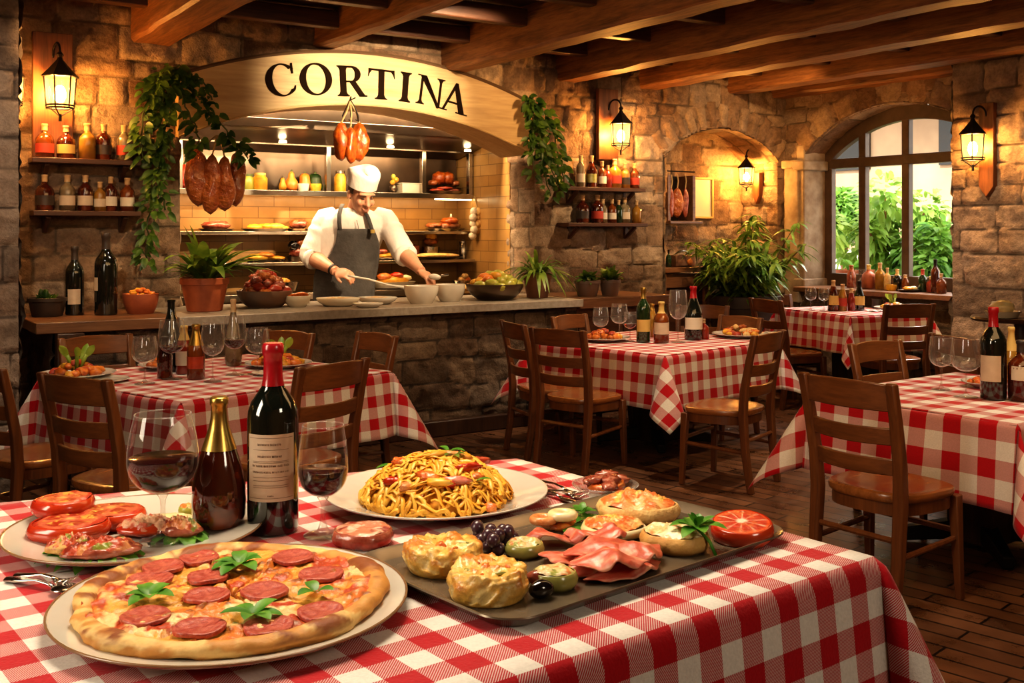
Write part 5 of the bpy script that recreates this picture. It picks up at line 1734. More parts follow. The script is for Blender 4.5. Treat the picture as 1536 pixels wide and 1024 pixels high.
for k, (px, py, up) in enumerate(gp):
    z = ZT + 0.011 + 0.016 * up
    p = G(px, py, z)
    mb = MB(); mb.ell((0, 0, 0), (0.0118, 0.0118, 0.013), Matrix.Rotation(rg.uniform(-1, 1), 3, 'X'), 16, 10)
    if k == 0:
        pass
    o = mb.build('grape', M['grape'], loc=p, sharp=0)
    tag(o, 'black grape in the small heap between the egg cakes and the ham', 'grape', 'black grapes on the tray')
def halfolive(label, px, py, R, h, seed, rind='olive'):
    p = ont(px, py)
    return puck('stuffed_half', label, 'appetizer', p, R, h, rind, FOODM, seed, 0.03, 1.05, 0.4, 'stuffed vegetable halves on the tray', bulge=0.10, colfn=col_mix((0.62, 0.52, 0.22), [((0.74, 0.58, 0.36), 0.5), ((0.66, 0.22, 0.06), 0.60), ((0.34, 0.36, 0.08), 0.63)]), pname=('skin', 'filling'), top=0.005)
halfolive('green stuffed half with an orange centre, right of the black grapes', 787, 832, 0.0305, 0.022, 91)
halfolive('brownish stuffed half beside the black olive at the front of the tray', 831, 880, 0.0325, 0.026, 92)
p = ont(812, 897); mb = MB(); mb.ell((0, 0, 0.014), (0.021, 0.014, 0.014), Matrix.Rotation(0.5, 3, 'Z'), 20, 12, 0.03); tag(mb.build('black_olive', M['blackolive'], loc=p, sharp=0), 'glossy black olive leaning on the brownish stuffed half', 'olive')
p = ont(806, 884); mb = MB(); mb.ell((0, 0, 0.018), (0.018, 0.013, 0.012), Matrix.Rotation(-0.3, 3, 'Z'), 20, 12, 0.05); tag(mb.build('dark_plum_olive', M['darkmeat'], loc=p, sharp=0), 'dark red olive between the egg cake and the brownish stuffed half', 'olive')

def hamslice(label, px, py, L, W, rz, seed, z=0.004, folds=1.25, amp=0.013, m='ham', group='folded cured ham slices on the tray'):
    p = ont(px, py, ZT + z)
    rg = random.Random(seed); ph = rg.uniform(0, 6)
    nx, ny = 44, 18
    xs, ys = np.meshgrid(np.linspace(-1, 1, nx), np.linspace(-1, 1, ny), indexing='ij')
    edge = 1 + 0.10 * np.sin(ys * 3 + ph) + 0.03 * np.sin(ys * 7 + ph)
    sq_x, sq_y = xs * np.sqrt(1 - 0.46 * ys ** 2), ys * np.sqrt(1 - 0.46 * xs ** 2)
    X = sq_x * L / 2 * edge * 1.1; Y = sq_y * W / 2 * 1.1 * (1 + 0.08 * np.sin(xs * 4 + ph))
    fold = np.sin(xs * PI * folds + ph + 0.8 * ys) 
    Z = amp * (0.5 + 0.5 * fold) + 0.012 * (fbm(xs * 2 + seed, ys * 2, seed, 2) - 0.3) + 0.008 * (1 - ys ** 2)
    X = X + amp * 0.3 * np.cos(xs * PI * folds + ph)
    Z = np.maximum(Z, 0.0) * (0.55 + 0.45 * np.clip((1 - np.abs(xs)) * 3, 0, 1))
    n = fbm(xs * 2.5 + seed, ys * 5, seed + 2, 3)
    c = np.ones(X.shape + (3,)) * np.array((0.54, 0.10, 0.055))
    c = lerp(c, (0.64, 0.19, 0.13), sst(n, 0.45, 0.62))
    c = lerp(c, (0.74, 0.40, 0.26), np.maximum(sst(np.abs(ys), 0.90, 0.98), sst(n, 0.66, 0.72)) * 0.6)
    t = MB(); t.add(list(zip(X.ravel(), Y.ravel(), Z.ravel())), [(i * ny + j, (i + 1) * ny + j, (i + 1) * ny + j + 1, i * ny + j + 1) for i in range(nx - 1) for j in range(ny - 1)])
    t.col = c.reshape(-1, 3)
    o = t.build('ham_slice', HAMM, loc=p, rz=rz, sharp=0, solid=0.0022)
    return tag(o, label, 'ham slice', group)
HAMM = mat_col('cured_ham_slices', 0.42, 0.12, 0.35, 60, 0.2)
hamslice('folded pink ham slice nearest the front rim of the tray', 938, 862, 0.135, 0.060, 0.62, 1, 0.000, 1.0, 0.010)
hamslice('frilled ham slice on the left of the ham pile', 868, 842, 0.115, 0.085, 0.25, 2, 0.003)
hamslice('ham slice lying on top in the middle of the ham pile', 905, 828, 0.115, 0.075, 0.4, 3, 0.016)
hamslice('ham slice lying at the right of the ham pile with a pale fold', 948, 836, 0.105, 0.080, 0.7, 4, 0.013)
hamslice('rolled ham slice behind the pile, pointing at the grapes', 842, 814, 0.125, 0.050, 0.05, 5, 0.002, 0.9, 0.018)
hamslice('ham slice at the back of the pile below the bread', 893, 810, 0.110, 0.060, 0.35, 6, 0.006)
hamslice('crumpled ham slice low at the front left of the ham pile', 888, 856, 0.100, 0.060, 0.5, 7, 0.001)
hamslice('ham slice curled up in the very centre of the pile', 915, 848, 0.105, 0.065, 0.1, 8, 0.020, 1.1, 0.016)
def pile(name, label, cat, px, py, bits, group=None, spread=0.03, z=ZT):
    p = ont(px, py, z)
    t = thing(name, label, cat, p, 0, group)
    rg = random.Random(px)
    for k, (nm, m, a, b_, c) in enumerate(bits):
        mb = MB()
        mb.ell((0, 0, 0), (a, b_, c), Matrix.Rotation(rg.uniform(-1, 1), 3, 'Z'), 16, 9, 0.14, 4, k)
        mb.build(nm, M[m], t, loc=(rg.uniform(-1, 1) * spread, rg.uniform(-1, 1) * spread * 0.6, c * 0.9 + (0.010 if k > len(bits) // 2 else 0)), sharp=0)
    return t
pile('vegetable_heap', 'small heap of roasted vegetables under the onion rings', 'vegetables', 838, 795, [('carrot_piece', 'shrimp', .022, .012, .010), ('herb', 'basil', .024, .014, .006), ('pepper_piece', 'sauce', .022, .012, .009), ('lettuce_piece', 'greenfruit', .02, .014, .006), ('carrot_piece', 'orangefruit', .016, .010, .010)], spread=0.03)
def ringfood(label, px, py, R, r, z, m):
    p = ont(px, py, ZT + z)
    mb = MB()
    mb.tube([(R * math.cos(2 * PI * i / 28), R * 0.85 * math.sin(2 * PI * i / 28), r) for i in range(29)], r, 12, caps=False, flat=0.9)
    tag(mb.build('onion_ring', M[m], loc=p, sharp=0), label, 'onion ring', 'onion rings on the tray')
ringfood('pale onion ring on top of the vegetable heap', 844, 780, 0.019, 0.010, 0.018, 'onion')
ringfood('orange fried ring left of the pale onion ring', 815, 786, 0.018, 0.009, 0.012, 'shrimp')
p = ont(873, 778, ZT + 0.004); mb = MB(); sprig(mb, (0, 0, 0.012), 8, 0.032, 0.016, 31, 0.9); sprig(mb, (0.012, -0.01, 0.004), 6, 0.036, 0.018, 32, 0.3)
tag(mb.build('parsley_sprig', M['basil'], loc=p, sharp=0), 'green herb sprig behind the ham pile', 'herb sprig')
p = ont(885, 792, ZT); mb = MB()
for k in range(7): mb.leaf((0, 0, 0.004), (math.cos(k), math.sin(k), 0.2), (0, 0, 1), 0.05, 0.02, 0.3, 6, 0.2)
tag(mb.build('dark_salad_leaves', M['leafd'], loc=p, sharp=0), 'dark salad leaves between the herb sprig and the ham', 'salad')
def toast(label, px, py, R, h, seed, rind, sx, rz, colf, z=0.0, tilt=None, bits=0):
    p = ont(px, py, ZT + z)
    t = puck('filled_bread', label, 'filled bread', p, R, h, rind, FOODM, seed, 0.05, sx, rz, 'filled bread rounds on the tray', colfn=colf, pname=('bread', 'filling'), top=0.008, tilt=tilt)
    if bits: lump(t, 'filling_heap', (0, 0, h * 0.95), R * 0.86 * sx, R * 0.86, 0.006 + 0.0008 * bits, seed, colf, 0, 1.0)
    return t
SAL = col_mix((0.70, 0.27, 0.07), [((0.76, 0.50, 0.22), 0.52), ((0.62, 0.14, 0.025), 0.55), ((0.74, 0.50, 0.10), 0.64)])
toast('bread round heaped with salmon and egg at the back of the tray', 955, 776, 0.066, 0.030, 41, 'bread', 1.15, -0.2, SAL, 0.004, None, 16)
toast('thin filled round tucked under the salmon bread', 920, 800, 0.055, 0.018, 42, 'onion', 1.1, -0.3, SAL, 0.0, None, 9)
toast('bread round with pale filling beside the basil at the tray right', 1013, 822, 0.052, 0.030, 43, 'crust', 1.12, -0.4, col_mix((0.80, 0.56, 0.26), [((0.88, 0.74, 0.48), 0.48), ((0.70, 0.24, 0.06), 0.60)]), 0.0, None, 6)
p = ont(1045, 810, ZT + 0.02); mb = MB(); sprig(mb, (0, 0, 0.022), 9, 0.055, 0.026, 77, 0.45, 0.4); sprig(mb, (0, 0, 0.026), 5, 0.034, 0.018, 78, 1.1, 0.2)
mb.tube([(0, 0, 0.022), (0.02, -0.02, 0.002), (0.028, -0.03, -0.018)], 0.003, 6)
tag(mb.build('basil_sprig', M['basil'], loc=p, sharp=0), 'fresh basil sprig between the filled bread and the blood orange', 'basil')
p = ont(1113, 808)
puck('blood_orange', 'cut blood orange half at the right end of the tray', 'orange', (p.x, p.y, ZT), 0.054, 0.034, 'tomato', FOODM, 3, 0.015, 1.0, 0.0, colfn=col_citrus, tilt=(0.16, -0.05), pname=('rind', 'cut_face'), top=0.002)
# cured meat round between the glass and the tray
p = G(545, 815, Z1)
puck('cured_meat_round', 'glossy cured meat round lying on the cloth below the pasta plate', 'cured meat', p, 0.050, 0.028, 'darkmeat', FOODM, 6, 0.06, 1.1, 0.2, colfn=col_mix((0.58, 0.20, 0.11), [((0.76, 0.46, 0.34), 0.5), ((0.26, 0.03, 0.02), 0.58)]), pname=('rind', 'cut_face'))
# glass saucer of dried tomatoes
p = G(908, 742, Z1)
t = thing('glass_saucer', 'little glass saucer at the far corner of the nearest table', 'saucer', p)
mb = MB(); mb.lathe([(0, 0), (0.04, 0), (0.062, 0.014), (0.072, 0.024), (0.070, 0.0255), (0.06, 0.017), (0.04, 0.004), (0, 0.004)], 40); mb.build('dish', M['glassthick'], t, sharp=0)
rg = random.Random(9)
for k in range(9):
    a, r = k * 0.7, 0.012 + 0.030 * rg.random()
    mb = MB(); mb.ell((0, 0, 0), (0.026, 0.015, 0.010), Matrix.Rotation(rg.uniform(0, 3), 3, 'Z') @ Matrix.Rotation(rg.uniform(-.5, .5), 3, 'X'), 16, 9, 0.22, 4, k)
    tag(mb.build('dried_tomato', M['darkmeat' if k % 3 else 'sauce'], loc=p + Vector((r * math.cos(a), r * math.sin(a), 0.020 + 0.007 * (k % 3))), sharp=0), 'dark red dried tomato heaped in the little glass saucer', 'dried tomato', 'dried tomatoes in the saucer')

# cutlery
def fork(label, a, b, cat='fork', tines=4, lift=0.0, W=0.024, group='cutlery on the nearest table'):
    a, b = Vector(a), Vector(b)
    d = (b - a); L = d.length
    t = thing('fork', label, cat, a, math.atan2(d.y, d.x), group)
    mb = MB()
    pts = [(0, 0, 0.004), (L * 0.15, 0, 0.006), (L * 0.45, 0, 0.012), (L * 0.62, 0, 0.010), (L * 0.70, 0, 0.006)]
    mb.tube(pts, [0.0085, 0.008, 0.0042, 0.004, 0.007], 10, flat=0.45)
    mb.tube([(L * 0.68, 0, 0.007), (L * 0.74, 0, 0.005), (L * 0.80, 0, 0.006)], [0.006, 0.0115, 0.0118], 10, flat=0.22)
    mb.build('handle', M['chrome'], t, sharp=0)
    for k in range(tines):
        y = (k - (tines - 1) / 2) * W / tines
        mb = MB(); mb.tube([(L * 0.79, y, 0.006), (L * 0.90, y, 0.008), (L * 1.0, y * 0.95, 0.016)], [0.0022, 0.002, 0.0010], 6)
        mb.build('tine', M['chrome'], t, sharp=0)
    return t
def spoon(label, a, b, bowl=True, group='cutlery on the nearest table'):
    a, b = Vector(a), Vector(b)
    d = (b - a); L = d.length
    t = thing('spoon' if bowl else 'table_knife', label, 'spoon' if bowl else 'knife', a, math.atan2(d.y, d.x), group)
    mb = MB(); mb.tube([(0, 0, 0.004), (L * 0.15, 0, 0.006), (L * 0.45, 0, 0.012), (L * 0.62, 0, 0.010), (L * 0.72, 0, 0.006)], [0.0095, 0.0088, 0.0044, 0.0042, 0.005], 10, flat=0.5)
    mb.build('handle', M['chrome'], t, sharp=0)
    mb = MB()
    if bowl:
        mb.ell((L * 0.86, 0, 0.008), (L * 0.15, 0.021, 0.0065), None, 20, 10)
        mb.build('bowl', M['chrome'], t, sharp=0)
    else:
        mb.ell((L * 0.85, 0, 0.006), (L * 0.17, 0.011, 0.0016), None, 20, 10)
        mb.build('blade', M['chrome'], t, sharp=0)
    return t
spoon('spoon with heavy handle left of the pizza, under the tomato plate', G(12, 872, Z1), G(112, 893, Z1))
fork('fork lying across the spoon left of the pizza', G(25, 866, Z1 + 0.008), G(112, 880, Z1 + 0.008), lift=0.008)
fork('rear fork of the pair by the glass saucer', G(802, 722, Z1), G(872, 748, Z1))
fork('front fork of the pair by the glass saucer', G(812, 738, Z1), G(880, 752, Z1))
spoon('table knife next to the two forks by the pasta plate', G(795, 735, Z1), G(862, 757, Z1), False)
# ------------------------------------------------------------------ shelves and bottles on the bar wall
def wshelf(label, px0, px1, py, group='wooden wall shelves', dep=0.20):
    u0, z0 = onv(px0, py, VW - dep); u1, z1 = onv(px1, py, VW - dep)
    z = (z0 + z1) / 2
    um = (u0 + u1) / 2
    t = thing('wall_shelf', label, 'shelf', RW(um, VW, z), TH, group)
    mb = MB(); mb.box((0, -dep / 2, -0.018), (u1 - u0, dep, 0.036)); mb.build('shelf_board', M['shelfwood'], t, bevel=0.004)
    for s in (-1, 1):
        x = s * (u1 - u0) * 0.36
        mb = MB(); mb.prism([(0, 0), (0, 0)], 0, 0) if False else None
        mb.bar((x, -0.02, -0.036), (x, -0.02, -0.15), 0.035, 0.035, (0, 1, 0)); mb.bar((x, -0.03, -0.14), (x, -dep * 0.85, -0.04), 0.03, 0.03)
        mb.build('bracket', M['shelfwood'], t, bevel=0.004)
    return z, dep
def onshelf(sh, px, frac=0.5):
    z, dep = sh
    v = VW - dep * frac
    u = onv(px, 300, v)[0]
    return RW(u, v, z)
def shbottle(sh, px, hpx, wpx, lab, kind, glass, lb=None, cap='cork', capz=0.8, lz=(0.15, 0.42), frac=0.5, group=None):
    p = onshelf(sh, px, frac)
    s = F / p.y
    return bottle('bottle', lab, p, wpx / s / 2, hpx / s, kind, glass, lb, cap, capz, lz, group=group, n=18, facing=math.atan2(-p.y, -p.x))
S1 = wshelf('upper wall shelf with liquor bottles below the left lantern', 48, 212, 238)
S2 = wshelf('lower wall shelf with small bottles on the left, above the dark wine bottles', 50, 212, 316)
S3 = wshelf('upper wall shelf of liquor bottles under the lantern right of the hatch', 852, 969, 281)
S4 = wshelf('lower wall shelf of bottles right of the hatch, above the herb pots', 853, 972, 334)
g1, g2, g3, g4 = 'bottles on the upper left shelf', 'bottles on the lower left shelf', 'bottles on the upper right shelf', 'bottles on the lower right shelf'
for q in [
 (S1, 67, 52, 27, 'amber liquor bottle at the far left of the upper left shelf', 'squat', 'amberglass', 'paperr'),
 (S1, 99, 50, 27, 'brown liquor bottle with tan label, second on the upper left shelf', 'squat', 'brandy', 'papery'),
 (S1, 131, 54, 25, 'golden liquor bottle lit from behind on the upper left shelf', 'spirit', 'goldglass', None),
 (S1, 156, 54, 22, 'dark liquor bottle with amber shoulders on the upper left shelf', 'spirit', 'brandy', 'darkpot'),
 (S1, 186, 54, 22, 'bottle with red and white label at the right of the upper left shelf', 'spirit', 'clearbottle', 'paperr')]:
    shbottle(*q, group=g1)
for q in [
 (S2, 67, 54, 28, 'dark round-shouldered bottle leftmost on the lower left shelf', 'squat', 'brandy', 'darkpot'),
 (S2, 101, 54, 23, 'bottle with tan label, second on the lower left shelf', 'spirit', 'clearbottle', 'paper'),
 (S2, 128, 54, 22, 'brown bottle with cream label, third on the lower left shelf', 'spirit', 'brandy', 'paper'),
 (S2, 150, 44, 18, 'short pale gold bottle in the middle of the lower left shelf', 'spirit', 'goldglass', 'paper'),
 (S2, 166, 52, 19, 'dark bottle with a white shoulder label on the lower left shelf', 'spirit', 'brandy', 'paperw'),
 (S2, 191, 50, 21, 'bottle with a wide white label, rightmost on the lower left shelf', 'spirit', 'amberglass', 'paperw')]:
    shbottle(*q, group=g2)
for q in [
 (S3, 871, 48, 14, 'pale long-necked bottle, leftmost on the upper right shelf', 'bordeaux', 'clearbottle', 'paper'),
 (S3, 887, 48, 17, 'brown bottle with green label on the upper right shelf', 'burgundy', 'brandy', 'olive'),
 (S3, 903, 40, 14, 'small bottle with white label on the upper right shelf', 'spirit', 'amberglass', 'paperw'),
 (S3, 922, 44, 22, 'wide yellow bottle glowing under the right lantern', 'squat', 'goldglass', 'paperr'),
 (S3, 938, 38, 15, 'clear bottle with dark label on the upper right shelf', 'spirit', 'goldglass', 'darkpot'),
 (S3, 952, 38, 15, 'orange bottle with cream top near the end of the upper right shelf', 'spirit', 'amberglass', 'paperr'),
 (S3, 912, 34, 13, 'squat orange bottle tucked behind on the upper right shelf', 'squat', 'redglass', None)]:
    shbottle(*q, group=g3)
for q in [
 (S4, 874, 42, 20, 'round brown bottle, leftmost on the lower right shelf', 'squat', 'brandy', 'darkpot'),
 (S4, 896, 42, 19, 'dark bottle with red shoulder on the lower right shelf', 'spirit', 'brandy', 'paperr'),
 (S4, 904, 36, 15, 'bottle with a broad white label on the lower right shelf', 'spirit', 'clearbottle', 'paperw'),
 (S4, 918, 36, 14, 'bottle with pale top in the middle of the lower right shelf', 'spirit', 'amberglass', 'paperw'),
 (S4, 937, 38, 17, 'bottle with tall cream label on the lower right shelf', 'spirit', 'clearbottle', 'paper'),
 (S4, 955, 34, 15, 'green-gold bottle, rightmost on the lower right shelf', 'squat', 'goldglass', None),
 (S4, 928, 34, 12, 'thin dark bottle behind the others on the lower right shelf', 'spirit', 'greenglass', None)]:
    shbottle(*q, group=g4)

# ------------------------------------------------------------------ lantern sconces
LIGHTS = []
def lantern(t, c, s=1.0, sides=6, r=0.075, h=0.17):
    # cage lantern centred on c (thing coordinates)
    c = Vector(c)
    mb = MB()
    mb.lathe([(r * 1.25 * s, 0), (r * 0.8 * s, 0.035 * s), (0.25 * r * s, 0.085 * s), (0.012 * s, 0.10 * s), (0.02 * s, 0.115 * s), (0.008 * s, 0.13 * s), (0, 0.13 * s)], sides, c=(c.x, c.y, c.z + h / 2 * s))
    mb.lathe([(0, 0.004), (r * 1.22 * s, 0.004), (r * 1.25 * s, 0), (r * 1.25 * s, -0.006), (r * 1.1 * s, -0.008), (0, -0.004)], sides, c=(c.x, c.y, c.z + h / 2 * s))
    mb.build('roof', M['iron'], t, sharp=20)
    mb = MB()
    for k in range(sides):
        a = 2 * PI * k / sides
        mb.tube([(c.x + r * 1.08 * s * math.cos(a), c.y + r * 1.08 * s * math.sin(a), c.z + h / 2 * s), (c.x + r * 0.9 * s * math.cos(a), c.y + r * 0.9 * s * math.sin(a), c.z - h / 2 * s)], 0.0045 * s, 6)
    for rr2, zz in ((0.9, -0.5), (0.93, -0.42)):
        mb.tube([(c.x + r * rr2 * s * math.cos(2 * PI * k / 24), c.y + r * rr2 * s * math.sin(2 * PI * k / 24), c.z + h * zz * s) for k in range(25)], 0.005 * s, 6, caps=False)
    for k in range(3):
        a = 2 * PI * k / 3
        mb.tube([(c.x + r * 0.9 * s * math.cos(a), c.y + r * 0.9 * s * math.sin(a), c.z - h / 2 * s), (c.x, c.y, c.z - (h / 2 + 0.045) * s)], 0.004 * s, 6)
    mb.tube([(c.x, c.y, c.z - (h / 2 + 0.03) * s), (c.x, c.y, c.z - (h / 2 + 0.07) * s)], 0.008 * s, 8)
    mb.build('cage', M['iron'], t)
    mb = MB(); mb.lathe([(r * 0.86 * s, -h / 2 * s), (r * 1.02 * s, h / 2 * s)], 24, c=tuple(c)); mb.build('lamp_glass', M['lampglass'], t)
    mb = MB(); mb.ell((c.x, c.y, c.z - 0.01 * s), (0.030 * s, 0.030 * s, 0.048 * s), None, 16, 10); mb.build('bulb', M['bulb'], t)
def lamp(loc, power, color=(1, .50, .155), rad=0.05, name='lantern_light'):
    L = bpy.data.lights.new(name, 'POINT'); L.energy = power; L.color = color; L.shadow_soft_size = rad
    o = bpy.data.objects.new(name, L); COL.objects.link(o); o.location = loc
    return o
def wall_sconce(label, u, v, z, rz, bw, bh, dz, s, power, point=False, n=(0, -1), pw=0.0):
    t = thing('wall_lantern', label, 'lamp', RW(u, v, z), rz, 'lit wall lanterns')
    mb = MB()
    if point: mb.prism([(-bw / 2, bh / 2), (-bw / 2, -bh / 2 + 0.09), (0, -bh / 2), (bw / 2, -bh / 2 + 0.09), (bw / 2, bh / 2)], -0.03, 0.03)
    else: mb.box((0, 0, 0), (bw, 0.05, bh))
    mb.build('backboard', M['board'], t, bevel=0.004)
    c = Vector((pw, -0.17, dz))
    mb = MB()
    top = c.z + 0.215 * s
    pts = [(0, -0.02, top - 0.02)]
    for k in range(9):
        q = PI * k / 8
        pts.append((pw * (1 - math.cos(q)) / 2, -0.03 - 0.07 * (1 - math.cos(q)), top + 0.07 * math.sin(q)))
    pts.append((pw, -0.17, top - 0.02))
    mb.tube(pts, 0.008, 8)
    mb.build('arm', M['iron'], t)
    lantern(t, c, s)
    w = Matrix.Translation(RW(u, v, z)) @ Matrix.Rotation(rz, 4, 'Z') @ c
    l = lamp(w, power); l.parent = t; l.matrix_parent_inverse = (Matrix.Translation(RW(u, v, z)) @ Matrix.Rotation(rz, 4, 'Z')).inverted()
    return t
u, z = onv(78, 140, VW - 0.05)
ua, ub = onv(48, 140, VW - 0.05)[0], onv(108, 140, VW - 0.05)[0]
zb_, zt2 = onv(78, 236, VW - 0.05)[1], onv(78, 50, VW - 0.05)[1]
uc, zc = onv(83, 138, VW - 0.22)
wall_sconce('lit iron lantern on a tall wooden board above the left shelves', (ua + ub) / 2, VW - 0.06, (zb_ + zt2) / 2, TH, ub - ua, zt2 - zb_, zc - (zb_ + zt2) / 2, 1.28, 85, pw=0.02)
u, z = onv(9, 140, VW - 0.06)
wall_sconce('lantern almost wholly hidden behind the left stone pier, glowing beside it', u, VW - 0.06, z, TH, 0.14, 0.6, 0.0, 1.1, 30)
ua, ub = onv(895, 140, VW - 0.05)[0], onv(924, 140, VW - 0.05)[0]
zb_, zt2 = onv(910, 240, VW - 0.05)[1], onv(910, 134, VW - 0.05)[1]
uc, zc = onv(916, 201, VW - 0.22)
wall_sconce('lit iron lantern on a wooden board between the hatch and the niche', (ua + ub) / 2, VW - 0.06, (zb_ + zt2) / 2, TH, ub - ua, zt2 - zb_, zc - (zb_ + zt2) / 2, 1.22, 85, pw=0.03)
v_, z_ = onu(1483, 225, PU - 0.05)
wall_sconce('lit lantern on a pointed wooden board on the right stone pier', PU - 0.06, v_, z_, TH - PI / 2, 0.135, 0.80, 0.02, 1.30, 72, point=True, pw=-0.03)
vn, zn = onu(1152, 265, NR - 0.05)
wall_sconce('lit lantern on a small wooden plate inside the arched niche', NR - 0.05, VW + 0.24, zn - 0.12, TH - PI / 2, 0.10, 0.34, 0.13, 1.05, 56, point=True, pw=0.0)

# ------------------------------------------------------------------ pots and plants
def pot(t, R, h, m, soil=True, rim=True, taper=0.72, nm='pot'):
    mb = MB()
    rr = R * 1.0
    P = [(0, 0), (R * taper * 0.95, 0), (R * taper, 0.006), (R * 0.93, h * 0.78)] + ([(R * 0.93, h * 0.80), (R, h * 0.81), (R, h * 0.985), (R * 0.97, h)] if rim else [(R * 0.98, h * 0.97), (R, h)]) + [(R * 0.90, h), (R * 0.88, h * 0.86), (0, h * 0.86)]
    mb.lathe(P, 36); mb.build(nm, M[m], t, sharp=30)
    if soil:
        mb = MB(); mb.lathe([(0, h * 0.9), (R * 0.88, h * 0.885)], 24); mb.build('soil', M['soil'], t)
def fern(label, px, py, z, wpx, hpx, fol_h, n, Lr, Wr, m, potm, seed, rim=True, cat='potted plant', spread=(0.5, 1.45), bend=0.5, group=None, taper=0.72, loc=None):
    p = loc if loc is not None else G(px, py, z)
    s = F / p.y
    R, h = wpx / s / 2, hpx / s
    t = thing('potted_plant', label, cat, p, 0, group)
    pot(t, R, h, potm, True, rim, taper)
    rg = random.Random(seed)
    mb = MB()
    for k in range(n):
        a = rg.uniform(0, 2 * PI); el = rg.uniform(*spread)
        d = (math.cos(a) * math.cos(el), math.sin(a) * math.cos(el), math.sin(el))
        L = fol_h / s * rg.uniform(*Lr)
        mb.leaf((R * 0.35 * math.cos(a) * rg.random(), R * 0.35 * math.sin(a) * rg.random(), h * 0.9), d, (0, 0, 1), L, L * rg.uniform(*Wr), bend * rg.uniform(0.6, 1.5), 7, 0.25, 0.9)
    mb.build('foliage', M[m], t, sharp=0)
    return t
fern('large terracotta pot of bright green fern beside the hatch left jamb', 307, 466, 1.0, 72, 50, 118, 95, (0.45, 1.15), (0.09, 0.17), 'leafl', 'terra', 1, bend=0.5)
fern('terracotta pot of arching fern by the right jamb of the hatch', 806, 446, 1.0, 44, 36, 78, 80, (0.5, 1.1), (0.06, 0.12), 'leafl', 'terra2', 2, spread=(0.45, 1.3), bend=0.75)
fern('small slate pot of herbs on the wooden cabinet, left of the pair', 881, 444, 1.0, 40, 24, 34, 70, (0.4, 1.0), (0.22, 0.4), 'leaf', 'greypot', 3, bend=0.5)
fern('small brown pot of pale herbs on the wooden cabinet, right of the pair', 915, 443, 1.0, 33, 24, 36, 80, (0.4, 1.0), (0.2, 0.4), 'leafl', 'greypot', 4, bend=0.4)
# dark planter of succulents and a bowl of chips at the left end of the bar
p = G(71, 474, 1.0); s = F / p.y
t = thing('succulent_planter', 'dark round planter of little succulents at the left end of the bar', 'planter', p)
pot(t, 28 / s, 28 / s, 'darkpot', True, True, 0.78)
rg = random.Random(6)
for k in range(9):
    a = rg.uniform(0, 6.3); r = 14 / s * rg.random()
    mb = MB(); sprig(mb, (r * math.cos(a), r * math.sin(a), 24 / s), 7, 12 / s, 5 / s, k, 0.8, 0.0)
    if k % 3 == 0: mb.ell((r * math.cos(a), r * math.sin(a), 32 / s), (4 / s, 4 / s, 9 / s), None, 10, 7)
    mb.build('succulent', M['leafd' if k % 2 else 'leaf'], t, sharp=0)
def bowlthing(name, label, p, R, h, m, cat='bowl', foot=0.5, group=None, n=40, flare=1.0):
    t = thing(name, label, cat, p, 0, group)
    mb = MB()
    P = [(0, 0), (R * foot, 0), (R * foot * 1.04, h * 0.04)]
    for k in range(1, 8):
        q = k / 8
        P.append((R * (foot + (1 - foot) * math.sin(q * PI / 2) ** flare), h * (0.04 + 0.93 * q ** 1.25)))
    P += [(R, h * 0.985), (R * 0.985, h), (R * 0.96, h * 0.97)]
    for k in range(7, 0, -1):
        q = k / 8
        P.append((R * 0.95 * (foot + (1 - foot) * math.sin(q * PI / 2) ** flare), h * (0.08 + 0.88 * q ** 1.25)))
    P.append((0, h * 0.1))
    mb.lathe(P, n); mb.build('bowl', M[m], t, sharp=35)
    return t
def fruit(name, label, cat, p, r, m, seed, group, sx=(1, 1, 1), amp=0.06, R=None):
    mb = MB(); rg = random.Random(seed)
    mb.ell((0, 0, 0), (r * sx[0], r * sx[1], r * sx[2]), R or Matrix.Rotation(rg.uniform(0, 3), 3, 'Z') @ Matrix.Rotation(rg.uniform(-.5, .5), 3, 'X'), 16, 10, amp, 3, seed)
    return tag(mb.build(name, M[m], loc=p, sharp=0), label, cat, group)
def heap(p, R, z0, n, mk, top=0.5, seed=1, rmax=0.85):
    rg = random.Random(seed)
    for k in range(n):
        a = k * 2.39996; q = math.sqrt((k + 0.5) / n) * rmax
        hh = z0 + (1 - (q / rmax) ** 1.5) * top
        mk(k, Vector((p.x + R * q * math.cos(a), p.y + R * q * math.sin(a), p.z + hh)))
p = G(211, 470, 1.0); s = F / p.y
bowlthing('chip_bowl', 'terracotta bowl of orange chips beside the tallest dark wine bottle', p, 26 / s, 30 / s, 'terra', foot=0.7)
heap(p, 24 / s, 26 / s, 16, lambda k, q: fruit('chip', 'curled orange chip in the terracotta bowl beside the tallest dark wine bottle', 'chip', q, 0.028, ('orangefruit', 'yellow', 'sauce')[k % 3], k, 'chips in the terracotta bowl', (1, .6, .45), 0.15), 0.05, 4)
p = G(112, 472, 1.0); s = F / p.y
bottle('wine_bottle', 'dark wine bottle with a cream label, the shorter one on the left bar end', p, 13.5 / s, 103 / s, 'bordeaux', 'darkglass', 'paper', 'darkpot', 0.80, (0.16, 0.38), n=32, facing=-1.25, arc=0.7, group='wine bottles on the bar')
p = G(159, 472, 1.0); s = F / p.y
bottle('wine_bottle', 'tallest dark wine bottle, a magnum standing on the left bar end', p, 16.5 / s, 123 / s, 'bordeaux', 'darkglass', 'paper', 'darkpot', 0.80, (0.30, 0.46), n=32, facing=-2.5, arc=0.55, group='wine bottles on the bar')
p = G(397, 460, 1.0); s = F / p.y
bowlthing('metal_bowl', 'brown metal bowl heaped with glazed chicken pieces on the bar', p, 41 / s, 25 / s, 'greypot', foot=0.6)
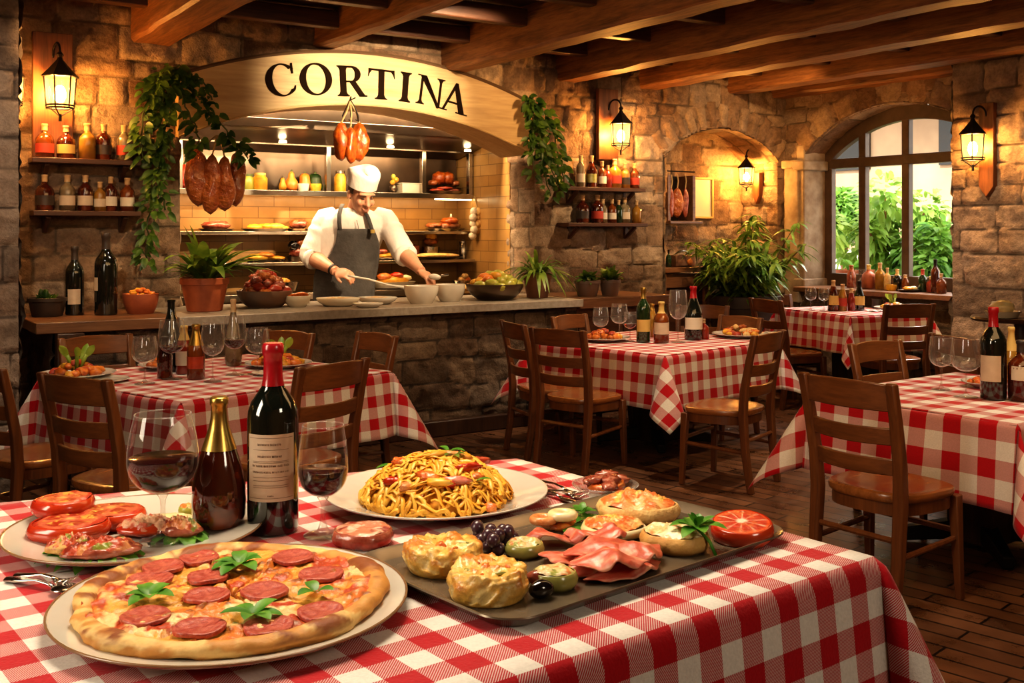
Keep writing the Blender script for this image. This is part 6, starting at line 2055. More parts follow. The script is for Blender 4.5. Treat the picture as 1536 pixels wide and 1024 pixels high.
heap(p, 36 / s, 20 / s, 26, lambda k, q: fruit('chicken_piece', 'glazed red-brown chicken piece in the brown metal bowl', 'chicken', q, 0.058, ('redfood', 'darkmeat', 'hangham')[k % 3], k, 'chicken pieces in the metal bowl', (1, .6, .55), 0.16), 0.16, 7)
p = G(446, 460, 1.0); s = F / p.y
bowlthing('dip_bowl', 'small pale bowl of brown stew right of the chicken bowl', p, 20 / s, 17 / s, 'cream', foot=0.6)
fruit('stew', 'brown stew filling the small pale bowl right of the chicken', 'stew', p + Vector((0, 0, 15 / s)), 17 / s, 'sauce', 4, None, (1, 1, .25), 0.05)
def cplate(label, px, py, wpx, hpx, m='cream', food=None, fl=None):
    p = G(px, py, 1.0); s = F / p.y
    t = thing('serving_dish', label, 'dish', p, 0, 'serving dishes on the worktop')
    R, h = wpx / s / 2, hpx / s
    mb = MB(); mb.lathe([(0, 0), (R * 0.6, 0), (R * 0.9, h * 0.5), (R, h * 0.9), (R * 0.98, h), (R * 0.88, h * 0.75), (R * 0.6, h * 0.4), (0, h * 0.4)], 40, sy=0.7); mb.build('dish', M[m], t, sharp=0)
    if food:
        mb = MB(); mb.ell((0, 0, h * 0.62), (R * 0.82, R * 0.55, h * 0.42), None, 24, 10, 0.05, 5, px); mb.build('filling', M[food], t, sharp=0)
cplate('small bread dish at the left of the row of dishes before the chef', 446, 458, 40, 6, 'cream')
cplate('long pale dish of filled pasta just below the chef apron', 507, 459, 66, 13, 'cream', 'bread')
cplate('pale dish overlapping the long dish, below the chef apron', 566, 456, 60, 11, 'china', 'bread')
cplate('flat white dish in front of the other two dishes', 552, 461, 46, 7, 'china')
p = G(632, 455, 1.0); s = F / p.y
bowlthing('mixing_bowl', 'white mixing bowl under the chef hand, left of the pair', p, 26 / s, 27 / s, 'china', foot=0.62, group='white mixing bowls')
p = G(675, 452, 1.0); s = F / p.y
bowlthing('mixing_bowl', 'white mixing bowl beside the bowl of green fruit, right of the pair', p, 23 / s, 26 / s, 'china', foot=0.62, group='white mixing bowls')
p = G(742, 449, 1.0); s = F / p.y
bowlthing('fruit_bowl', 'dark grey flared bowl full of green fruit on the worktop', p, 43 / s, 24 / s, 'steeldark', foot=0.6)
heap(p, 37 / s, 20 / s, 24, lambda k, q: fruit('green_fruit', 'green fruit in the dark grey flared bowl', 'fruit', q, 0.052, ('greenfruit', 'greenfruit', 'yellow', 'greenfruit', 'orangefruit')[k % 5] if k not in (7,) else 'orangefruit', k, 'fruit in the dark flared bowl', (1.15, .8, .75), 0.06), 0.10, 3, 0.95)
fruit('bread_roll', 'small round roll between the white bowl and the fruit bowl', 'bread', G(700, 436, 1.0) + Vector((0, 0, 0.03)), 0.035, 'bread', 3, None, (1, 1, .8))

# climbing plants
def vine(mbl, mbs, pts, nl, size, rg, out=(0, -1)):
    P = [Vector(p) for p in pts]
    seg = []
    for i in range(len(P) - 1):
        for k in range(6): seg.append(P[i].lerp(P[i + 1], k / 6) + Vector((rg.uniform(-.012, .012), rg.uniform(-.012, .012), rg.uniform(-.012, .012))))
    seg.append(P[-1])
    mbs.tube(seg, 0.006, 6)
    for k in range(nl):
        i = rg.randrange(len(seg))
        b = seg[i]
        a = rg.uniform(0, 2 * PI)
        d = Vector((math.cos(a), -abs(math.sin(a)) * 0.6, rg.uniform(-0.9, 0.35)))
        q = b + d.normalized() * rg.uniform(0.01, 0.06)
        L = size * rg.uniform(0.6, 1.3)
        mbl.leaf(q, d, (rg.uniform(-.3, .3), -1, 0.4), L, L * rg.uniform(0.42, 0.75), 0.35, 4, 0.3, 0.72)
def wallpt(px, py, v): u, z = onv(px, py, v); return RW(u, v, z)
def climber(label, paths, size, seed, m, name='hanging_ivy'):
    rg = random.Random(seed)
    a, b = MB(), MB()
    for pts, n in paths:
        vine(a, b, [wallpt(*q) for q in pts], n, size, rg)
    o = b.build(name, M['stem'], sharp=0)
    tag(o, label, 'climbing plant')
    a.build('foliage', M[m], o, sharp=0)
    return o
V_ = 0.70
climber('leafy climber hanging down the wall at the left end of the sign', [
 ([(262, 100, V_), (250, 140, V_), (236, 200, V_), (230, 270, V_), (222, 330, V_ + .05), (221, 390, V_ + .08)], 170),
 ([(262, 102, V_), (222, 148, V_), (210, 200, V_), (216, 240, V_)], 85),
 ([(262, 105, V_), (290, 140, V_), (325, 178, V_), (352, 212, V_), (372, 238, V_)], 100),
 ([(268, 105, V_), (300, 118, V_), (318, 150, V_)], 40),
 ([(250, 140, V_), (248, 200, V_), (240, 260, V_), (248, 315, V_)], 105),
 ([(255, 115, V_), (280, 160, V_), (296, 200, V_), (300, 225, V_)], 40),
 ([(245, 110, V_), (228, 128, V_), (222, 150, V_)], 50)], 0.068, 3, 'leaf')
climber('leafy climber hanging on the wall at the right end of the sign', [
 ([(795, 145, V_), (806, 190, V_), (814, 240, V_), (826, 294, V_)], 85),
 ([(800, 150, V_), (800, 200, V_), (800, 260, V_)], 55),
 ([(805, 150, V_), (826, 185, V_), (838, 230, V_), (846, 275, V_)], 70),
 ([(815, 180, V_), (822, 230, V_), (836, 285, V_)], 85)], 0.070, 4, 'leaf')

# hanging hams and roast
def hanging(name, label, cat, px, py, w, h, v, m, hook_to, seed, group, tilt=0.0):
    p = wallpt(px, py, v); s = F / p.y
    t = thing(name, label, cat, p, 0, group)
    mb = MB()
    R, hh = w / s / 2, h / s / 2
    n, mm = 22, 14
    vs = [(0, 0, -hh)]
    prof = [math.sin(PI * (k / mm) ** 0.9) ** 0.5 for k in range(1, mm)]
    for k in range(1, mm):
        z = -hh + 2 * hh * k / mm
        for j in range(n):
            a = 2 * PI * j / n
            w_ = 1 + 0.13 * math.sin(2 * a + seed + z * 9) + 0.10 * math.sin(3 * a + seed * 2 - z * 16) + 0.07 * math.sin(z * 26 + seed * 3 + a) + (0.12 * math.sin(4 * a + seed + z * 30) * math.sin(z * 34 + seed) if m == 'hangmeat' else 0)
            vs.append((R * prof[k - 1] * w_ * math.cos(a) + tilt * z, R * 0.85 * prof[k - 1] * w_ * math.sin(a), z))
    vs.append((tilt * hh, 0, hh))
    fs = [(0, 1 + (j + 1) % n, 1 + j) for j in range(n)]
    fs += [(1 + k * n + j, 1 + k * n + (j + 1) % n, 1 + (k + 1) * n + (j + 1) % n, 1 + (k + 1) * n + j) for k in range(mm - 2) for j in range(n)]
    o = 1 + (mm - 2) * n
    fs += [(o + j, o + (j + 1) % n, len(vs) - 1) for j in range(n)]
    mb.add(vs, fs); mb.build('meat', M[m], t, sharp=0)
    q = wallpt(*hook_to) - p
    mb = MB(); mb.tube([(tilt * hh, 0, hh * 0.93), (q.x * 0.5 + 0.01, q.y * 0.5, (hh + q.z) / 2), tuple(q)], 0.007, 6)
    mb.build('cord', M['rope'], t)
    return t
hk = (325, 203, 0.86)
gh = 'cured hams hanging in the hatch'
hanging('hanging_ham', 'cured ham hanging at the left of the bunch in the hatch', 'ham', 297, 266, 36, 88, 0.84, 'hangham', hk, 1, gh, -0.06)
hanging('hanging_ham', 'longest cured ham of the bunch, its tip lowest', 'ham', 316, 276, 30, 92, 0.78, 'hangham', hk, 2, gh, 0.05)
hanging('hanging_ham', 'cured ham right of centre in the hanging bunch', 'ham', 337, 275, 30, 84, 0.76, 'hangham', hk, 3, gh, 0.0)
hanging('hanging_ham', 'cured ham at the right of the bunch, hanging highest', 'ham', 354, 268, 30, 84, 0.84, 'hangham', hk, 4, gh, 0.06)
gh = 'roasts hanging above the chef'
hk = (525, 152, 0.79)
hanging('hanging_roast', 'orange roast hanging from the sign, left of the bunch above the chef', 'roast meat', 512, 212, 24, 60, 0.76, 'hangmeat', hk, 5, gh)
hanging('hanging_roast', 'orange roast hanging from the sign, middle of the bunch above the chef', 'roast meat', 526, 218, 20, 56, 0.72, 'hangmeat', hk, 6, gh)
hanging('hanging_roast', 'orange roast hanging from the sign, right of the bunch above the chef', 'roast meat', 539, 213, 24, 60, 0.76, 'hangmeat', hk, 7, gh)
p = wallpt(526, 150, 0.79)
mb = MB()
for dx in (-0.05, 0.0, 0.05):
    mb.tube([(0, 0, 0.0), (dx * 0.7, 0.0, -0.06), (dx * 1.3, -0.01, -0.13), (dx * 1.1 + 0.015, -0.01, -0.17), (dx * 1.1 - 0.015, -0.01, -0.16)], 0.005, 6)
mb.tube([(0, 0.02, 0.03), (0, 0, 0.0), (0.04, 0, 0.02)], 0.005, 6)
tag(mb.build('meat_hook', M['iron'], loc=p), 'black iron meat hooks fixed to the middle of the sign', 'hook')

# ------------------------------------------------------------------ kitchen equipment
def kbox(mb, u0, u1, v0, v1, z0, z1):
    mb.box(((u0 + u1) / 2, (v0 + v1) / 2, (z0 + z1) / 2), (u1 - u0, v1 - v0, z1 - z0))
K0, K1 = KL - 0.95, KR2 - 0.03
org = RW(0, 0, 0)
t = thing('extractor_hood', 'wide dark steel extractor hood over the kitchen', 'hood', org, TH)
mb = MB()
hv = [(K0, 1.42, 2.44), (K1, 1.42, 2.44), (K1, 1.42, 2.60), (K0, 1.42, 2.60), (K0, 2.27, 2.28), (K1, 2.27, 2.28), (K1, 2.27, 3.2), (K0, 2.27, 3.2)]
mb.add(hv, [(0, 1, 2, 3), (0, 4, 5, 1), (3, 2, 6, 7), (4, 7, 6, 5)])
mb.build('canopy', M['steeldark'], t)
mb = MB()
kbox(mb, K0, K1, 1.39, 1.43, 2.42, 2.50); kbox(mb, K0, K1, 1.95, 1.98, 2.325, 2.36)
mb.build('lip', M['steeldark'], t, bevel=0.004)
mb = MB(); mb.box((0, 0, 0), (0.02, 0.02, 0.02))
for k, px in enumerate((415, 575, 690)):
    u = onv(px, 240, 1.95)[0]
    mb = MB(); mb.lathe([(0, 0), (0.035, 0), (0.03, 0.02), (0, 0.02)], 16)
    o = mb.build('hood_lamp', M['strip'], t, loc=(u, 1.80, 2.335))
t = thing('steel_wall_unit', 'steel wall unit with back panels and a shelf under the hood', 'wall unit', org, TH)
zs = 1.925
mb = MB(); kbox(mb, K0, K1, 1.93, 2.28, zs - 0.05, zs); mb.build('shelf_board', M['steel'], t, bevel=0.004)
mb = MB(); kbox(mb, K0, K1, 2.27, 2.295, zs, 2.32); mb.build('back_panel', M['steeldark'], t)
for px in (270, 493, 636, 762):
    u = min(onv(px, 250, 1.95)[0], K1 - 0.02)
    mb = MB(); kbox(mb, u - 0.022, u + 0.022, 1.945, 2.0, zs, 2.33); mb.build('upright', M['steel'], t, bevel=0.003)
def shelfthing(label, z, v0=1.96, u0=K0, u1=K1, th=0.03):
    mb = MB(); kbox(mb, u0, u1, v0, 2.28, z - th, z)
    return tag(mb.build('steel_shelf', M['steel'], loc=org, rz=TH, bevel=0.003), label, 'shelf', 'steel kitchen shelves')
shelfthing('narrow steel kitchen shelf at the chef shoulder height', 1.56)
shelfthing('steel kitchen shelf at the chef elbow height', 1.285, 1.90)
t = thing('steel_bench', 'steel kitchen bench along the back wall behind the chef', 'bench', org, TH)
mb = MB(); kbox(mb, K0, K1, 1.72, 2.28, 0.96, 1.02); mb.build('bench_top', M['steel'], t, bevel=0.004)
mb = MB(); kbox(mb, K0, K1, 1.78, 2.28, 0.0, 0.96); mb.build('body', M['steeldark'], t)
mb = MB(); kbox(mb, onv(652, 300, 2.0)[0], K1, 1.97, 2.0, 1.865, 1.878); tag(mb.build('strip_lamp', M['strip'], loc=org, rz=TH), 'glowing strip lamp under the steel wall unit', 'lamp')

def kpt(px, v, z): return RW(onv(px, 300, v)[0], v, z)
def kfood(name, label, cat, px, v, z, bits, base=None, group=None):
    p = kpt(px, v, z); s = F / p.y
    t = thing(name, label, cat, p, TH, group)
    zo = 0
    if base:
        bm, bw, bh = base
        mb = MB(); R = bw / s / 2; h = bh / s
        mb.lathe([(0, 0), (R * 0.8, 0), (R, h), (R * 0.95, h), (R * 0.78, h * 0.35), (0, h * 0.35)], 28, sy=0.75); mb.build('dish', M[bm], t, sharp=30)
        zo = h * 0.45
    for k, (nm, m, dx, dz, w, hh) in enumerate(bits):
        mb = MB(); a = w / s / 2; c = hh / s / 2
        mb.ell((0, 0, 0), (a, min(a, 0.09), c), None, 18, 11, 0.10, 3.5, k + px)
        mb.build(nm, M[m], t, loc=(dx / s, -0.01 * (k % 3), zo + dz / s + c), sharp=0)
    return t
def gourd(name, label, cat, px, v, z, w, h, m, top=0.45):
    p = kpt(px, v, z); s = F / p.y
    t = thing(name, label, cat, p, TH)
    R, H_ = w / s / 2, h / s
    mb = MB(); mb.lathe([(0, 0.0), (R * 0.6, 0.0), (R * 0.95, H_ * 0.14), (R, H_ * 0.3), (R * 0.85, H_ * 0.48), (R * top, H_ * 0.68), (R * top * 0.9, H_ * 0.85), (R * top * 0.5, H_ * 0.96), (0, H_ * 0.97)], 24, wob=lambda a, zz: 1 + 0.04 * math.cos(8 * a)); mb.build('body', M[m], t, sharp=0)
    mb = MB(); mb.tube([(0, 0, H_ * 0.94), (R * 0.1, 0, H_ * 1.06)], R * 0.13, 6); mb.build('stalk', M['stem'], t)
    return t
def jar(label, px, v, z, w, h, m, lid='cork', name='jar', cat='jar'):
    p = kpt(px, v, z); s = F / p.y
    t = thing(name, label, cat, p, TH, 'jars in the kitchen')
    R, H_ = w / s / 2, h / s
    mb = MB(); mb.lathe([(0, 0), (R * 0.95, 0), (R, 0.01), (R, H_ * 0.7), (R * 0.75, H_ * 0.82), (R * 0.72, H_ * 0.86), (0, H_ * 0.86)], 24); mb.build('body', M[m], t, sharp=40)
    mb = MB(); mb.lathe([(0, H_ * 0.86), (R * 0.8, H_ * 0.86), (R * 0.8, H_), (0, H_)], 24); mb.build('lid', M[lid], t, sharp=40)
zs_ = 1.925
gourd('red_pepper', 'red pepper at the far left of the steel wall unit', 'pepper', 276, 2.1, zs_, 26, 38, 'tomato', 0.6)
jar('green jar of pickles left of the yellow jar on the steel wall unit', 372, 2.1, zs_, 18, 24, 'greenfruit', 'stem')
jar('yellow jar behind the hanging hams on the steel wall unit', 390, 2.08, zs_, 22, 26, 'yellow', 'papery')
gourd('orange_squash', 'tall orange squash on the steel wall unit', 'squash', 437, 2.08, zs_, 22, 30, 'orangefruit', 0.45)
gourd('small_squash', 'short yellow squash left of the tall orange squash', 'squash', 424, 2.06, zs_, 12, 20, 'yellow', 0.6)
gourd('pumpkin', 'small orange pumpkin on the steel wall unit', 'pumpkin', 457, 2.16, zs_, 20, 28, 'orangefruit', 0.8)
gourd('dark_melon', 'dark green melon right of the small orange pumpkin', 'melon', 472, 2.18, zs_, 26, 28, 'leafd', 0.8)
for px, lab, m in ((455, 'cream tub in front of the small orange pumpkin', 'cream'), (473, 'yellow tub in front of the dark melon', 'yellow')):
    p = kpt(px, 2.02, zs_); s = F / p.y
    bowlthing('tub', lab, p, 9 / s, 11 / s, m, 'tub', 0.8)
jar('tall yellow jar half hidden by the chef hat', 510, 2.1, zs_, 18, 32, 'yellow', 'steel')
t = kfood('flower_vase', 'yellow flowers in a small vase right of the chef hat', 'vase', 590, 2.1, zs_, [('vase', 'steeldark', 0, 0, 12, 14), ('flower', 'yellow', -2, 12, 8, 8), ('flower', 'yellow', 3, 16, 8, 8), ('flower', 'greenfruit', 0, 20, 7, 9)])
p = kpt(614, 2.08, zs_); s = F / p.y
mb = MB(); mb.box((0, 0, 7 / s), (34 / s, 0.14, 14 / s)); mb.box((0, 0, 14.5 / s), (36 / s, 0.15, 2 / s)); tag(mb.build('white_box', M['cream'], loc=p, rz=TH, bevel=0.006), 'white food box on the steel wall unit', 'box')
kfood('roast_chicken', 'whole golden roast chicken at the right of the steel wall unit', 'roast chicken', 664, 2.1, zs_, [('breast', 'hangmeat', -6, 10, 22, 20), ('breast', 'hangmeat', 8, 10, 20, 20), ('leg', 'hangham', -18, 8, 16, 9), ('leg', 'hangham', 20, 8, 18, 9)], ('steeldark', 60, 9))
kfood('sausage_tray', 'tray of red sausages in front of the roast chicken', 'sausages', 668, 1.98, zs_, [('sausage', 'redfood', -14, 0, 24, 6), ('sausage', 'darkmeat', 8, 0, 28, 6), ('sausage', 'redfood', -3, 3, 26, 6)], ('steeldark', 58, 4))
kfood('garlic_bulb', 'white garlic beside the dark oil bottles', 'garlic', 706, 2.02, zs_, [('bulb', 'cream', 0, 0, 11, 14), ('bulb', 'cream', -3, 6, 9, 10)])
for k, px in enumerate((714, 722)):
    p = kpt(px, 2.05, zs_); s = F / p.y
    bottle('bottle', ('left', 'right')[k] + ' little dark oil bottle at the right end of the steel wall unit', p, 4 / s, (22, 26)[k] / s, 'bordeaux', 'darkglass', None, 'iron', n=14)
# middle shelf
z2 = 1.56
kfood('dark_loaf', 'dark baked loaf on a tray above the big fern', 'loaf', 325, 2.1, z2, [('loaf', 'darkmeat', 0, 0, 44, 14)], ('steeldark', 54, 4))
kfood('wrap_tray', 'tray of yellow wraps on the narrow steel shelf', 'wraps', 398, 2.08, z2, [('wrap', 'yellow', -16, 0, 26, 9), ('wrap', 'yellow', 0, 1, 26, 9), ('wrap', 'greenfruit', 14, 1, 28, 9), ('wrap', 'greenfruit', 24, 0, 24, 7)], ('cream', 74, 4))
kfood('braised_meat', 'dark braised meat left of the chef shoulder on the narrow steel shelf', 'meat', 447, 2.06, z2, [('meat', 'darkmeat', 0, 0, 26, 16), ('meat', 'hangham', -5, 6, 16, 10), ('meat', 'redfood', 6, 5, 14, 10)], ('steeldark', 36, 4))
kfood('red_pile', 'pile of red cured sausages right of the chef shoulder', 'sausages', 590, 2.08, z2, [('sausage', 'redfood', 0, 0, 20, 8), ('sausage', 'hangham', 1, 6, 18, 8), ('sausage', 'redfood', -2, 12, 16, 8)], ('steeldark', 26, 3))
kfood('roast_platter', 'platter of roast with a bone on the narrow steel shelf', 'roast', 668, 2.08, z2, [('meat', 'hangham', 4, 0, 40, 12), ('meat', 'hangmeat', 6, 7, 28, 12), ('bone', 'cream', 8, 16, 4, 8), ('drumstick', 'hangham', -20, 2, 26, 9)], ('steel', 64, 4))
t = thing('garlic_string', 'string of garlic and onions hanging right of the roast platter', 'garlic', kpt(716, 1.88, 1.62), TH)
s = F / kpt(716, 1.88, 1.6).y
rg = random.Random(2)
for k in range(13):
    mb = MB(); mb.ell((0, 0, 0), (6.2 / s, 6 / s, 6.2 / s), None, 14, 9, 0.06, 3, k); mb.build('bulb', M[('cream', 'bread', 'onion')[k % 3]], t, loc=(((k % 3) - 1) * 8 / s + rg.uniform(-2, 2) / s, -0.02 * (k % 2), (20 - k // 3 * 9) / s), sharp=0)
mb = MB(); mb.tube([(0, 0, 24 / s), (0, 0.05, 44 / s)], 0.006, 6); mb.build('cord', M['rope'], t)
# lower shelf
z3 = 1.285
kfood('pastry_tray', 'tray of yellow pastries behind the big fern fronds', 'pastries', 398, 2.05, z3, [('pastry', 'yellow', -12, 0, 34, 11), ('pastry', 'yellow', 14, 0, 30, 8), ('pastry', 'orangefruit', -2, 5, 26, 8)], ('steel', 66, 4))
kfood('shellfish_pan', 'dark pan of shellfish left of the chef elbow', 'pan', 446, 2.05, z3, [('shell', 'darkmeat', 0, 0, 24, 18), ('shell', 'blackolive', -6, 12, 18, 16), ('shell', 'hangham', 4, 18, 18, 12)], ('steeldark', 34, 8))
kfood('flat_cake', 'golden flat cake right of the chef apron', 'cake', 574, 2.05, z3, [('cake', 'yellow', 0, 0, 42, 9), ('crumb', 'darkmeat', -4, 6, 22, 10)], ('steel', 52, 4))
kfood('round_bread', 'wide round flatbread on the steel shelf right of the chef arm', 'bread', 652, 2.0, z3, [('bread', 'egg', 0, 0, 72, 8), ('bread', 'bread', 20, 0, 40, 7)], ('steel', 92, 4))
def canister(label, px, v, z, w, h, m='steel'):
    p = kpt(px, v, z); s = F / p.y
    t = thing('steel_canister', label, 'canister', p, TH, 'steel canisters in the kitchen')
    R, H_ = w / s / 2, h / s
    mb = MB(); mb.lathe([(0, 0), (R * .97, 0), (R, 0.005), (R, H_ * .84), (R * .97, H_ * .85), (0, H_ * .85)], 28); mb.build('body', M[m], t, sharp=40)
    mb = MB(); mb.lathe([(0, H_ * .85), (R * 1.04, H_ * .85), (R * 1.04, H_ * .92), (R * .2, H_ * .96), (R * .16, H_), (0, H_)], 28); mb.build('lid', M[m], t, sharp=40)
canister('steel pot with a yellow pudding behind the round flatbread', 646, 2.18, z3, 26, 20)
kfood('yellow_pudding', 'yellow pudding standing on the lidded steel pot', 'pudding', 646, 2.18, z3 + 0.135, [('pudding', 'hangham', 0, 0, 22, 12), ('pudding', 'yellow', 0, 7, 18, 16)])
canister('small copper-coloured pot left of the lidded steel pot', 622, 2.2, z3, 14, 22, 'terra')
canister('row of steel jars, leftmost, right of the flatbread', 695, 2.16, z3, 14, 28)
canister('row of steel jars, middle one under the garlic string', 711, 2.12, z3, 18, 34, 'cream')
canister('row of steel jars, tallest dark one by the corner', 730, 2.05, z3, 22, 40, 'steeldark')
canister('tall steel canister on the bench behind the fruit bowl', 742, 1.86, 1.02, 18, 72, 'steeldark')
# bench
kfood('pasta_tray', 'tray of red and yellow pasta on the bench right of the apron', 'pasta tray', 590, 1.9, 1.03, [('pasta', 'yellow', 0, 0, 50, 14), ('tomato', 'sauce', -16, 8, 22, 10), ('tomato', 'tomato', 4, 10, 20, 9), ('pasta', 'onion', 18, 5, 22, 10)], ('cream', 72, 9))
kfood('lemon_dish', 'dish of yellow lemons behind the chicken bowl', 'lemons', 425, 1.9, 1.03, [('lemon', 'yellow', 0, 0, 20, 14), ('lemon', 'yellow', -12, 2, 14, 12)], ('steel', 50, 14))
kfood('onion_bowl', 'bowl of small brown onions at the right of the bench', 'onions', 692, 1.86, 1.03, [('onion', 'bread', 0, 0, 12, 10), ('onion', 'orangefruit', 8, 0, 12, 10), ('onion', 'bread', 4, 6, 11, 9)], ('steel', 30, 8))

# ------------------------------------------------------------------ things in the niche
zc_ = onv(1030, 405, VW + 0.25)[1]
u0, u1 = NL - 0.02, onv(1062, 405, VW + 0.05)[0]
t = thing('side_cabinet', 'narrow brown side cabinet standing in the arched niche', 'cabinet', RW((u0 + u1) / 2 + 0.02, VW + 0.02, 0), TH)
w = u1 - u0
mb = MB(); mb.box((0, 0.22, 1.17), (w, 0.46, 0.05)); mb.build('cabinet_top', M['barwood'], t, bevel=0.006)
for sx in (-1, 1):
    mb = MB(); mb.box((sx * (w / 2 - 0.05), 0.04, 0.575), (0.06, 0.06, 1.15)); mb.build('leg', M['barwood'], t, bevel=0.005)
mb = MB(); mb.box((0, 0.24, 0.72), (w - 0.1, 0.38, 0.80)); mb.build('body', M['shelfwood'], t, bevel=0.005)
mb = MB(); mb.box((0, 0.04, 1.06), (w - 0.16, 0.02, 0.14)); mb.build('drawer', M['barwood'], t, bevel=0.005)
zc_ = 1.195
def npt(px, v, z): return RW(onv(px, 300, v)[0], v, z)
p = npt(1022, VW + 0.22, zc_); s = F / p.y
t = thing('wooden_radio', 'small dark tabletop radio with a silver arch on the side cabinet', 'radio', p, TH)
mb = MB(); mb.box((0, 0, 0.06), (0.26, 0.14, 0.12)); mb.build('body', M['barwood'], t, bevel=0.012)
mb = MB(); mb.tube([(-0.13 + 0.26 * k / 12, -0.02, 0.11 + 0.05 * math.sin(PI * k / 12)) for k in range(13)], 0.010, 8); mb.build('trim', M['steel'], t)
mb = MB(); mb.lathe([(0, 0), (0.035, 0), (0.03, 0.012), (0, 0.012)], 16); o = mb.build('dial', M['orangefruit'], t, loc=(0.05, -0.075, 0.05)); o.rotation_euler = (PI / 2, 0, 0)
p = npt(1003, VW + 0.2, zc_); s = F / p.y
bottle('bottle', 'green bottle at the left end of the side cabinet', p, 4.5 / s, 26 / s, 'squat', 'greenglass', None, 'iron', n=16)
# meat safe and rail
t = thing('meat_cupboard', 'open dark wall cupboard with hanging meats in the niche', 'cupboard', npt(1016, VW + 0.3, 0), TH)
zt3, zb3 = onv(1016, 262, VW + .2)[1], onv(1016, 331, VW + .2)[1]
mb = MB(); mb.box((0, 0.17, (zt3 + zb3) / 2), (0.34, 0.03, zt3 - zb3)); mb.build('back_panel', M['dark'], t)
mb = MB(); mb.box((0.17, 0.05, (zt3 + zb3) / 2), (0.04, 0.24, zt3 - zb3)); mb.box((-0.17, 0.05, (zt3 + zb3) / 2), (0.04, 0.24, zt3 - zb3)); mb.build('side_panel', M['barwood'], t, bevel=0.004)
mb = MB(); mb.box((0.02, 0.03, zb3 - 0.015), (0.44, 0.30, 0.03)); mb.build('shelf_board', M['barwood'], t, bevel=0.004)
mb = MB(); mb.tube([(-0.2, -0.02, zt3 + 0.04), (0.22, -0.02, zt3 + 0.04)], 0.008, 6)
mb.build('rail', M['iron'], t)
for k, (px, w_, m) in enumerate([(1007, 9, 'darkmeat'), (1016, 16, 'hangham'), (1028, 9, 'darkmeat')]):
    hanging('hanging_sausage', ['left slim cured sausage in the open wall cupboard', 'fat cured ham in the middle of the open wall cupboard', 'right slim cured sausage in the open wall cupboard'][k], 'cured meat', px, 304, w_, 46, VW + 0.24, m, (px, 262, VW + 0.28), k, 'meats in the wall cupboard')
t = thing('wall_picture', 'pale framed picture on the niche back wall', 'picture', npt(1053, VW + ND - 0.03, onv(1053, 297, VW + ND)[1]), TH)
mb = MB(); mb.box((0, 0, 0), (0.27, 0.02, 0.42)); mb.build('print', M['paperw'], t)
mb = MB()
for x, z, a, b_ in ((0, .21, .29, .022), (0, -.21, .29, .022), (-.137, 0, .022, .42), (.137, 0, .022, .42)): mb.box((x, -0.012, z), (a, 0.03, b_))
mb.build('frame', M['papery'], t, bevel=0.003)
# big plant in a dark pot
p = npt(1113, 0.52, 0.30)
pb = RW(onv(1113, 300, 0.55)[0], 0.52, 0)
st_ = thing('plant_stand', 'low dark wooden stand under the big leafy plant', 'stand', pb, TH)
mb = MB(); mb.box((0, 0, 0.28), (0.66, 0.60, 0.05)); mb.build('top', M['darkwood'], st_, bevel=0.005)
for sx in (-1, 1):
    for sy in (-1, 1):
        mb = MB(); mb.box((sx * 0.28, sy * 0.25, 0.13), (0.06, 0.06, 0.26)); mb.build('leg', M['darkwood'], st_)
s = F / pb.y
t = thing('potted_plant', 'big bushy leafy plant in a dark pot before the arched niche', 'potted plant', pb + Vector((0, 0, 0.306)), 0)
pot(t, 0.36, 0.62, 'darkpot', True, True, 0.85)
rg = random.Random(21)
ml, ms = MB(), MB()
for k in range(34):
    a = rg.uniform(0, 2 * PI); el = rg.uniform(0.75, 1.5)
    L = rg.uniform(0.55, 1.05) * (1.0 if el > 1.1 else 0.8)
    d = Vector((math.cos(a) * math.cos(el), math.sin(a) * math.cos(el), math.sin(el)))
    b = Vector((0.12 * math.cos(a), 0.12 * math.sin(a), 0.55))
    pts = [b + d * (L * i / 8) - Vector((0, 0, 0.16 * L * (i / 8) ** 2)) for i in range(9)]
    ms.tube(pts, [0.008 - 0.0006 * i for i in range(9)], 5)
    for i in range(2, 9):
        for j in range(6):
            q = rg.uniform(0, 2 * PI)
            dd = Vector((math.cos(q), math.sin(q), rg.uniform(-0.35, 0.6)))
            ml.leaf(pts[i], dd, (0, 0, 1), rg.uniform(0.12, 0.24), rg.uniform(0.026, 0.052), 0.5, 4, 0.2, 0.9)
ms.build('stem', M['stem'], t); ml.build('foliage', M['leafl'], t, sharp=0)

# ------------------------------------------------------------------ things on the window sill
zsl = WSILL + 0.026
def spt(px, u, z=zsl): return RW(u, onu(px, 430, u)[0], z)
def sill(label, name, px, hpx, wpx, kind, glass, lab=None, cap='cork', u=UE + 0.06, cat='bottle', capz=0.8):
    p = spt(px, u); s = F / p.y
    return bottle(name, label, p, wpx / s / 2, hpx / s, kind, glass, lab, cap, capz, cat=cat, group='bottles and jugs on the window sill', n=18)
sill('dark wooden pepper mill, leftmost on the window sill', 'pepper_mill', 1277, 34, 14, 'beer', 'darkmeat', cap='hangham')
sill('squat terracotta flask on the window sill', 'flask', 1303, 36, 20, 'squat', 'terra', cap='papery', cat='flask')
sill('tall yellow carved jar on the window sill', 'carved_jar', 1320, 40, 15, 'spirit', 'goldglass', cap='cork', cat='jar')
sill('slim wooden bottle on the window sill', 'bottle', 1331, 33, 10, 'spirit', 'bread', cap='cork')
sill('black bottle with wooden stopper in the middle of the window sill', 'bottle', 1346, 32, 13, 'spirit', 'darkglass', cap='bread', capz=0.7)
sill('small brown spice bottle on the window sill', 'bottle', 1358, 24, 11, 'beer', 'amberglass')
sill('green bottle with red cap at the right of the sill', 'bottle', 1384, 34, 13, 'spirit', 'greenglass', cap='paperr', capz=0.75)
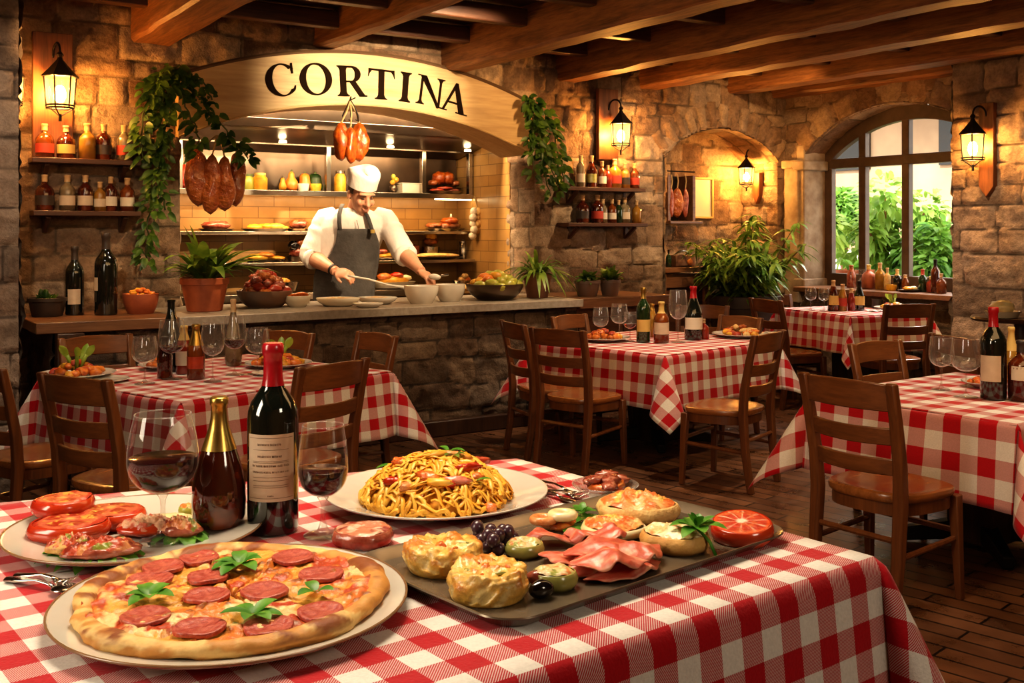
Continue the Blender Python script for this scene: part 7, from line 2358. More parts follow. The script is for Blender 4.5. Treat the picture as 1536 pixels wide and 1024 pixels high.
sill('orange jar at the right of the sill', 'jar', 1396, 24, 13, 'squat', 'redglass', cap='papery', cat='jar')
sill('tall brown bottle at the right end of the sill', 'bottle', 1403, 50, 13, 'bordeaux', 'brandy', cap='iron')
sill('short brown bottle touching the stone pier on the sill', 'bottle', 1412, 30, 15, 'squat', 'amberglass', u=UE - 0.02)
p = spt(1337, UE - 0.02); s = F / p.y
bowlthing('cream_dish', 'little cream dish before the slim wooden bottle', p, 8 / s, 9 / s, 'yellow', 'dish', 0.8)
t = kfood('pastry_plate', 'plate of pale pastries on the window sill', 'pastries', 1365, 0.0, zsl, [('pastry', 'yellow', -4, 0, 14, 6), ('pastry', 'onion', 5, 0, 12, 6)], ('steeldark', 38, 3))
t.location = spt(1365, UE - 0.04); 
p = spt(1290, UE - 0.03); s = F / p.y
t = thing('glass_jug', 'clear glass jug with a curved handle left of the terracotta flask', 'jug', p)
mb = MB(); mb.lathe([(0, 0), (8 / s, 0), (10 / s, 8 / s), (8 / s, 20 / s), (6 / s, 26 / s), (7 / s, 30 / s)], 20); mb.build('body', M['glassthick'], t)
mb = MB(); mb.tube([(-6 / s, 0, 28 / s), (-14 / s, 0, 24 / s), (-13 / s, 0, 10 / s), (-9 / s, 0, 8 / s)], 0.006, 6); mb.build('handle', M['glassthick'], t)

# ------------------------------------------------------------------ plates of food on the other tables
def salad(label, px, py, z, Rpx, seed, celery=True, main='orangefruit', group='food plates on the other tables'):
    p = G(px, py, z); s = F / p.y
    R = Rpx / s
    plate(label + ', the plate', p, R, 0.03, 'china', group=group, n=40)
    rg = random.Random(seed)
    t = thing('food_serving', label + ', the food', 'food', p + Vector((0, 0, 0.012)), 0, 'food on the other tables')
    for k in range(26):
        a = rg.uniform(0, 6.3); r = R * 0.62 * math.sqrt(rg.random())
        mb = MB(); mb.ell((0, 0, 0), (R * rg.uniform(.14, .26), R * rg.uniform(.1, .16), R * .1), Matrix.Rotation(rg.uniform(0, 3), 3, 'Z'), 14, 8, 0.15, 4, k)
        mb.build('morsel', M[rg.choice((main, main, 'sauce', 'yellow', 'redfood', 'hangmeat'))], t, loc=(r * math.cos(a), r * math.sin(a), R * (0.08 + 0.26 * (1 - r / R / 0.62))), sharp=0)
    if celery:
        for k in range(6):
            mb = MB(); a = rg.uniform(0, 6.3)
            mb.tube([(0.1 * R * math.cos(a), 0.1 * R * math.sin(a), R * .2), (0.25 * R * math.cos(a), 0.25 * R * math.sin(a), R * .55)], [R * .06, R * .05], 8)
            mb.leaf((0.25 * R * math.cos(a), 0.25 * R * math.sin(a), R * .5), (math.cos(a) * .5, math.sin(a) * .5, 1), (0, 1, 0), R * .45, R * .2, 0.2, 5, 0.3)
            mb.build('celery', M['leafy'], t, sharp=0)
salad('salad with bright celery leaves on the left table', 115, 566, zt_, 56, 1)
salad('prawns and celery garnish behind the red-capped bottle', 418, 550, zt_, 50, 2)
salad('pizza slice platter behind the glasses on the left table', 255, 552, zt_, 46, 3, False, 'sauce')
salad('orange pasta plate at the left of the middle table', 905, 511, zt_, 40, 4, False, 'orangefruit')
salad('breads and salmon at the right of the middle table', 1110, 505, zt_, 42, 5, False, 'bread')
salad('pizza with celery on the window table', 1340, 465, zw, 28, 6, True, 'yellow')
salad('red pasta at the far side of the right table', 1482, 580, zt_, 38, 7, False, 'sauce')
def sideplate(label, px, py, z, Rpx):
    p = G(px, py, z); s = F / p.y
    plate(label, p, Rpx / s, 0.016, 'china', group='side plates on the other tables', n=40)
sideplate('empty side plate in front of the celery salad on the left table', 150, 572, zt_, 42)
sideplate('small side dish right of the wine glass on the left table', 398, 562, zt_, 20)
p = G(1118, 505, zt_)
def napkin(label, px, py, z, wpx):
    p = G(px, py, z); s = F / p.y; w = wpx / s
    mb = MB()
    vs, n = [], 10
    for i in range(n):
        for j in range(n):
            vs.append(((i / (n - 1) - .5) * w, (j / (n - 1) - .5) * w * 0.6, 0.006 + 0.008 * math.sin(i * 1.3) * math.sin(j * 0.9 + 1)))
    mb.add(vs, [(i * n + j, (i + 1) * n + j, (i + 1) * n + j + 1, i * n + j + 1) for i in range(n - 1) for j in range(n - 1)])
    tag(mb.build('napkin', M['china'], loc=p, rz=0.4, solid=0.004, sharp=0), label, 'napkin', 'folded napkins')
napkin('folded white napkin next to the pizza on the window table', 1312, 467, zw, 26)
napkin('white napkin at the right rear of the middle table', 1150, 500, zt_, 30)
# dark table and chair half hidden at the right edge
p = Vector(((1532 - 768) / F * 7.8, 7.8, 0))
t = thing('side_table', 'small dark round table half cut by the right edge', 'table', Vector((p.x, p.y, 0)), 0)
mb = MB(); mb.lathe([(0, 0.90), (0.34, 0.90), (0.35, 0.915), (0.34, 0.93), (0, 0.93)], 36); mb.build('tabletop', M['darkwood'], t, sharp=30)
mb = MB(); mb.lathe([(0, 0), (0.25, 0), (0.24, 0.03), (0.05, 0.06), (0.05, 0.90), (0, 0.90)], 20); mb.build('pedestal', M['darkwood'], t, sharp=30)
p2 = Vector(((1504 - 768) / F * 7.72, 7.72, 0))
kf = kfood('butter_dish', 'dish with pale butter on the small dark table at the right edge', 'butter', 1500, 0, 0.8, [('butter', 'onion', 0, 0, 22, 14)], ('cream', 40, 6)); kf.location = (p2.x, p2.y, 0.932)
dup(proto, (2.95, 6.45, 0), heading(.8, .2), 'ladder-back chair in shadow behind the tall bottle on the right table', 'ladder-back dining chairs', 1.0)
# ------------------------------------------------------------------ the chef
Y0 = 8.86
X0 = (525 - 768) / F * Y0
def cp(px, py, dy=0.0):
    s = F / (Y0 + dy)
    return Vector(((px - 768) / s - X0, dy, EYE - (py - HY) / s))
CHEF = thing('person', 'chef in white shirt, grey apron and white cap leaning over the worktop', 'person', (X0, Y0, 0), 0)
HS = 1.30
HC = cp(542, 290, -0.08)
HR = Matrix.Rotation(math.radians(34), 3, 'Z') @ Matrix.Rotation(math.radians(22), 3, 'X')
def hp(x, y, z): return HC + HR @ (Vector((x, y, z)) * HS)
body = MB()
def hell(c, r, **k): body.ell(hp(*c), tuple(q * HS for q in r), HR, 24, 16, **k)
hell((0, 0.012, 0.030), (0.078, 0.098, 0.105))
hell((0, -0.028, -0.030), (0.066, 0.070, 0.090))
hell((0, -0.046, -0.088), (0.044, 0.048, 0.036))
hell((0, -0.066, -0.110), (0.024, 0.026, 0.020))
hell((0, -0.082, 0.022), (0.058, 0.022, 0.016))
hell((-0.040, -0.078, -0.032), (0.022, 0.020, 0.024)); hell((0.040, -0.078, -0.032), (0.022, 0.020, 0.024))
body.tube([hp(0, -0.092, 0.012), hp(0, -0.106, -0.014), hp(0, -0.122, -0.038), hp(0, -0.098, -0.046)], [0.011 * HS, 0.013 * HS, 0.017 * HS, 0.010 * HS], 10)
hell((-0.014, -0.104, -0.042), (0.010, 0.012, 0.008)); hell((0.014, -0.104, -0.042), (0.010, 0.012, 0.008))
hell((0, -0.096, -0.070), (0.027, 0.014, 0.007)); hell((0, -0.093, -0.082), (0.022, 0.013, 0.007))
for sx in (-1, 1): hell((sx * 0.080, 0.012, -0.012), (0.010, 0.020, 0.032))
nb, ntp = cp(527, 336, 0.03), hp(0, 0.02, -0.06)
body.tube([nb, nb.lerp(ntp, 0.5), ntp], [0.088, 0.074, 0.072], 18)
# trunk and limbs under the clothes
def loft(mb, rows, n=28):
    vs, fs = [], []
    for (c, rx, ry) in rows:
        for j in range(n):
            a = 2 * PI * j / n
            q = math.cos(a), math.sin(a)
            vs.append((c.x + rx * math.copysign(abs(q[0]) ** 0.85, q[0]), c.y + ry * math.copysign(abs(q[1]) ** 0.85, q[1]), c.z))
    m = len(rows)
    fs = [(i * n + j, i * n + (j + 1) % n, (i + 1) * n + (j + 1) % n, (i + 1) * n + j) for i in range(m - 1) for j in range(n)]
    fs += [tuple(reversed(range(n))), tuple(range((m - 1) * n, m * n))]
    mb.add(vs, fs)
zc0 = lambda z, x=0.0, y=0.0: Vector((x, y, z))
TR = [(cp(514, 470, 0.06), .240, .150), (cp(515, 440, 0.05), .245, .155), (cp(517, 410, 0.04), .240, .160), (cp(521, 385, 0.03), .245, .165), (cp(526, 360, 0.02), .270, .170), (cp(530, 342, 0.01), .290, .165), (cp(531, 328, 0.01), .275, .145), (cp(531, 319, 0.01), .200, .115), (cp(529, 312, 0.01), .110, .085)]
loft(body, [(c, rx * 0.86, ry * 0.86) for c, rx, ry in TR])
body.tube([cp(514, 468, 0.06), Vector((-0.06, 0.06, 0.80))], [0.2, 0.19], 20)
for sx in (-1, 1):
    body.tube([Vector((-0.06 + sx * 0.11, 0.06, 0.92)), Vector((-0.06 + sx * 0.13, 0.05, 0.50)), Vector((-0.06 + sx * 0.14, 0.08, 0.09))], [0.105, 0.07, 0.048], 14)
    body.ell(Vector((-0.06 + sx * 0.15, 0.0, 0.055)), (0.05, 0.14, 0.05))
SL, EL, WL = cp(487, 330, 0.02), cp(466, 384, -0.02), cp(504, 407, -0.27)
SR, ER, WR = cp(579, 330, 0.02), cp(606, 380, -0.14), cp(632, 407, -0.40)
body.tube([SL, EL], [0.085, 0.066], 16); body.ell(EL, (0.066, 0.066, 0.066))
body.tube([EL, EL.lerp(WL, 0.35), EL.lerp(WL, 0.75), WL], [0.066, 0.068, 0.048, 0.040], 16)
body.tube([SR, ER], [0.085, 0.066], 16); body.ell(ER, (0.066, 0.066, 0.066))
body.tube([ER, ER.lerp(WR, 0.35), ER.lerp(WR, 0.75), WR], [0.066, 0.066, 0.046, 0.040], 16)
def hand(W, d, n, s, side, curl):
    # W wrist, d pointing along the hand, n back of the hand, side = thumb direction
    d = Vector(d).normalized(); n = Vector(n); n = (n - d * n.dot(d)).normalized(); t = d.cross(n).normalized() * side
    Rm = Matrix((d, t, n)).transposed()
    body.ell(W + d * 0.052 * s, (0.060 * s, 0.045 * s, 0.019 * s), Rm, 20, 12)
    body.ell(W + d * 0.035 * s + t * 0.020 * s - n * 0.008 * s, (0.035 * s, 0.022 * s, 0.018 * s), Rm, 16, 10)
    for k, (off, L) in enumerate([(0.031, 0.072), (0.011, 0.080), (-0.010, 0.075), (-0.029, 0.060)]):
        p = W + d * (0.098 - 0.004 * abs(k - 1)) * s + t * off * s
        pts = [W + d * 0.06 * s + t * off * 0.9 * s, p]
        a = 0.25
        for j, f in enumerate((0.45, 0.32, 0.25)):
            a += curl * (0.7, 1.0, 0.8)[j]
            p = p + (d * math.cos(a) - n * math.sin(a)) * (L * f * s)
            pts.append(p)
        body.tube(pts, [0.0095 * s, 0.0098 * s, 0.0090 * s, 0.0083 * s, 0.0070 * s], 10)
    p = W + d * 0.03 * s + t * 0.036 * s
    pts = [W + d * 0.018 * s + t * 0.018 * s, p]
    for j, (f, aa) in enumerate(((0.034, 0.75), (0.028, 0.35))):
        p = p + (d * math.cos(aa) + t * math.sin(aa) * 0.8 - n * 0.45).normalized() * f * s
        pts.append(p)
    body.tube(pts, [0.014 * s, 0.012 * s, 0.0105 * s, 0.008 * s], 10)
hand(WL, cp(533, 414, -0.36) - WL, (0.1, -0.75, 0.65), 1.22, 1, 0.62)
hand(WR, cp(648, 420, -0.50) - WR, (0.35, -0.45, 0.8), 1.18, -1, 0.45)
body.build('body', M['skin'], CHEF, remesh=0.0065, smooth_it=2)
# face marks
def fm_(name, m, items):
    mb = MB()
    for c, r, rot in items: mb.ell(hp(*c), tuple(q * HS for q in r), HR @ Matrix.Rotation(rot, 3, 'Y'), 14, 8)
    mb.build(name, M[m], CHEF, sharp=0)
fm_('eyes', 'dark', [((-0.031, -0.094, -0.003), (0.013, 0.005, 0.0030), 0.1), ((0.031, -0.094, -0.003), (0.013, 0.005, 0.0030), -0.1)])
fm_('eyebrows', 'hair', [((-0.032, -0.102, 0.020), (0.020, 0.005, 0.0045), 0.12), ((0.032, -0.102, 0.020), (0.020, 0.005, 0.0045), -0.12)])
M['lips'] = mat('lips', (0.47, 0.20, 0.14), 0.5)
fm_('lips', 'lips', [((0, -0.107, -0.072), (0.023, 0.006, 0.0035), 0), ((0, -0.104, -0.081), (0.019, 0.006, 0.0040), 0)])
mb = MB()
hv_ = []
nu, nv = 28, 14
mb.ell((0, 0, 0), (0.0815, 0.100, 0.112), None, nu, nv)
keep = []
for f in mb.f:
    c = sum((Vector(mb.v[i]) for i in f), Vector()) / len(f)
    if c.z < 0.05 and ((c.y > -0.035 and c.z > -0.075) if abs(c.x) < 0.2 else False) and not (c.y < 0.0 and c.z < -0.02): keep.append(f)
mb.f = keep; mb.k = [0] * len(keep)
mb.v = [tuple(hp(p[0], p[1] + 0.014, p[2] + 0.028)) for p in mb.v]
mb.build('hair', M['hair'], CHEF, solid=0.006)
# cap
mb = MB()
rings = [(0.050, 0.098), (0.052, 0.104), (0.085, 0.105), (0.120, 0.107), (0.140, 0.108), (0.150, 0.100), (0.152, 0.06), (0.146, 0.0)]
n = 36
vs = []
for z, r in rings:
    for j in range(n):
        a = 2 * PI * j / n
        fold = 1 + (0.05 * math.cos(2 * a + 0.6) if z > 0.11 else 0)
        zz = z + (0.016 * math.cos(2 * a - 0.9) if z > 0.11 else 0) + 0.010 * math.sin(a)
        vs.append(hp(r * 0.93 * math.cos(a) * fold, 0.012 + r * 1.0 * math.sin(a), zz))
mb.add(vs, [(i * n + j, i * n + (j + 1) % n, (i + 1) * n + (j + 1) % n, (i + 1) * n + j) for i in range(len(rings) - 1) for j in range(n)])
mb.build('cap', M['shirt'], CHEF, sharp=50, solid=0.004)
# shirt
mb = MB()
rg = random.Random(2)
loft(mb, TR)
def wr(t, r): return r * (1 + 0.05 * math.sin(t * 23) + 0.03 * math.sin(t * 41 + 1))
pts = [SL.lerp(EL, k / 9) for k in range(10)] + [EL.lerp(WL, 0.06), EL.lerp(WL, 0.14)]
mb.tube([SL + Vector((0.10, 0, 0.035))] + pts, [0.085] + [wr(k / 9, 0.098 + 0.004 * k / 9) for k in range(10)] + [0.098, 0.090], 22)
pts = [SR.lerp(ER, k / 9) for k in range(10)] + [ER.lerp(WR, 0.05), ER.lerp(WR, 0.12)]
mb.tube([SR + Vector((-0.10, 0, 0.035))] + pts, [0.085] + [wr(k / 9, 0.096 + 0.002 * k / 9) for k in range(10)] + [0.096, 0.090], 22)
mb.tube([nb + Vector((0, 0, -0.06)), nb + Vector((0, -0.005, 0.02)), nb.lerp(ntp, 0.35)], [0.12, 0.100, 0.094], 20)
mb.build('shirt', M['shirt'], CHEF, remesh=0.010, smooth_it=4)
for A_, B_, a, b_ in ((EL, WL, 0.08, 0.20), (ER, WR, 0.06, 0.18)):
    mb = MB(); p, q = A_.lerp(B_, a), A_.lerp(B_, b_)
    mb.tube([p, p.lerp(q, .3), p.lerp(q, .7), q, q.lerp(p, .1)], [0.096, 0.100, 0.097, 0.090, 0.075], 22)
    mb.build('cuff', M['shirt'], CHEF, sharp=0)
mb = MB()                                   # collar
for sx in (-1, 1):
    c0 = nb + Vector((sx * 0.085, -0.045, 0.055)); c1 = nb + Vector((sx * 0.015, -0.115, -0.01)); c2 = nb + Vector((sx * 0.085, -0.12, -0.045)); c3 = nb + Vector((sx * 0.12, -0.03, 0.015))
    mb.add([c0, c1, c2, c3], [(0, 1, 2, 3)])
mb.build('collar', M['shirt'], CHEF, solid=0.010, sharp=0)
mb = MB(); mb.tube([cp(535, 330, -0.165), cp(537, 338, -0.182), cp(538, 344, -0.186)], 0.003, 6); mb.build('placket', M['greypot'], CHEF)
# apron
edge = [(343, 507, 561), (352, 506, 564), (364, 504, 567), (376, 499, 568), (386, 492, 567), (394, 481, 566), (402, 472, 565), (415, 468, 562), (430, 467, 560), (445, 466, 559), (470, 466, 558), (510, 466, 557), (560, 467, 556)]
def torso(z):
    rows = sorted(TR, key=lambda r: r[0].z)
    if z <= rows[0][0].z: return rows[0]
    for a, b_ in zip(rows, rows[1:]):
        if a[0].z <= z <= b_[0].z:
            k = (z - a[0].z) / (b_[0].z - a[0].z)
            return (a[0].lerp(b_[0], k), a[1] + (b_[1] - a[1]) * k, a[2] + (b_[2] - a[2]) * k)
    return rows[-1]
vs = []
NA = 22
for py, xa, xb in edge:
    for j in range(NA + 1):
        px = xa + (xb - xa) * j / NA
        q = cp(px, py, -0.14)
        c, rx, ry = torso(q.z)
        k = max(-0.99, min(0.99, (q.x - c.x) / (rx * 1.02)))
        y = c.y - ry * max(0.15, (1 - abs(k) ** 2.3)) ** 0.5 - 0.022 - 0.004 * math.sin(q.x * 30 + q.z * 9)
        vs.append((q.x, y, q.z))
mb = MB(); mb.add(vs, [(i * (NA + 1) + j, (i + 1) * (NA + 1) + j, (i + 1) * (NA + 1) + j + 1, i * (NA + 1) + j + 1) for i in range(len(edge) - 1) for j in range(NA)])
mb.build('apron', M['apron'], CHEF, solid=0.008, sharp=0)
def strap(pts):
    mb = MB()
    P = []
    for px, py, dy in pts: P.append(cp(px, py, dy))
    vs = []
    for p in P: vs += [p + Vector((-0.017, 0, 0)), p + Vector((0.017, 0, 0))]
    mb.add(vs, [(2 * i, 2 * i + 1, 2 * i + 3, 2 * i + 2) for i in range(len(P) - 1)])
    mb.build('apron_strap', M['apron'], CHEF, solid=0.006, sharp=0)
strap([(510, 345, -0.185), (509, 333, -0.185), (509, 322, -0.155), (511, 312, -0.11), (514, 306, -0.05)])
strap([(559, 348, -0.19), (556, 338, -0.185), (552, 326, -0.16), (549, 320, -0.13)])
mb = MB(); p = cp(559, 347, -0.205); mb.box(p, (0.035, 0.008, 0.03)); mb.build('strap_buckle', M['gold'], CHEF, bevel=0.003)
mb = MB()
q = EL.lerp(WL, 0.90); dd = (WL - EL).normalized()
mb.tube([q - dd * 0.010, q + dd * 0.010], [0.049, 0.048], 18); mb.build('wristband', M['dark'], CHEF)
for sx in (-1, 1):
    mb = MB(); mb.tube([Vector((-0.06 + sx * 0.11, 0.06, 0.98)), Vector((-0.06 + sx * 0.13, 0.05, 0.50)), Vector((-0.06 + sx * 0.14, 0.08, 0.08))], [0.15, 0.11, 0.09], 18)
    mb.build('trouser_leg', M['trousers'], CHEF)
# what he holds
a, b_ = cp(531, 415, -0.40), cp(607, 431, -0.52)
mb = MB()
P = [a - (b_ - a) * 0.12, a, a.lerp(b_, 0.3) + Vector((0, 0, 0.004)), a.lerp(b_, 0.7) - Vector((0, 0, 0.008)), b_]
mb.tube(P, [0.009, 0.010, 0.009, 0.008, 0.014], 8)
tag(mb.build('cooking_spoon', M['china'], loc=(X0, Y0, 0), sharp=0), 'long white cooking spoon held in the chef hand over the dishes', 'spoon')
p = cp(652, 415, -0.52) + Vector((X0, Y0, 0.0))
t = thing('pepper_grater', 'small white grater held by the chef over the white bowl', 'grater', p)
mb = MB(); mb.ell((0, 0, 0), (0.05, 0.026, 0.024), Matrix.Rotation(0.1, 3, 'Y'), 18, 10); mb.build('body', M['china'], t)
mb = MB(); mb.tube([(0.05, 0, 0.01), (0.11, 0, 0.016)], 0.008, 8); mb.build('handle', M['steel'], t)

# ------------------------------------------------------------------ the garden outside the window
mb = MB(); mb.slab([(RW(3.8, 12, 0).x, RW(3.8, 12, 0).y), (RW(3.8, -14, 0).x, RW(3.8, -14, 0).y), (RW(30, -14, 0).x, RW(30, -14, 0).y), (RW(30, 16, 0).x, RW(30, 16, 0).y)][::1], -0.12, -0.02)
M['paving'] = mat('sunny_paving', (0.62, 0.56, 0.47), 0.9, (0.52, 0.46, 0.38), 3.0)
M['stucco'] = mat('sunlit_stucco', (0.42, 0.29, 0.18), 0.9, (0.30, 0.20, 0.13), 1.2, bmp=0.4, bsc=6)
M['stuccow'] = mat('white_garden_wall', (0.80, 0.77, 0.72), 0.9)
struct(mb.build('ground', M['paving']))
t = thing('stone_house', 'tan stone house with a tiled eave seen through the window', 'house', (0, 0, 0))
mb = MB(); mb.box(RW(10.5, 3.4, 2.6), (0.4, 14, 5.2), TH); mb.build('wall', M['stucco'], t)
mb = MB(); mb.box(RW(9.9, 3.4, 4.0), (1.6, 14, 0.14), TH); mb.build('roof', M['terra2'], t)
for v, z in ((0.6, 3.0), (3.4, 3.1), (5.6, 3.1)):
    mb = MB(); mb.box(RW(10.28, v, z), (0.06, 0.8, 0.9), TH); mb.build('window', M['dark'], t)
mb = MB(); mb.box(RW(8.6, 6.6, 0.62), (0.3, 12, 1.25), TH)
tag(mb.build('garden_wall', M['stuccow'], bevel=0.02), 'low white garden wall behind the bushes outside', 'wall')
def tree(label, px, py, Y, r, n, size, seed, m, name='garden_tree', trunk=True, sq=1.0):
    s = F / Y
    c = Vector(((px - 768) / s, Y, EYE - (py - HY) / s))
    base = Vector((c.x, c.y, 0))
    t = thing(name, label, 'tree' if trunk else 'bush', base)
    rg = random.Random(seed)
    mb = MB()
    blobs = [(Vector((rg.gauss(0, .45), rg.gauss(0, .35), rg.gauss(0, .5) * sq)) * r, rg.uniform(.35, .6) * r) for _ in range(9)]
    for k in range(n):
        o, br_ = blobs[k % 9]
        q = Vector((rg.gauss(0, 1), rg.gauss(0, 1), rg.gauss(0, 1))).normalized() * br_ * rg.uniform(0.6, 1)
        p = Vector((0, 0, c.z)) + o + q
        d = (q.normalized() + Vector((rg.uniform(-.6, .6), rg.uniform(-.6, .6), rg.uniform(-.8, .2)))).normalized()
        mb.leaf(p, d, (rg.uniform(-.5, .5), -0.4, 1), size * rg.uniform(.7, 1.3), size * rg.uniform(.4, .6), 0.3, 3, 0.25, 0.8)
    mb.build('foliage', M[m], t, sharp=0)
    mb = MB()
    mb.tube([(0, 0, -0.02), (0.05, 0, c.z * .5), (0, 0, c.z)], [0.07, 0.06, 0.03], 8)
    for o, br_ in blobs[:5]: mb.tube([(0.02, 0, c.z * .6), tuple(Vector((0, 0, c.z)) + o)], [0.03, 0.012], 6)
    mb.build('trunk', M['beam'], t)
M['leafs'] = mat_leaf('sunlit_leaf', (0.07, 0.22, 0.03), (0.26, 0.46, 0.08), 2.5, 0.45)
M['leafs2'] = mat_leaf('sunlit_leaf_yellow', (0.14, 0.30, 0.03), (0.40, 0.55, 0.12), 2.5, 0.45)
tree('leafy tree behind the left panes of the arched window', 1262, 320, 14.0, 0.36, 800, 0.15, 1, 'leafs', sq=1.2)
tree('bright green tree behind the middle panes of the arched window', 1326, 330, 13.2, 0.46, 1000, 0.15, 2, 'leafs2', sq=1.3)
tree('spreading garden tree behind the right panes of the arched window', 1398, 365, 13.4, 0.40, 800, 0.14, 3, 'leafs2', sq=1.0)
tree('dark low bush at the foot of the garden wall', 1352, 405, 13.0, 0.42, 900, 0.15, 4, 'leafs', 'garden_bush', False)
tree('low bush at the right below the window panes', 1415, 410, 12.6, 0.35, 700, 0.14, 5, 'leafs', 'garden_bush', False)
p = RW(5.0, onu(1278, 400, 5.0)[0], 0)
t = thing('garden_urn', 'terracotta pot with a small plant outside the window', 'pot', p)
mb = MB(); mb.lathe([(0, 0), (0.2, 0), (0.16, 0.05), (0.12, 0.5), (0.22, 0.95), (0.26, 1.1), (0.22, 1.1), (0, 1.0)], 24); mb.build('pot', M['terra'], t, sharp=30)
mb = MB(); sprig(mb, (0, 0, 1.02), 14, 0.35, 0.10, 3, 1.0); mb.build('foliage', M['leafs'], t, sharp=0)

# ------------------------------------------------------------------ light
w = bpy.data.worlds.new('World'); S.world = w
w.use_nodes = True
bg = w.node_tree.nodes['Background']
bg.inputs[0].default_value = (1.0, 0.96, 0.88, 1); bg.inputs[1].default_value = 2.2
def area(name, loc, target, sx, sy, power, color, spread=None):
    L = bpy.data.lights.new(name, 'AREA'); L.shape = 'RECTANGLE'; L.size = sx; L.size_y = sy; L.energy = power; L.color = color
    if spread: L.spread = math.radians(spread)
    o = bpy.data.objects.new(name, L); COL.objects.link(o); o.location = loc
    o.rotation_euler = (Vector(target) - Vector(loc)).to_track_quat('-Z', 'Y').to_euler()
    return o
def spot(name, loc, target, power, color, ang, blend=0.6, rad=0.05):
    L = bpy.data.lights.new(name, 'SPOT'); L.energy = power; L.color = color; L.spot_size = math.radians(ang); L.spot_blend = blend; L.shadow_soft_size = rad
    o = bpy.data.objects.new(name, L); COL.objects.link(o); o.location = loc
    o.rotation_euler = (Vector(target) - Vector(loc)).to_track_quat('-Z', 'Y').to_euler()
    return o
L = bpy.data.lights.new('sun', 'SUN'); L.energy = 5.5; L.color = (1, .94, .82); L.angle = 0.01
o = bpy.data.objects.new('sun', L); COL.objects.link(o); o.location = RW(-2, -4, 12)
o.rotation_euler = (Vector((D2[0] * .55 + .1, D2[1] * .55 + .25, -0.8))).to_track_quat('-Z', 'Y').to_euler()
W1, W2, W3 = (1, .60, .26), (1, .74, .45), (1, .86, .66)
# unseen kitchen lights; fills added to brighten chef, counter and back wall
area('kitchen_light', RW(-1.5, 1.375, 2.68), RW(-1.5, 1.28, 1.0), 2.7, 0.06, 70, W2)
area('kitchen_fill', RW(-1.6, 1.47, 2.39), RW(-1.6, 2.3, 1.35), 2.7, 0.06, 13, W2)
spot('chef_fill', RW(-1.3, -1.65, 3.1), RW(-1.6, 1.1, 1.5), 260, W2, 30, 0.8, 0.03)
spot('counter_fill', RW(-2.55, -0.6, 3.1), RW(-3.0, 0.5, 1.1), 75, W2, 50, 0.8, 0.03)
spot('counter_fill', RW(-0.1, -0.6, 3.1), RW(-0.6, 0.4, 1.1), 90, W2, 50, 0.8, 0.03)
spot('counter_fill', RW(-1.2, -1.65, 3.1), RW(-1.6, 0.5, 1.05), 120, W2, 30, 0.8, 0.03)
area('bench_light', RW(-1.6, 1.9, 1.86), RW(-1.6, 2.2, 1.0), 2.8, 0.05, 10, W1)
area('shelf_light', RW(-1.6, 1.75, 2.30), RW(-1.6, 2.2, 1.9), 2.8, 0.08, 3, W1)
# unseen spots up between the beams, added for the glow on the sign
spot('sign_light', RW(KC + 0.2, -1.65, 3.1), RW(KC, VW, 2.74), 480, W2, 46, 0.9)
spot('sign_light', RW(-0.1, -0.6, 3.1), RW(KC + 1.2, VW, 2.5), 50, W1, 60, 0.9)
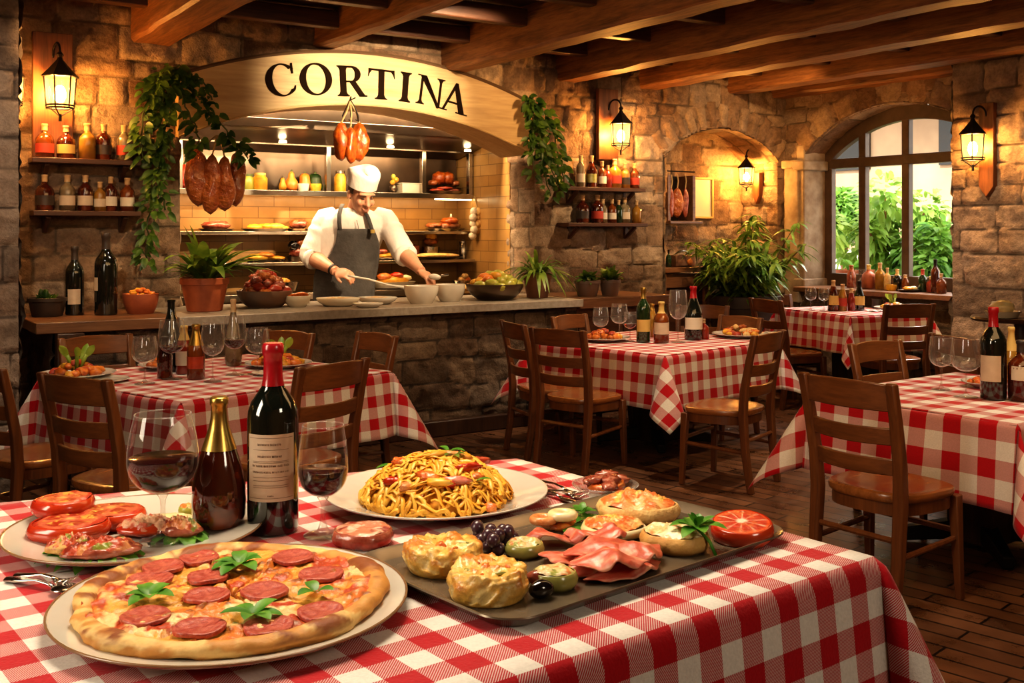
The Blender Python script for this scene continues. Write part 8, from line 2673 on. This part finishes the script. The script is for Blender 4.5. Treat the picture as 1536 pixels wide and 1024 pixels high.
# unseen lights added over the tables and as fill from the sides
area('table_light', (-0.35, 2.2, 2.75), (-0.05, 1.75, 1.0), 0.9, 0.6, 20, W3)
area('front_fill', (-2.3, 0.9, 2.1), (0.0, 2.0, 1.0), 0.7, 1.4, 22, W3)
area('corner_fill', (1.7, 0.3, 2.3), (0.5, 1.7, 0.7), 0.6, 0.6, 7, W3)
for nm, q, pw in (('left', (-1.7, 5.8), 34), ('mid', (1.1, 7.6), 60), ('window', (3.1, 9.6), 34), ('right', (2.85, 5.4), 52)):
    spot('table_fill', (q[0] - (0.35 if nm == 'window' else 0.1), q[1] - 0.3, 3.1), (q[0], q[1], 0.75), pw * 1.6, W3, 78, 0.8, 0.05)
spot('wall_fill', RW(-4.1, -0.4, 3.1), RW(-3.8, VW, 1.6), 40, W1, 80, 0.9, 0.03)  # from here, spots without fittings added to brighten walls, piers, floor and plant
spot('wall_fill', RW(1.1, -0.6, 3.1), RW(1.2, VW, 1.6), 75, W2, 80, 0.9, 0.03)
spot('wall_fill', RW(2.05, -0.8, 3.1), RW(2.6, VW, 2.2), 55, W1, 80, 0.9, 0.03)
spot('daylight_fill', RW(6.2, -0.2, 4.6), (3.1, 9.6, 0.8), 900, (1, .97, .92), 40, 0.5, 0.3)  # added spot outside, stands in for daylight through the window
spot('left_pier_fill', (-2.3, 4.6, 2.95), (-3.2, 6.3, 1.5), 45, W3, 70, 0.9, 0.03)
spot('floor_fill', RW(-0.1, -3.2, 3.1), RW(-0.9, -1.6, 0), 70, W2, 80, 0.9, 0.03)
spot('plant_fill', RW(1.9, -0.6, 3.1), RW(2.3, 0.55, 1.2), 60, W2, 50, 0.9, 0.03)
spot('pier_fill', (2.6, 7.2, 3.0), (4.2, 8.6, 1.5), 110, W2, 56, 0.9, 0.03)
area('room_fill', RW(-2.5, -4.5, 3.2), RW(-2.0, -2.0, 0.5), 5, 3, 60, W1)  # unseen panel at the ceiling, added as general fill

# ------------------------------------------------------------------ camera
cam = bpy.data.cameras.new('Camera')
cam.sensor_width = 36.0
cam.lens = F / 1536 * 36.0
cam.shift_y = -(512 - HY) / 1536
cam.clip_start = 0.05; cam.clip_end = 200
co = bpy.data.objects.new('Camera', cam); COL.objects.link(co)
co.location = (0, 0, EYE); co.rotation_euler = (PI / 2, 0, 0)
S.camera = co
S.cycles.use_denoising = True
S.cycles.max_bounces = 8; S.cycles.transparent_max_bounces = 16
S.cycles.sample_clamp_indirect = 6.0
S.cycles.caustics_reflective = False; S.cycles.caustics_refractive = False
S.view_settings.view_transform = 'Standard'
S.view_settings.look = 'Medium High Contrast'
S.view_settings.exposure = 0.9
